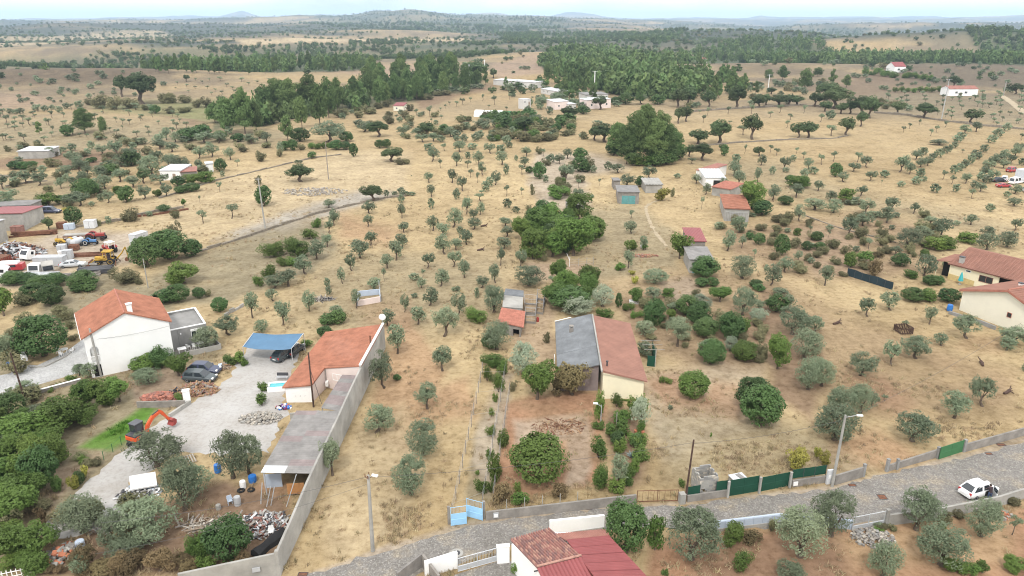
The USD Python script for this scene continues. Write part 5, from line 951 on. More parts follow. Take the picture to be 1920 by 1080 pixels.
for r in range(8):
    a0, a1 = r / 8, min(1, (r + 1) / 8 + .012); z = V(0, 0, .016 * (r % 2))
    s2.add('roof_sheet', ribbed(gc + (gd_ - gc) * a0 + z, gc + (gd_ - gc) * a1 + z, gb + (ga - gb) * a1 + z, gb + (ga - gb) * a0 + z, .3, .055, 0, 0, .012), 'mauve_sheet' if r % 3 else 'grey_sheet')
for q in (gc + V(.1, .1, 0), gd_ + V(.1, -.1, 0)): s2.add('post', cyl((q[0], q[1], 0), .05, 2.5, 6), 'metal_grey')
# yard dividing wall ahead of the lean-to
obj('yard_wall', wallseg(flat(545, 790)[:2], flat(600, 785)[:2], 1.1, t=.2), 'light_concrete', label='short pale wall between the bicycles and the lean-to roof', cat='wall')

# ------------------------------------------------------------------ the pair of houses in the long plots: slate-grey roof and salmon roof
zr = 4.0; ra, rb_ = flat(1112, 591, zr), flat(1129, 694, zr); e0, e1 = V(17.5, 100.6, 2.65), V(16.75, 82.0, 2.65)
c = TH('salmon_roof_house', 'cream-walled house under a plain salmon single-slope roof', 'house', (14.2, 91, 0))
c.add('roof', ribbed(e1 + V(.1, -.1, 0), e0, V(ra[0], ra[1], zr), V(rb_[0], rb_[1] - .1, zr), .5, .012, 26, .012, .12), 'salmon_roof')
c.add('wall', vpoly((11.35, 82.35), (16.5, 82.35), [(0, 0), (5.15, 0), (5.15, 2.6), (0, 3.88)], .25), 'cream_paint')
c.add('wall', wallseg((16.42, 82.65), (17.15, 100.3), 2.55, t=.22), 'cream_paint'); c.add('wall', vpoly((17.2, 100.4), (11.9, 100.4), [(0, 0), (5.3, 0), (5.3, 3.85), (0, 2.55)], -.25), 'cream_paint'); c.add('wall', wallseg((11.45, 82.65), (11.95, 100.1), 3.8, t=.2), 'cream_paint')
c.add('ridge_upstand', wallseg((11.12, 81.95), (11.85, 100.5), .24, t=.2, z0=3.93), 'light_concrete')
c.add('fascia', vpoly((11.1, 81.95), (16.85, 81.95), [(0, 3.90), (5.75, 2.52), (5.75, 2.62), (0, 4.0)], .06), 'salmon_roof')
fp = flat(1138, 688, 3.7); fl = c.add('flue_pipe', cyl((fp[0], fp[1], 3.4), .1, 1.0, 8), 'metal_dark'); c.add('flue_cap', cyl((fp[0], fp[1], 4.42), .16, .14, 8), 'metal_dark', fl)
g = TH('grey_roof_house', 'old house with a weathered slate-grey sheet roof beside the salmon roof', 'house', (8.4, 90, 0))
for k in range(3):
    y0, y1 = 84.2 + k * 5.7, 84.2 + (k + 1) * 5.7 - .02; X = lambda y: (11.0 + (y - 82) * .04, 5.75 + (y - 82) * .035)
    g.add('roof_sheet', ribbed((X(y0)[1], y0, 2.55 + .02 * (k % 2)), (X(y1)[1], y1, 2.55 + .02 * (k % 2)), (X(y1)[0], y1, 3.85 + .02 * (k % 2)), (X(y0)[0], y0, 3.85 + .02 * (k % 2)), .28, .02, 7, .015, .08), 'slate_sheet')
g.add('wall', wallseg((6.05, 84.7), (6.65, 101.0), 2.5, t=.25), 'render_grey'); g.add('wall', vpoly((6.0, 84.5), (11.05, 84.5), [(0, 0), (5.05, 0), (5.05, 3.75), (0, 2.5)], .25), 'mauve_sheet'); g.add('wall', vpoly((11.7, 101.1), (6.5, 101.1), [(0, 0), (5.2, 0), (5.2, 2.5), (0, 3.75)], -.25), 'render_grey')
g.add('edge_flashing', rod((6.35, 101.2, 2.7), (8.8, 101.3, 3.3), .06), 'white_paint')
cb = flat(1071, 622, 3.1); k = g.add('chimney', box((cb[0], cb[1], 2.7), (.55, .5, 1.0)), 'old_concrete'); g.add('chimney_cap', join([box((cb[0] + x, cb[1], 3.7), (.1, .45, .3)) for x in (-.22, .22)] + [box((cb[0], cb[1], 4.0), (.62, .55, .07))]), 'stone', k)
win(g, (5.82, 92), (5.82, 86), .5, .9, 1.0, 1.0)
# the tile-roofed hen house and its wire pens
h1 = TH('tile_roof_shed', 'old block shed with a lopsided red clay tile roof next to wire pens', 'shed', (-.5, 98, 0))
a, b, cc, dd = flat(933, 603, 2.1), flat(982, 614, 1.7), flat(985, 584, 1.9), flat(940, 577, 2.4)
h1.add('roof', ribbed(b, cc, dd, a, .22, .05, 12, .035, .08), 'brick_tile')
fa, fb_ = a[:2] + V(.25, .2), b[:2] + V(-.45, .3)
h1.add('wall', vpoly(fa, fb_, [(0, 0), (np.linalg.norm(fb_ - fa), 0), (np.linalg.norm(fb_ - fa), 1.7), (0, 2.05)], .18, holes=[[(2.2, .0), (3.2, .0), (3.2, 1.15), (2.2, 1.15)]]), 'old_concrete'); h1.add('wall', wallseg(fb_ + V(-.1, .2), cc[:2] + V(-.4, -.1), 1.65, t=.18), 'old_concrete'); h1.add('wall', wallseg(fa + V(.1, .2), dd[:2] + V(.3, -.1), 2.0, t=.18), 'old_concrete'); h1.add('wall', wallseg(dd[:2] + V(.25, -.1), cc[:2] + V(-.4, -.1), 2.2, 1.8, t=.18), 'old_concrete')
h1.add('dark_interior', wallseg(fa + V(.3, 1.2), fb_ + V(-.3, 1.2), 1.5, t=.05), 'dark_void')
h2 = TH('block_coop', 'grey block coop with pale sheet roof, beyond the red tiled shed', 'shed', (.2, 106, 0))
a, b, cc, dd = flat(942, 575, 2.3), flat(980, 578, 2.1), flat(981, 557, 2.1), flat(944, 553, 2.4)
h2.add('roof', slab(a, b, cc, dd, .09), 'light_concrete'); h2.add('wall', wallseg(a[:2] + V(.2, .15), b[:2] + V(-.2, .15), 2.2, 2.0, t=.15), 'light_concrete'); h2.add('wall', wallseg(b[:2] + V(-.2, .3), cc[:2] + V(-.2, -.2), 2.0, t=.15), 'light_concrete'); h2.add('wall', wallseg(a[:2] + V(.2, .3), dd[:2] + V(.2, -.2), 2.2, t=.15), 'light_concrete')
h3 = TH('grey_sheet_coop', 'small coop with grey corrugated roof, farthest of the coops beside the pens', 'shed', (.6, 112, 0))
a, b, cc, dd = flat(944, 553, 2.0), flat(982, 557, 1.9), flat(982, 545, 2.0), flat(948, 541, 2.2)
h3.add('roof', ribbed(a, b, cc, dd, .2, .03, 0, 0, .03), 'slate_sheet'); h3.add('wall', wallseg(a[:2] + V(.2, .15), b[:2] + V(-.2, .15), 1.85, t=.15), 'old_concrete'); h3.add('wall', wallseg(b[:2] + V(-.2, .3), cc[:2] + V(-.2, -.2), 1.8, t=.15), 'old_concrete')
def pen(label, corners, hgt, name='wire_pen'):
    t = TH(name, label, 'pen', (*np.mean([q[:2] for q in corners], 0), 0))
    n = len(corners)
    for j in range(n):
        a, b = V(*corners[j][:2]), V(*corners[(j + 1) % n][:2]); t.add('post', cyl((*a, 0), .04, hgt, 6), 'grey_timber')
        t.add('rail', join([rod((*a, z), (*b, z), .022) for z in (hgt - .05, hgt * .55)]), 'metal_grey'); t.add('kickboard', wallseg(a, b, .35, t=.04), 'old_concrete')
        k = max(2, int(np.linalg.norm(b - a) / .22)); t.add('wire_mesh', join([rod((*(a + (b - a) * x), .3), (*(a + (b - a) * x), hgt), .006, 3) for x in np.linspace(0, 1, k)]), 'metal_dark')
pen('dark wire pen built against the pale coop', PX([(984, 588), (1005, 590), (1006, 573), (984, 571)]), 1.9)
pen('narrow wire cage, farther of the pens by the coops', PX([(1006, 588), (1018, 590), (1022, 565), (1008, 562)]), 2.0)
pen('low wire pen beside the red tiled shed', PX([(985, 606), (1004, 607), (1004, 592), (985, 590)]), 1.4)
# cottages, barns and sheds given by the foot of their front wall
def cottage(name, label, cat, p0, p1, depth, hf, hb=None, roof='mono', wallm='white_paint', roofm='terracotta', over=.25, wins=(), doors=(), ribs=.3, courses=0, amp=.04, flip=False, yaw=None, panes='dark_glass', doorm='timber', ridge_h=None, px=True, group=None):
    a = at(*p0) if px else V(*p0); b = at(*p1) if px else V(*p1)
    z0 = min(a[2], b[2]) - .05; A, B = a[:2], b[:2]; d = (B - A) / np.linalg.norm(B - A); nn = V(-d[1], d[0]); W = np.linalg.norm(B - A)
    if yaw: cc, ss = math.cos(yaw), math.sin(yaw); d = V(d[0] * cc - d[1] * ss, d[0] * ss + d[1] * cc); nn = V(-d[1], d[0]); B = A + d * W
    C, D = B + nn * depth, A + nn * depth; hb = hf if hb is None else hb
    t = TH(name, label, cat, (*((A + C) / 2), z0), group=group); zz = lambda m: m.apply_translation((0, 0, z0)) or m
    t2 = .2
    if roof == 'gable':
        rh = ridge_h or hf + depth * .18
        side = [(0, 0), (depth, 0), (depth, hb), (depth / 2, rh - .08), (0, hf)]
        t.add('wall', zz(vpoly(A, B, [(0, 0), (W, 0), (W, hf), (0, hf)], t2)), wallm); t.add('wall', zz(vpoly(C, D, [(0, 0), (W, 0), (W, hb), (0, hb)], t2)), wallm)
        t.add('wall', zz(vpoly(B + nn * t2, C - nn * t2, [(0, 0), (depth - 2 * t2, 0), (depth - 2 * t2, hb), (depth / 2 - t2, rh - .08), (0, hf)], t2)), wallm); t.add('wall', zz(vpoly(D - nn * t2, A + nn * t2, [(0, 0), (depth - 2 * t2, 0), (depth - 2 * t2, hf), (depth / 2 - t2, rh - .08), (0, hb)], t2)), wallm)
        a1, b1, c1, d1 = A - (d + nn) * over, B + (d - nn) * over, C + (d + nn) * over, D - (d - nn) * over; m0_, m1_ = (a1 + d1) / 2, (b1 + c1) / 2
        z1 = z0 + hf - .03
        t.add('roof', ribbed((*a1, z1), (*b1, z1), (*m1_, z0 + rh), (*m0_, z0 + rh), ribs, amp, courses, .03, .1), roofm); t.add('roof', ribbed((*c1, z1), (*d1, z1), (*m0_, z0 + rh), (*m1_, z0 + rh), ribs, amp, courses, .03, .1), roofm)
    else:
        t.add('wall', zz(vpoly(A, B, [(0, 0), (W, 0), (W, hf), (0, hf)], t2)), wallm); t.add('wall', zz(vpoly(C, D, [(0, 0), (W, 0), (W, hb), (0, hb)], t2)), wallm)
        t.add('wall', zz(vpoly(B + nn * t2, C - nn * t2, [(0, 0), (depth - 2 * t2, 0), (depth - 2 * t2, hb), (0, hf)], t2)), wallm); t.add('wall', zz(vpoly(D - nn * t2, A + nn * t2, [(0, 0), (depth - 2 * t2, 0), (depth - 2 * t2, hf), (0, hb)], t2)), wallm)
        a1, b1, c1, d1 = A - (d + nn) * over, B + (d - nn) * over, C + (d + nn) * over, D - (d - nn) * over
        f = ribbed((*a1, z0 + hf + .13), (*b1, z0 + hf + .13), (*c1, z0 + hb + .13), (*d1, z0 + hb + .13), ribs, amp, courses, .03, .1); t.add('roof', f, roofm)
    for w_ in wins:
        s0, zz0, ww, hh = w_; win(t, A, B, s0, z0 + zz0, ww, hh, pane=panes)
    for s0, ww, hh in doors: door(t, A, B, s0, ww, hh, doorm, z0, name='door')
    return t, A, B, C, D, d, nn, z0
cottage('garage_shed', 'grey block shed with a two-leaf teal door at the end of the dusty path', 'shed', (1158, 382), (1196, 381), 11.0, 3.1, 2.4, 'mono', 'old_concrete', 'grey_sheet', doors=[(1.0, 1.7, 2.2), (2.75, 1.7, 2.2)], doorm='teal_paint', yaw=-.2)
cottage('tank_shed', 'low grey tank-like shed patched with pale sheets, beside the teal-doored shed', 'shed', (1210, 362), (1241, 362), 7.0, 2.3, 2.6, 'mono', 'light_concrete', 'light_concrete', ribs=.8, amp=.08)
cottage('block_hut', 'narrow block hut behind the teal-doored shed', 'shed', (1151, 356), (1162, 356), 5.0, 2.6, 2.3, 'mono', 'old_concrete', 'grey_sheet')
cottage('bright_roof_shed', 'shed with a gleaming pale metal roof, farthest of the sheds by the long path', 'shed', (1322, 352), (1354, 350), 9, 2.8, 3.6, 'mono', 'white_paint', 'white_sheet', ribs=.9, amp=.05, doors=[(2.2, 2.0, 2.2)], doorm='dark_void', yaw=-.3)
cottage('rusty_lean_to', 'lean-to with a faded red roof behind the gleaming metal shed', 'shed', (1304, 335), (1322, 338), 12, 2.6, 3.0, 'mono', 'white_paint', 'rust_sheet')
tt, A_, B_, C_2, D_2, d_, n_, z_ = cottage('red_roof_barn', 'long white barn with an orange-red roof and a barred front', 'barn', (1357, 414), (1394, 410), 15, 3.0, 3.0, 'mono', 'light_concrete', 'terracotta', ribs=.28, courses=20, yaw=-.55)
for k in range(14): tt.add('bar', box((*(A_ + d_ * (.3 + k * .36) - n_ * .25), z_), (.05, .05, 2.3)), 'metal_grey')
tt.add('bar_rail', join([rod((*(A_ + d_ * .2 - n_ * .25), z_ + zz), (*(A_ + d_ * 5.2 - n_ * .25), z_ + zz), .03) for zz in (.2, 2.3)]), 'metal_grey')
cottage('brick_roof_store', 'small store with worn orange roof joined to the back of the white barn', 'shed', (1334, 366), (1366, 372), 8, 2.3, 2.6, 'mono', 'light_concrete', 'brick_tile', ribs=.28, courses=10, yaw=.1)
cottage('grey_tin_shed', 'shed with pale grey sheet roof and blue-green door behind the round green tree', 'shed', (1292, 512), (1330, 509), 7.5, 2.7, 2.9, 'mono', 'light_concrete', 'grey_sheet', doors=[(.6, 1.6, 2.1)], doorm='teal_paint', ribs=.9, amp=.02, yaw=-.3)
cottage('crimson_roof_shed', 'shed with a crimson sheet roof joined behind the grey tin shed', 'shed', (1289, 476), (1319, 475), 8.5, 2.7, 3.1, 'mono', 'old_concrete', 'rose_sheet', yaw=-.2)
tr = at(1063, 393); tB = at(1096, 393)
t = TH('concrete_trough', 'grey roofless concrete tank in the long dusty plot', 'tank', tr)
ln = np.linalg.norm((tB - tr)[:2]); dd_ = (tB - tr)[:2] / ln; nn_ = V(-dd_[1], dd_[0])
for a, b in ((tr[:2], tB[:2]), (tB[:2], tB[:2] + nn_ * 4), (tB[:2] + nn_ * 4, tr[:2] + nn_ * 4), (tr[:2] + nn_ * 4, tr[:2])): t.add('wall', wallseg(a, b - (b - a) / np.linalg.norm(b - a) * .2, 1.7, t=.2, z0=tr[2] - .05), 'render_grey')
t.add('floor', sheet([tr[:2], tB[:2], tB[:2] + nn_ * 4, tr[:2] + nn_ * 4], tr[2] + .3), 'light_concrete')
cottage('red_roof_hut', 'hut with a dull red roof among shrubs below the pine belt', 'hut', (738, 208), (757, 208), 8, 2.6, 3.4, 'mono', 'pale_cream', 'rose_sheet', wins=[(1.2, 1.0, .9, .9)])
cottage('farm_shed', 'low shed with a bright white roof behind the dark green hedge', 'shed', (36, 298), (92, 297), 8, 2.6, 2.9, 'mono', 'light_concrete', 'white_sheet', ribs=1.0)
cottage('white_roof_house', 'small house with a white flat roof among olives on the terraced slope', 'house', (302, 338), (340, 338), 8, 2.9, 3.2, 'mono', 'white_paint', 'white_sheet', ribs=1.0, wins=[(1.5, 1.1, 1.0, 1.0)], doors=[(3.6, .9, 2.0)])
cottage('rust_roof_store', 'store with rusty brown roof joined to the white flat-roofed house', 'shed', (341, 338), (370, 336), 6, 2.4, 2.7, 'mono', 'old_concrete', 'rust_sheet')
cottage('bright_hut', 'tiny pale hut beside the shrub bank on the terraced slope', 'hut', (388, 323), (401, 322), 3.5, 2.6, 2.6, 'mono', 'white_paint', 'white_sheet')
cottage('red_roof_workshop', 'grey workshop with dusky red roof at the edge of the scrap yard', 'workshop', (-30, 434), (48, 432), 9, 4.0, 3.4, 'mono', 'light_concrete', 'rose_sheet', ribs=1.0, amp=.03)
cottage('scrapyard_shed', 'pale metal shed with white roof nearest the scrap heap', 'shed', (-60, 480), (16, 450), 9, 4.6, 4.2, 'mono', 'light_concrete', 'white_sheet', ribs=1.0, amp=.03)
cottage('grey_yard_store', 'low grey-roofed store behind the dusky red workshop', 'shed', (-30, 412), (60, 409), 6, 3.2, 3.0, 'mono', 'old_concrete', 'grey_sheet')
cottage('white_farmhouse', 'white farmhouse with two windows and red-brown roof above the rows of young olives', 'house', (1778, 180), (1832, 180), 9, 4.4, 4.4, 'gable', 'white_paint', 'rust_sheet', wins=[(4.0, 1.6, 1.6, 1.3), (10.0, 1.6, 1.8, 1.3)], doors=[(7.2, 1.1, 2.2)])
cottage('far_red_roof_house', 'far white house with a bright red roof on the scrubby slope', 'house', (1676, 136), (1697, 136), 12, 5, 5, 'gable', 'white_paint', 'rose_sheet', wins=[(3, 1.8, 2, 1.6), (9, 1.8, 2, 1.6)], ridge_h=8.5)
cottage('far_pale_house', 'far pale house with a brown roof at the foot of the dark forest', 'house', (1311, 119), (1326, 118), 10, 5, 5, 'gable', 'pale_cream', 'rust_sheet', wins=[(3, 1.5, 2, 1.5)])
# the hamlet
cottage('long_white_wall_barn', 'long low white barn at the edge of the hamlet, trees before it', 'barn', (925, 159), (1003, 166), 9, 4.0, 4.4, 'mono', 'off_white', 'white_sheet', ribs=2.0, wins=[(16, 1.6, 1.4, 1.4), (26, 1.6, 1.4, 1.4), (34, 1.6, 1.4, 1.4)], doors=[(21, 2, 2.6)])
cottage('white_row_house', 'white row of low buildings in the hamlet behind olive crowns', 'house', (1014, 175), (1047, 181), 7, 3.0, 3.5, 'mono', 'off_white', 'white_sheet', ribs=2.0, wins=[(4, 1.2, 1.2, 1.2), (9, 1.2, 1.2, 1.2)])
cottage('white_cube_house', 'small white cube house with two dark openings in the hamlet', 'house', (981, 205), (995, 204), 5, 5.0, 5.0, 'mono', 'off_white', 'white_sheet', over=.05, wins=[(.7, 3.2, .8, 1.2)], doors=[(3.2, .9, 3.8)])
cottage('pink_hamlet_house', 'pinkish hamlet house with a white roof above the big oak crown', 'house', (1040, 206), (1066, 204), 8, 4.0, 4.6, 'mono', 'pink_paint', 'white_sheet', ribs=1.5, wins=[(2.0, 1.4, 1.1, 1.1)])
cottage('white_roof_annex', 'low white-roofed annex joined to the pinkish hamlet house', 'annex', (1067, 205), (1080, 204), 6, 2.6, 2.9, 'mono', 'off_white', 'white_sheet', ribs=1.5)
cottage('hamlet_long_house', 'grey-roofed house of the hamlet beside the tall white pole', 'house', (1098, 190), (1140, 188), 9, 3.6, 4.2, 'mono', 'off_white', 'grey_sheet', ribs=1.2, wins=[(3, 1.5, 1.2, 1.2), (8, 1.5, 1.2, 1.2), (13, 1.5, 1.2, 1.2)], doors=[(10.5, 1.1, 2.2)])
cottage('hamlet_pink_block', 'pink-fronted block of the hamlet half hidden by a round dark oak', 'house', (1100, 205), (1145, 202), 7, 4.6, 5.0, 'mono', 'pink_paint', 'white_sheet', ribs=1.2, wins=[(2.5, 1.5, 1.1, 1.3), (12, 1.5, 1.1, 1.3)])
cottage('hamlet_white_shed', 'bright white shed of the hamlet nearest the pine forest', 'shed', (1044, 167), (1058, 168), 6, 2.8, 3.0, 'mono', 'off_white', 'white_sheet', ribs=1.5)
gh0, gh1 = at(888, 219), at(955, 221)
gt = TH('polytunnel', 'long rounded white polytunnel with a green netted end', 'polytunnel', gh0)
axis = (gh1 - gh0)[:2]; Lg = np.linalg.norm(axis); axis /= Lg; gn = V(-axis[1], axis[0])
def tunnel(s0, s1, r):
    a = np.linspace(0, math.pi, 15); Vv = []
    for s in np.linspace(s0, s1, 9):
        for t_ in a: Vv.append((*(gh0[:2] + axis * s + gn * (3.2 + r * math.cos(t_))), gh0[2] - .1 + r * 1.05 * math.sin(t_)))
    i = np.arange(8 * 14); q = (i // 14) * 15 + i % 14
    return trimesh.Trimesh(np.array(Vv), np.vstack([np.stack([q, q + 15, q + 16], 1), np.stack([q, q + 16, q + 1], 1)]), process=False)
UsdGeom.Mesh(gt.add('cover', tunnel(0, Lg * .78, 3.0), 'plastic_white', None, True)).CreateDoubleSidedAttr(True); UsdGeom.Mesh(gt.add('net_end', tunnel(Lg * .78 + .05, Lg, 2.9), 'green_gate', None, True)).CreateDoubleSidedAttr(True)
# ------------------------------------------------------------------ the cream houses on the right
A = flat(1798, 581)[:2]; Bq = flat(1877, 613)[:2]; d = (Bq - A) / np.linalg.norm(Bq - A); n_ = V(-d[1], d[0])
W = 15.0; DP = 17.0
h = TH('cream_gable_house', 'cream house with broad red tiled gable roof and one small dark window', 'house', (*(A + d * W / 2 + n_ * DP / 2), 0))
h.add('wall', vpoly(A, A + d * W, [(0, 0), (W, 0), (W, 3.6), (W / 2, 6.0), (0, 3.5)], .25), 'pale_cream')
h.add('wall', wallseg(A + n_ * .25 + d * .125, A + n_ * DP + d * .125, 3.5, t=.25), 'pale_cream'); h.add('wall', wallseg(A + d * W + n_ * .25 - d * .125, A + d * W + n_ * DP - d * .125, 3.5, t=.25), 'pale_cream'); h.add('wall', vpoly(A + d * W + n_ * DP, A + n_ * DP, [(0, 0), (W, 0), (W, 3.5), (W / 2, 6.0), (0, 3.5)], .25), 'pale_cream')
a0, b0 = A - d * .4 - n_ * .35, A + d * (W + .4) - n_ * .35; m0 = A + d * W / 2 - n_ * .35; up = n_ * (DP + .7)
h.add('roof', ribbed((*(a0 + up), 3.5), (*a0, 3.5), (*m0, 6.12), (*(m0 + up), 6.12), .26, .05, 18, .03, .14), 'salmon_roof'); h.add('roof', ribbed((*b0, 3.5), (*(b0 + up), 3.5), (*(m0 + up), 6.12), (*m0, 6.12), .26, .05, 18, .03, .14), 'salmon_roof')
h.add('bargeboard', vpoly(a0 - n_ * .06, b0 - n_ * .06, [(0, 3.18), (W / 2 + .4, 5.80), (W + .8, 3.18), (W + .8, 3.52), (W / 2 + .4, 6.14), (0, 3.52)], .055), 'brick_tile')
h.add('ridge_cap', tube([(*m0, 6.2), (*(m0 + up), 6.2)], [.11, .11], 8), 'brick_tile')
win(h, A, A + d * W, 8.0, 1.9, .75, .8, frame='brick_tile', mull=0); c = A + d * 5.2 + n_ * 5.5; k = h.add('chimney', box((*c, 4.6), (.55, .5, 1.15), math.atan2(d[1], d[0])), 'white_paint'); h.add('chimney_cap', box((*c, 5.76), (.7, .62, .1), math.atan2(d[1], d[0])), 'metal_dark', k)
A2, B2 = flat(1770, 521)[:2], flat(1840, 540)[:2]; d2 = (B2 - A2) / np.linalg.norm(B2 - A2); n2 = V(-d2[1], d2[0]); W2 = 26.0; D2 = 13.0
h = TH('ochre_base_house', 'long cream house with ochre-stained base and red tiled roof behind the gable house', 'house', (*(A2 + d2 * 8 + n2 * 5), 0))
A3 = A2 + d2 * .6; h.add('wall', vpoly(A3, A3 + d2 * 8.4, [(0, 0), (8.4, 0), (8.4, 2.95), (0, 2.95)], .25), 'cream_paint'); h.add('wall', wallseg(A3 + n2 * .25 + d2 * .12, A3 + n2 * D2 + d2 * .12, 2.95, t=.25), 'cream_paint'); h.add('wall', vpoly(A3 + d2 * W2 + n2 * D2, A3 + n2 * D2, [(0, 0), (W2, 0), (W2, 2.95), (0, 2.95)], .25), 'cream_paint')
h.add('wall_base', vpoly(A3 - n2 * .03, A3 + d2 * 4.6 - n2 * .03, [(0, 0), (4.6, 0), (4.6, .9), (0, 1.1)], .028), 'ochre_paint', label='ochre-stained plinth')
a0 = A3 - d2 * .3 - n2 * .4; b0 = A3 + d2 * (W2 + .3) - n2 * .4; up = n2 * (D2 + .8); zr2 = 4.9
h.add('roof', ribbed((*a0, 2.95), (*b0, 2.95), (*(b0 + up / 2), zr2), (*(a0 + up / 2), zr2), .26, .05, 18, .03, .14), 'salmon_roof'); h.add('roof', ribbed((*(b0 + up), 2.95), (*(a0 + up), 2.95), (*(a0 + up / 2), zr2), (*(b0 + up / 2), zr2), .26, .05, 18, .03, .14), 'salmon_roof')
h.add('gable', vpoly(A3 + n2 * D2, A3, [(0, 2.95), (D2, 2.95), (D2 / 2, zr2 - .1)], .2), 'cream_paint')
win(h, A3, A3 + d2 * 8.4, 2.8, 2.2, .9, .4, mull=0); win(h, A3, A3 + d2 * 8.4, 5.2, 1.1, 2.3, 1.2, frame='old_tile', mull=1)
c = A3 + d2 * 1.4 + n2 * .9; k = h.add('chimney', box((*c, 2.9), (.75, .6, 1.5), math.atan2(d2[1], d2[0])), 'light_concrete'); h.add('chimney_cap', box((*c, 4.42), (.9, .75, .1), math.atan2(d2[1], d2[0])), 'metal_dark', k)
pz = 2.75; p_a, p_b = A2 - d2 * 2.1 + n2 * .3, A2 - d2 * 2.1 + n2 * 7
h.add('porch_roof', ribbed((*p_b, pz), (*p_a, pz), (*(A2 + d2 * .5 + n2 * .3), 3.3), (*(A2 + d2 * .5 + n2 * 7), 3.3), .26, .05, 5, .03, .12), 'salmon_roof')
for s_ in (.5, 3.5, 6.6): h.add('porch_post', cyl((*(A2 - d2 * 1.9 + n2 * s_), 0), .08, 2.7, 8), 'cream_paint')
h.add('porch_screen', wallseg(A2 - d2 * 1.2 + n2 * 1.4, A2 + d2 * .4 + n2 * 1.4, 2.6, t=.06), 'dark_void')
p = flat(1799, 533); u = TH('folded_parasol', 'folded turquoise parasol beside the ochre-based house', 'parasol', p); u.add('pole', cyl(p, .035, 2.4, 6), 'metal_grey'); u.add('canopy', tube([p + V(0, 0, 2.35), p + V(.05, 0, 1.6), p + V(.1, .05, .7)], [.06, .25, .45], 9), 'plastic_blue' if 0 else 'water'); u.add('base', cyl(p, .3, .1, 12), 'light_concrete')
p = flat(1780, 583); u = TH('blue_barrel', 'bright blue barrel at the corner of the cream gable house', 'barrel', p); u.add('drum', tube([p, p + V(0, 0, .05), p + V(0, 0, .5), p + V(0, 0, 1.0), p + V(0, 0, 1.08)], [.36, .42, .46, .42, .36], 16), 'plastic_blue'); u.add('lid', cyl(p + V(0, 0, 1.08), .34, .05, 14), 'plastic_blue')
for x0, x1, hh, lab in (((1793, 586), (1850, 604), .5, 'low grey retaining wall along the foot of the cream gable house'), ((1850, 604), (1880, 616), .6, 'stepped grey kerb below the small dark window')):
    obj('retaining_wall', wallseg(flat(*x0)[:2] - n_ * 1.6, flat(*x1)[:2] - n_ * 1.6, hh, t=.3), 'render_grey', label=lab, cat='wall')
f0, f1 = at(1588, 517), at(1673, 544)
t = TH('dark_screen_fence', 'dark blue-green mesh screen fence at the edge of the olive plot', 'fence', f0)
for k in range(6):
    a, b = f0 + (f1 - f0) * k / 6, f0 + (f1 - f0) * (k + 1) / 6; t.add('post', cyl(a, .04, 1.6, 6), 'metal_dark'); t.add('screen_panel', wallseg(a[:2], b[:2], 1.45 + .1 * math.sin(k * 2), 1.45 + .1 * math.sin(k * 2 + 2), .03, .05), 'dark_net')
# ------------------------------------------------------------------ the roofs at the foot of the view
zE3, zR3 = 2.8, 3.55
ea, eb = flat(957, 1011, zE3), flat(1031, 990, zE3); rc, rd = flat(1090, 1042, zR3), flat(1007, 1063, zR3)
h = TH('lane_house', 'house beside the lane with old clay tiles in front of rose-red sheet roofing', 'house', (*((ea + rc) / 2)[:2], 0))
NC, NR = 16, 11; tm = []
ax = (eb - ea) / NC; upv = np.cross(eb - ea, rd - ea); upv /= np.linalg.norm(upv); upv = upv if upv[2] > 0 else -upv
trg = np.random.default_rng(8); M['tile_a'] = mat('tile_a', (.30, .15, .125), .9, noise=3, amt=.3); M['tile_b'] = mat('tile_b', (.22, .125, .115), .9, noise=3, amt=.3); M['tile_c'] = mat('tile_c', (.37, .215, .17), .9, noise=3, amt=.3)
rf = h.add('tiled_roof', slab(ea - upv * .05, eb - upv * .05, rc - upv * .05, rd - upv * .05, .12), 'tile_b')
for r in range(NR):
    for q in range(NC):
        s0, s1 = q / NC, (q + 1) / NC; t0, t1 = r / NR, min(1, (r + 1.12) / NR)
        P = lambda s, t: (ea * (1 - s) + eb * s) * (1 - t) + (rd * (1 - s) + rc * s) * t
        vv, j = [], trg.uniform(-.012, .012)
        for t_, z_ in ((t0, .075), (t1, .045)):
            for s_, hh in ((.1, -.06), (.3, .06), (.5, .105), (.7, .06), (.9, -.06)): vv.append(P(s0 + (s1 - s0) * s_, t_) + upv * (hh + z_ - .05 + j))
        fv = [(i, i + 1, i + 6) for i in range(4)] + [(i, i + 6, i + 5) for i in range(4)] + [(0, 2, 1), (0, 3, 2), (0, 4, 3)]
        m = trimesh.Trimesh(np.array(vv), np.array(fv), process=False)
        if m.face_normals[:8, 2].mean() < 0: m.invert()
        h.add('roof_tile', m, ['tile_a', 'tile_a', 'tile_b', 'tile_c'][trg.integers(4)], rf)
h.add('ridge_mortar', tube([rd + upv * .06, rc + upv * .06], [.10, .10], 6), 'tile_c')
x0, x1 = flat(1007, 1066, 3.5), flat(1090, 1045, 3.5); dirL = flat(1028, 1110, 3.2) - x0; dirL = dirL / np.linalg.norm(dirL)
for k in range(4):
    a, b = x0 + (x1 - x0) * k / 4, x0 + (x1 - x0) * (k + 1) / 4 + (x1 - x0) * .01; z = V(0, 0, .012 * (k % 2)); dn = V(dirL[0], dirL[1], -.12) * 6
    h.add('sheet_roofing', ribbed(a + dn + z, b + dn + z, b + z, a + z, .3, .06, 0, 0, .02), 'rose_sheet')
y0, y1, y2, y3 = flat(1062, 1012, 3.35), flat(1142, 1004, 2.9), flat(1216, 1084, 2.9), flat(1118, 1086, 3.6)
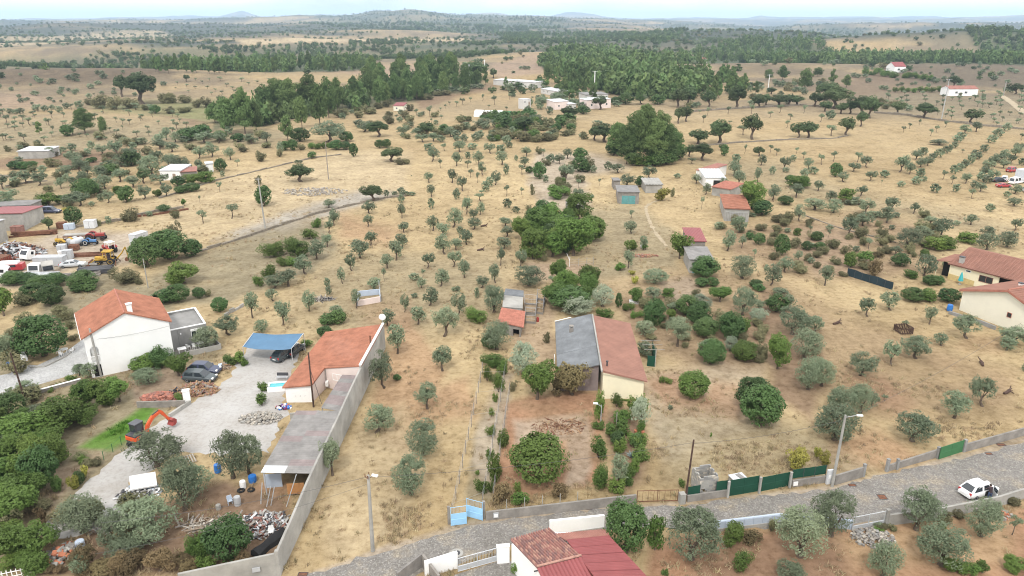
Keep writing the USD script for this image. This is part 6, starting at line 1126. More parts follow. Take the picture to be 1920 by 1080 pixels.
for k in range(5):
    a0, a1 = k / 5, (k + 1) / 5 + .01; z = V(0, 0, .012 * (k % 2)); e = V(0, 0, -.03)
    h.add('sheet_roofing', ribbed(y1 + (y2 - y1) * a1 + z + e, y1 + (y2 - y1) * a0 + z + e, y0 + (y3 - y0) * a0 + z + e, y0 + (y3 - y0) * a1 + z + e, .2, .035, 0, 0, .03, 'flat'), 'rose_sheet')
z0_, z1_, z2_, z3_ = flat(1038, 1001, 2.75), flat(1134, 992, 2.6), flat(1144, 1004, 2.8), flat(1060, 1013, 3.1)
h.add('sheet_roofing', ribbed(z0_, z1_, z2_, z3_, .22, .03, 0, 0, .03, 'flat'), 'rust_sheet', label='older rust-brown strip of sheeting nearest the lane')
gl0, gl1 = flat(959, 1016, 2.75)[:2] + V(.1, -.15), flat(1010, 1068, 3.3)[:2] + V(.12, 0); gdn = (gl1 - gl0) / np.linalg.norm(gl1 - gl0)
h.add('wall', wallseg(gl0, gl1, 2.7, 3.35, t=.22), 'white_paint'); h.add('wall', wallseg(gl1, gl1 + gdn * 5, 3.3, 2.6, t=.22), 'white_paint'); h.add('wall', wallseg(gl0 + V(.15, .1), eb[:2] + V(-.1, -.15), 2.65, t=.22), 'white_paint'); h.add('wall', wallseg(y1[:2] + V(-.3, -.1), y2[:2] + V(-.3, 0), 2.6, t=.22), 'white_paint'); h.add('wall', wallseg(eb[:2] + V(.1, -.15), z1_[:2] + V(-.3, -.2), 2.4, t=.2), 'white_paint')
h.add('gutter_spout', rod((*(gl1 + V(-.5, -.1)), 3.2), (*(gl1 + V(.1, 0)), 3.3), .06, 6), 'metal_dark')
w0, w1 = flat(1030, 1001)[:2], flat(1132, 987)[:2]
obj('white_garden_wall', wallseg(w0, w1, 1.5, 1.3, t=.25), 'white_paint', label='smooth white garden wall between the lane and the rose-red roofing', cat='wall')
# gate and white posts
t = TH('white_gate_wall', 'white wall end by the sliding gate on its drive side', 'wall', flat(830, 1072)); ga, gb = flat(797, 1080)[:2], flat(858, 1064)[:2]
t.add('wall', wallseg(ga, gb, 1.5, 1.7, t=.3), 'white_paint')
p0, p1 = flat(932, 1055)[:2], flat(955, 1053)[:2]
t = TH('white_gate_pier', 'broad white pier between the sliding gate and the tiled house', 'pier', (*((p0 + p1) / 2), 0)); t.add('pier', wallseg(p0, p1, 1.75, t=.35), 'white_paint'); t.add('cap', wallseg(p0 - V(.04, 0), p1 + V(.04, 0), .06, t=.43, z0=1.752), 'white_paint')
g0, g1 = flat(859, 1073)[:2], flat(931, 1053)[:2]
def bargate(name, label, g0, g1, hgt, panel_h, m, pm, gap=.13, leaves=1, loc=None, pos_top=0.0):
    t = TH(name, label, 'gate', (*((g0 + g1) / 2), 0)); dd = (g1 - g0) / np.linalg.norm(g1 - g0); Wd = np.linalg.norm(g1 - g0)
    t.add('frame', join([rod((*g0, z), (*g1, z), .035, 6) for z in (.1, panel_h, hgt)] + [cyl((*(g0 + dd * Wd * x), .05), .035, hgt, 6) for x in np.linspace(0, 1, 2 * leaves + 1)]), m)
    if panel_h > .15: t.add('solid_panel', wallseg(g0, g1, panel_h - .12, t=.03, z0=.12), pm)
    for s in np.arange(gap, Wd - .02, gap): t.add('bar', box((*(g0 + dd * s), panel_h + .03), (.022, .022, hgt - panel_h - .05)), m)
    return t
bargate('sliding_gate', 'pale grey barred sliding gate between white wall and white pier', g0, g1, 1.45, .62, 'metal_bright', 'metal_grey', .14)
# stepped grey wall at the very bottom
q0, q1, q2 = flat(745, 1092)[:2], flat(792, 1062)[:2], flat(824, 1100)[:2]
t = TH('corner_wall', 'bare grey concrete corner wall at the bottom, around a patch of orange soil', 'wall', (*q1, 0)); t.add('wall', wallseg(q0, q1, 1.0, 1.4, t=.2), 'dark_concrete'); t.add('wall', wallseg(q1 + V(.1, -.1), q2, 1.4, 1.2, t=.22), 'old_concrete')
# ------------------------------------------------------------------ the walls, fences and gates along the upper side of the lane
def lanewall(label, a, b, h0, h1=None, m='old_concrete', name='lane_wall', t=.2, cap=False):
    A_, B_ = flat(*a)[:2], flat(*b)[:2]; w = TH(name, label, 'wall', (*((A_ + B_) / 2), 0)); w.add('wall', wallseg(A_, B_, h0, h1, t=t), m)
    if cap: w.add('coping', wallseg(A_, B_, .07, .07, t=t + .08, z0=max(h0, h1 or h0) + .002), m)
    return w, A_, B_
def post(label, p, s, hgt, m='light_concrete', name='gate_post'):
    q = flat(*p); t = TH(name, label, 'post', q); t.add('shaft', box(q, (s, s, hgt), .25), m); t.add('cap', box(q + V(0, 0, hgt + .001), (s + .04, s + .04, .05), .25), m)
w, A_, B_ = lanewall('low old concrete wall between the blue gate and the rusty gate', (911, 975), (1192, 944), .95, 1.05)
d = (B_ - A_) / np.linalg.norm(B_ - A_); w.add('meter_box', box((*(A_ + d * .95 + V(.03, -.13)), .25), (.5, .1, .55), math.atan2(d[1], d[0])), 'metal_grey'); w.add('meter_door', box((*(A_ + d * .95 + V(.04, -.19)), .33), (.36, .02, .36), math.atan2(d[1], d[0])), 'plastic_white')
for k in range(5):
    q = A_ + d * (2.0 + k * 1.75) + V(.02, .25); w.add('fence_post', cyl((*q, 0), .04, 1.9, 6), 'light_concrete')
def leaf(t, a, b, hgt):
    a, b = V(*a[:2]), V(*b[:2]); dd = (b - a) / np.linalg.norm(b - a); Wd = np.linalg.norm(b - a)
    p = t.add('gate_leaf', wallseg(a, b, hgt * .62, t=.04, z0=.08), 'sky_gate'); t.add('leaf_frame', join([cyl((*a, .05), .03, hgt, 6), cyl((*b, .05), .03, hgt, 6), rod((*a, hgt), (*b, hgt), .025), rod((*a, hgt * .35), (*b, hgt * .35), .045)]), 'sky_gate', p)
    t.add('leaf_bars', join([box((*(a + dd * s), hgt * .7), (.025, .025, hgt * .3)) for s in np.arange(.12, Wd, .13)]), 'metal_grey', p)
t = TH('blue_gate', 'pale blue metal double gate, one leaf swung open, at the foot of the long plot', 'gate', flat(875, 980)); leaf(t, flat(846, 987), flat(875, 983), 2.1); leaf(t, flat(875.5, 969), flat(905, 977), 2.1)
post('worn concrete post on the field side of the blue gate', (842, 982), .22, 1.9, 'old_concrete'); post('concrete post between the blue gate and the low old wall', (907, 972), .24, 1.9, 'old_concrete')
t = bargate('rusty_gate', 'rusty see-through wire gate between the low wall and a square pier', flat(1194, 942)[:2], flat(1270, 940)[:2], 1.35, .12, 'rust', 'rust', .55, 1)
post('squat concrete pier beside the dark wooden pole', (1278, 943), .55, 1.1, 'light_concrete')
lanewall('low tan wall under the green mesh next to the block kiosk', (1288, 941), (1364, 930), .75)
def meshfence(label, a, b, z0, h0, m='green_mesh', name='mesh_fence', n=3):
    A_, B_ = flat(*a)[:2], flat(*b)[:2]; nn = V(-(B_ - A_)[1], (B_ - A_)[0]); nn /= np.linalg.norm(nn); A_, B_ = A_ + nn * .13, B_ + nn * .13
    t = TH(name, label, 'fence', (*((A_ + B_) / 2), 0))
    for k in range(n + 1): t.add('post', cyl((*(A_ + (B_ - A_) * k / n), 0), .03, z0 + h0 + .05, 6), 'metal_dark')
    for k in range(n): t.add('mesh_panel', wallseg(A_ + (B_ - A_) * k / n, A_ + (B_ - A_) * (k + 1) / n - (B_ - A_) * .004, h0, t=.02, z0=z0), m)
meshfence('short dark green mesh screen between the pole and the block kiosk', (1289, 941), (1312, 937), .3, 1.35, n=1)
meshfence('dark green mesh screen just past the block kiosk', (1342, 933), (1364, 930), .6, 1.2, n=1)
def meshgate(label, a, b, hgt, m):
    A_, B_ = flat(*a)[:2], flat(*b)[:2]; t = TH('mesh_gate', label, 'gate', (*((A_ + B_) / 2), 0)); M_ = (A_ + B_) / 2
    for p, q in ((A_, M_ - (B_ - A_) * .005), (M_ + (B_ - A_) * .005, B_)):
        g = t.add('gate_leaf', wallseg(p, q, hgt - .1, t=.025, z0=.08), m); t.add('leaf_frame', join([rod((*p, z), (*q, z), .03) for z in (.08, hgt * .52, hgt)] + [cyl((*p, .05), .03, hgt, 6), cyl((*q, .05), .03, hgt, 6)]), 'green_gate' if m == 'green_gate' else 'green_mesh', g)
meshgate('dark green mesh double gate, nearer of the two to the block kiosk', (1367, 931), (1420, 922), 1.9, 'green_mesh'); meshgate('dark green mesh double gate, nearer of the two to the lamp post', (1427, 922), (1477, 912), 1.7, 'green_mesh')
for lab, p in (('slim concrete post between the kiosk and the first green mesh gate', (1364, 933)), ('slim concrete post standing between the two dark green mesh gates', (1423, 925)), ('slim concrete post closing the second green mesh gate', (1480, 915))): post(lab, p, .2, 1.85, 'light_concrete')
w, A_, B_ = lanewall('tan wall topped with green mesh beside the lamp post', (1484, 913), (1548, 904), .8); d = (B_ - A_) / np.linalg.norm(B_ - A_)
w.add('meter_box', box((*(A_ + d * .35 + V(.0, -.14)), .2), (.5, .08, .45), math.atan2(d[1], d[0])), 'plastic_white')
meshfence('dark green mesh screen on the tan wall by the lamp post', (1484, 911), (1547, 902), .8, 1.05, n=3)
q = flat(1553, 907); t = TH('white_panel_post', 'white upright panel with a paper notice beside the lamp post', 'panel', q); t.add('panel', box(q, (.62, .2, 1.7), .2), 'white_sheet'); t.add('notice', box(q + V(.0, -.115, .7), (.3, .015, .42), .2), 'plastic_white')
lanewall('bare grey wall with a raised end post, past the lamp post', (1564, 909), (1616, 894), 1.15, 1.2); post('stub end post where the bare grey wall stops', (1618, 893), .26, 1.45, 'render_grey')
post('grey end post where the field wall begins', (1662, 884), .28, 1.5, 'render_grey'); lanewall('grey field wall running up to the bright green gate', (1665, 883), (1756, 857), .75, 1.0); post('grey stub rising from the field wall near its start', (1681, 880), .26, 1.25, 'render_grey')
post('grey post at the near side of the bright green gate', (1757, 859), .3, 1.35, 'render_grey'); meshgate('mid-green solid double gate in the grey field wall', (1760, 862), (1803, 848), 1.55, 'green_gate'); post('grey post at the far side of the bright green gate', (1806, 847), .3, 1.5, 'render_grey')
lanewall('grey wall running on from the bright green gate to the edge of the view', (1808, 847), (1990, 797), 1.0, 1.1)
# the block kiosk: every block a part
kb0, kb1 = flat(1310, 931)[:2], flat(1344, 927)[:2]; kd = (kb1 - kb0) / np.linalg.norm(kb1 - kb0); kn = V(-kd[1], kd[0]); KW, KDp = np.linalg.norm(kb1 - kb0), 1.9
t = TH('block_kiosk', 'roofless little kiosk of bare concrete blocks behind the tan wall', 'kiosk', (*(kb0 + kd * .8 + kn), 0)); krng = random.Random(4)
for r in range(11):
    for (o, dv, Ln) in ((kb0, kd, KW), (kb0 + kn * .16, kn, KDp - .16), (kb0 + kd * (KW - .16) + kn * .16, kn, KDp - .16), (kb0 + kn * KDp, kd, KW)):
        s = -.2 * (r % 2)
        while s < Ln - .02:
            s0, s1 = max(0, s), min(Ln, s + .395); s += .4
            if s1 - s0 < .06 or (r == 10 and krng.random() < .3) or (dv is kd and o is kb0 and r in (2, 3) and .35 < (s0 + s1) / 2 < .75): continue
            side = V(-dv[1], dv[0]) if dv is kd else V(dv[1], -dv[0]) * (-1 if o is kb0 + 0 else 1)
            o2 = o + dv * s0; wv = kn * .15 if dv is kd else kd * .15
            z = r * .205; P4 = [o2, o2 + dv * (s1 - s0), o2 + dv * (s1 - s0) + wv, o2 + wv]
            if (P4[1] - P4[0])[0] * (P4[2] - P4[0])[1] - (P4[1] - P4[0])[1] * (P4[2] - P4[0])[0] < 0: P4 = P4[::-1]
            t.add('block', hexa([(*p, z) for p in P4] + [(*p, z + .195) for p in P4]), ['light_concrete', 'pale_stone', 'light_concrete', 'render_grey'][krng.randrange(4)])
q = flat(1383, 908); t = TH('white_crate_box', 'whitish box-like crate standing behind the first green mesh gate', 'crate', q); t.add('body', box(q, (1.5, 1.2, .8), .3), 'light_concrete'); t.add('lid', box(q + V(0, 0, .81), (1.6, 1.3, .08), .3), 'white_sheet'); t.add('lid_board', box(q + V(.2, .1, .895), (.5, .9, .05), .5), 'grey_sheet')
# ------------------------------------------------------------------ the lower side of the lane
w, A_, B_ = lanewall('grey-blue panelled wall facing the lane behind the big silvery olive', (1322, 997), (1462, 980), 1.05, m='panel_blue'); dd_ = (B_ - A_)
for k in range(8): w.add('panel', wallseg(A_ + dd_ * k / 8 + V(.02, -.14), A_ + dd_ * (k + .97) / 8 + V(.02, -.14), .95, t=.05, z0=.06), 'panel_blue')
w.add('plinth', wallseg(A_ + V(.03, -.2), B_ + V(.03, -.2), .32, t=.1), 'light_concrete')
lanewall('grey-blue wall half hidden between the two round olives by the gate', (1462, 980), (1596, 992), 1.0, m='panel_blue')
g0, g1 = flat(1597, 996)[:2], flat(1656, 984)[:2]; bargate('grey_gate', 'wide grey barred gate with a solid lower panel above the stone rubble', g0, g1, 1.55, .55, 'metal_bright', 'metal_grey', .12, 1)
post('concrete post at the lane end of the wide grey gate', (1660, 984), .3, 1.7, 'light_concrete')
lanewall('pale garden wall between the wide grey gate and the round olive', (1663, 985), (1760, 972), 1.2, 1.25, 'light_concrete'); lanewall('pale garden wall bending along the lane past the white car', (1760, 972), (1868, 950), 1.2, 1.2, 'light_concrete'); lanewall('pale garden wall beyond the white car', (1868, 950), (1990, 912), 1.2, 1.2, 'light_concrete')
obj('drain_cover', cyl(flat(856, 1037) + V(0, 0, .012), .34, .012, 18), 'metal_dark', label='round iron manhole cover in the lane by the sliding gate', cat='manhole')
obj('manhole_ring', cyl(flat(856, 1037) + V(0, 0, .008), .6, .010, 22), 'light_concrete', label='pale concrete ring round the manhole by the sliding gate', cat='concrete ring')
for lab, p, s in (('dark square drain grate below the low old wall', (1103, 953), (.75, .4)), ('dark drain grate in the lane below the lamp post', (1598, 910), (.75, .4)), ('oval iron manhole cover in the middle of the lane', (1654, 932), (.8, .8)), ('dark drain grate near the bright green gate', (1854, 851), (.7, .4)), ('dark drain grate farthest along the lane', (1877, 834), (.9, .5)), ('dark drain grate at the bottom end of the lane', (568, 1077), (.8, .45))):
    q = flat(*p); t = TH('drain_grate', lab, 'drain', q); t.add('frame', join([box(q + V(x, y, .012), sz, 0) for x, y, sz in ((0, -s[1] / 2, (s[0], .05, .025)), (0, s[1] / 2, (s[0], .05, .025)), (-s[0] / 2, 0, (.05, s[1], .025)), (s[0] / 2, 0, (.05, s[1], .025)))]), 'metal_dark'); t.add('grate', box(q + V(0, 0, .012), (s[0] * .92, s[1] * .85, .015)), 'rust')
# ------------------------------------------------------------------ poles, lamps and cables
def pole(label, p, hgt, r0=.15, r1=.1, m='light_concrete', lean=0.0, lean_y=0.0, cross=None, lamp=None, insul=0, name='utility_pole', gnd=None):
    q = at(*p) if gnd is None else V(*gnd); t = TH(name, label, 'lamp post' if lamp else 'pole', q); top = q + V(lean, lean_y, hgt)
    t.add('shaft', tube([q - V(0, 0, .1), top], [r0, r1], 8), m, None, True)
    if cross:
        t.add('crossarm', box(top + V(0, 0, -.35), (cross, .12, .12), .15), m)
        for x in (-.42, 0, .42): t.add('insulator', cyl(top + V(x * cross, 0, -.23), .045, .16, 6), 'rust')
    for k in range(insul):
        a = k * 6.28 / max(insul, 1); t.add('insulator', tube([top + V(.08 * math.cos(a), .08 * math.sin(a), -.35), top + V(.28 * math.cos(a), .28 * math.sin(a), -.12), top + V(.28 * math.cos(a), .28 * math.sin(a), .12)], [.03, .05, .04], 5), 'rust')
    if lamp:
        dx, dy, ln = lamp; e = top + V(dx * ln, dy * ln, .12); a = t.add('lamp_arm', rod(top + V(0, 0, -.25), e, .03), 'metal_grey'); t.add('lamp_head', box(e + V(dx * .18, dy * .18, -.06), (.55, .24, .12), math.atan2(dy, dx)), 'plastic_white', a); t.add('lamp_lens', box(e + V(dx * .18, dy * .18, -.085), (.4, .18, .024), math.atan2(dy, dx)), 'lamp_glass', a)
    return top
T1 = pole('tapering concrete pole with white street lamp at the lane edge of the straw field', (699, 1033), 8.0, .19, .13, lean=.12, insul=4, name='street_lamp', lamp=(.9, -.3, .5))
T2 = pole('dark slender wooden pole by the rusty gate', (1284, 943), 7.2, .11, .085, 'post_wood', lean=.28)
T3 = pole('concrete lamp post with arm over the lane beside the white panel', (1560, 912), 8.3, .17, .11, lean=.1, name='street_lamp', lamp=(1, -.2, 1.1))
T4 = pole('dark wooden pole leaning at the pink house wing', (588, 763), 7.4, .12, .09, 'post_wood', lean=.05)
T4b = rod(flat(603, 757), T4 - V(0, 0, 2.2), .03); obj('pole_stay', T4b, 'metal_dark', label='thin stay wire bracing the dark pole at the pink house', cat='cable')
T5 = pole('dark wooden pole by the kerb wall of the paved yard', (50, 760), 7.2, .12, .09, 'post_wood', lean=-.35)
T6 = pole('pale pole hugging the front of the white gabled house', (190, 706), 7.0, .16, .12, 'light_concrete', lean=-.2)
T7 = pole('lattice-like concrete pole rising behind the small straight tree on the straw slope', (498, 432), 12.0, .2, .13, lean=-.3, cross=1.4)
T8 = pole('thin grey pole standing alone on the pale straw slope', (616, 336), 11.0, .15, .1, 'grey_timber')
T9 = pole('tall white pole with crossarm above the hamlet', (1114, 178), 14.5, .35, .24, 'plastic_white', cross=3.4); T10 = pole('white pole with crossarm at the forest edge', (1440, 167), 9.5, .3, .2, 'plastic_white', cross=3.6)
T11 = pole('white pole with crossarm near the white farmhouse', (1765, 225), 18.5, .2, .14, 'metal_grey', cross=3.6); T12 = pole('pale pole by the oak wood behind the hamlet', (909, 140), 11, .3, .28, 'plastic_white', cross=2.6)
pole('short pale pole, first of the pair before the dark oak wood', (873, 154), 12, .35, .25, 'plastic_white'); pole('short pale pole, second of the pair before the dark oak wood', (880, 153), 12, .35, .25, 'plastic_white'); pole('small pole at the end of the dirt track by the farmhouse', (1881, 180), 9, .3, .2, 'light_concrete')
pole('bent metal lamp post in the garden strip by the cream wall', (1126, 800), 2.9, .05, .04, 'metal_grey', lamp=(-1, .2, .5), name='garden_lamp'); pole('plain fence pole beside the silvery shrub below the cream wall', (1155, 810), 2.6, .06, .05, 'grey_timber'); pole('pale pole in the strip of drab grass below the big round fig', (278, 540), 5.5, .1, .07, 'light_concrete')
def cable(label, pts, sag, r=.016):
    L = []
    for a, b in zip(pts[:-1], pts[1:]):
        s = np.linspace(0, 1, 14); L.append(np.outer(1 - s, a) + np.outer(s, b) - np.outer(4 * s * (1 - s), [0, 0, sag]))
    obj('overhead_cable', join([tube(l, [r] * len(l), 4) for l in L]), 'metal_dark', label=label, cat='cable')
cable('overhead cable from the concrete lamp pole across the garden plots to the dark pole', [T1 + V(.2, 0, -.2), T2 + V(0, 0, -.3)], .5); cable('overhead cable between the dark pole and the lamp post with the long arm', [T2 + V(0, 0, -.4), T3 + V(0, 0, -.5)], .4); cable('overhead cable running on from the lamp post over the olive field', [T3 + V(0, 0, -.5), V(66, 88, 8)], .6)
cable('cable dropping from the concrete lamp pole over the long boundary wall', [T1 + V(-.2, 0, -.2), V(-33, 49, 7.0)], .5); cable('lower cable from the concrete lamp pole across the straw field', [T1 + V(-.1, 0, -.9), V(-33, 47.5, 5.2)], .6, .012)
cable('cable strung along the gable of the white house', [T6 + V(0, 0, -1.6), V(*(wB - bd * .3), 5.3)], .25, .014); cable('cable reaching from the yard pole off toward the trees at the bottom corner', [T5 + V(0, 0, -.1), V(-58, 58, 5)], .5, .014)
# ------------------------------------------------------------------ vehicles
def loft(secs):
    """A skin over cross-sections with equal numbers of points, closed at both ends."""
    S = [np.asarray(s, float) for s in secs]; n = len(S[0]); Vv = np.vstack(S); F_ = []
    for k in range(len(S) - 1):
        for j in range(n):
            q = (j + 1) % n; F_ += [(k * n + j, (k + 1) * n + j, (k + 1) * n + q), (k * n + j, (k + 1) * n + q, k * n + q)]
    for k, rev in ((0, False), (len(S) - 1, True)):
        c = len(Vv); Vv = np.vstack([Vv, S[k].mean(0)])
        for j in range(n):
            q = (j + 1) % n; F_.append((c, k * n + j, k * n + q) if not rev else (c, k * n + q, k * n + j))
    m = trimesh.Trimesh(Vv, np.array(F_), process=False); m.fix_normals(); return m
def wheel(th, x, y, r, w, parent=None, hub='metal_grey', label=None):
    ang = np.linspace(0, 2 * math.pi, 19)[:-1]
    def ring(rad, yy): return [(x + rad * math.cos(a), yy, r + rad * math.sin(a)) for a in ang]
    s = 1 if y > 0 else -1; ty = th.add('wheel', loft([ring(r * .9, y - w / 2), ring(r, y - w * .3), ring(r, y + w * .3), ring(r * .9, y + w / 2)]), 'black_rubber', parent)
    th.add('rim', loft([ring(r * .58, y + s * w * .30), ring(r * .6, y + s * (w / 2 + .008)), ring(r * .2, y + s * (w / 2 - .02))]), hub, ty)
def car(label, paint, loc, rz, L=4.1, Wd=1.68, Hh=1.44, style='hatch', group=None, open_door=False, scale=1.0, plates=True):
    t = LTH('parked_car', label, 'car', loc, rz, group); X = L / 2; w = Wd / 2
    def sec(x, zb, zt, hw, tuck=.9):  # octagonal section
        return [(x, -hw * .86, zb), (x, hw * .86, zb), (x, hw, zb + .16), (x, hw * 1.0, (zb + zt) * .55), (x, hw * .95, zt - .06), (x, hw * .8, zt), (x, -hw * .8, zt), (x, -hw * .95, zt - .06), (x, -hw * 1.0, (zb + zt) * .55), (x, -hw, zb + .16)]
    bl = .80 if style != 'estate' else .85
    t.add('body', loft([sec(-X, .38, .74, w * .80), sec(-X + .12, .26, .84, w * .93), sec(-X + .5, .22, .90, w), sec(-.4, .2, .91, w), sec(.75, .2, .89, w), sec(X - .75, .22, .80, w * .98), sec(X - .2, .25, .68, w * .90), sec(X, .34, .58, w * .74)]), paint, None, 40)
    rr = {'hatch': (-X + .10, -X + .75, .35, 1.05), 'estate': (-X + .06, -X + .35, .35, 1.1), 'sedan': (-X + .55, -X + 1.15, .3, 1.05)}[style]
    def roof(x, z, hw): return [(x, -hw, z), (x, hw, z)]
    b0, t0, t1, b1 = rr
    cab = trimesh.Trimesh(np.array([(b0, -w * .90, .88), (b0, w * .90, .88), (t0, -w * .70, Hh - .03), (t0, w * .70, Hh - .03), (t1, -w * .72, Hh), (t1, w * .72, Hh), (b1, -w * .90, .87), (b1, w * .90, .87), ((t0 + t1) / 2, -w * .73, Hh + .03), ((t0 + t1) / 2, w * .73, Hh + .03)]),
        np.array([(0, 2, 3), (0, 3, 1), (2, 8, 9), (2, 9, 3), (8, 4, 5), (8, 5, 9), (4, 6, 7), (4, 7, 5), (0, 6, 4), (0, 4, 8), (0, 8, 2), (1, 3, 9), (1, 9, 5), (1, 5, 7)]), process=False); cab.fix_normals()
    t.add('cabin', cab, paint, None)
    def quad(p, n, off=.012): p = np.array(p, float) + np.array(n) * off; m = trimesh.Trimesh(p, np.array([(0, 1, 2), (0, 2, 3)]), process=False); return m
    def lerp(a, b, s): return np.array(a) + (np.array(b) - np.array(a)) * s
    def win4(c, inset, n, name, gl='car_glass'):
        c = np.array(c, float); m = c.mean(0); pr = t.add(name, quad(m + (c - m) * inset, n), gl); UsdGeom.Mesh(pr).CreateDoubleSidedAttr(True)
    win4([(b1, -w * .9, .87), (b1, w * .9, .87), (t1, w * .72, Hh), (t1, -w * .72, Hh)], .88, (.75, 0, .65), 'windscreen'); win4([(b0, w * .9, .88), (b0, -w * .9, .88), (t0, -w * .7, Hh - .03), (t0, w * .7, Hh - .03)], .8, (-.8, 0, .6), 'rear_window')
    for s in (-1, 1):
        lo = lambda x: (x, s * w * .90, .875); hi = lambda x: (x, s * w * .72, Hh - .01); mid = (b1 + b0) / 2 + .05
        for xa, xb, xc, xd in ((mid + .03, b1 - .12, t1 - .02, mid + .03), (b0 + .18, mid - .05, mid - .05, t0 + .05)): win4([lo(xa), lo(xb), hi(xc), hi(xd)], .84, (0, s * .9, .35), 'side_window')
        t.add('headlight', box((X - .14, s * w * .62, .56), (.22, .34, .15)), 'lamp_glass'); t.add('tail_light', box((-X + .07, s * w * .74, .62), (.12, .22, .24)), 'red_lamp'); t.add('door_mirror', box((b1 - .25, s * (w + .07), .9), (.14, .16, .12)), paint)
        for x in (-X + .75, X - .8): wheel(t, x, s * (w - .09), .30, .19)
    t.add('bumper', box((X - .05, 0, .30), (.16, Wd * .78, .20)), paint if style != 'estate' else 'metal_dark'); t.add('bumper', box((-X + .05, 0, .32), (.16, Wd * .82, .22)), paint); t.add('grille', box((X - .01, 0, .47), (.04, .6, .1)), 'metal_dark')
    t.add('number_plate', box((-X - .035, 0, .52), (.015, .5, .11)), 'plastic_white')
    if open_door:
        t.add('door_opening', box((.32, -w - .004, .34), (.95, .02, .54)), 'dark_void'); m = box((0, 0, 0), (.98, .07, .62)); m.apply_translation((-.49, 0, 0)); m.apply_transform(trimesh.transformations.rotation_matrix(math.radians(62), [0, 0, 1])); m.apply_translation((.82, -w + .02, .34)); dr = t.add('open_door', m, paint)
        m2 = box((0, 0, 0), (.75, .03, .42)); m2.apply_translation((-.52, 0, 0)); m2.apply_transform(trimesh.transformations.rotation_matrix(math.radians(62), [0, 0, 1])); m2.apply_translation((.82, -w + .04, .97)); t.add('door_glass', m2, 'car_glass', dr)
    return t
cw = flat(1833, 926); cdir = math.atan2(*(flat(1868, 912) - flat(1800, 930))[:2][::-1])
car('white hatchback stopped in the lane with its driver door open', 'car_white', cw, cdir, 3.9, 1.66, 1.46, 'hatch', open_door=True)
car('dark slate estate car parked beside the firewood heap', 'car_slate', flat(376, 713), math.atan2(*(flat(408, 709) - flat(346, 712))[:2][::-1]) - .22, 4.3, 1.7, 1.42, 'estate'); car('navy car parked behind the slate estate', 'car_navy', flat(384, 698), math.atan2(*(flat(408, 709) - flat(346, 712))[:2][::-1]) - .22, 4.3, 1.72, 1.43, 'hatch')
car('dark teal hatchback parked under the blue tarpaulin', 'car_slate', flat(532, 671), math.radians(68), 3.9, 1.66, 1.42, 'hatch'); car('black car half hidden under the tarpaulin corner', 'car_black', flat(552, 662), math.radians(75), 4.0, 1.66, 1.42, 'sedan')
car('dark blue car parked below trees above the workshop', 'car_navy', at(96, 399), .05, 4.6, 1.8, 1.6, 'estate'); car('silver wrecked car in the scrap yard row', 'car_silver', at(137, 500), .25, 4.5, 1.7, 1.3, 'sedan')
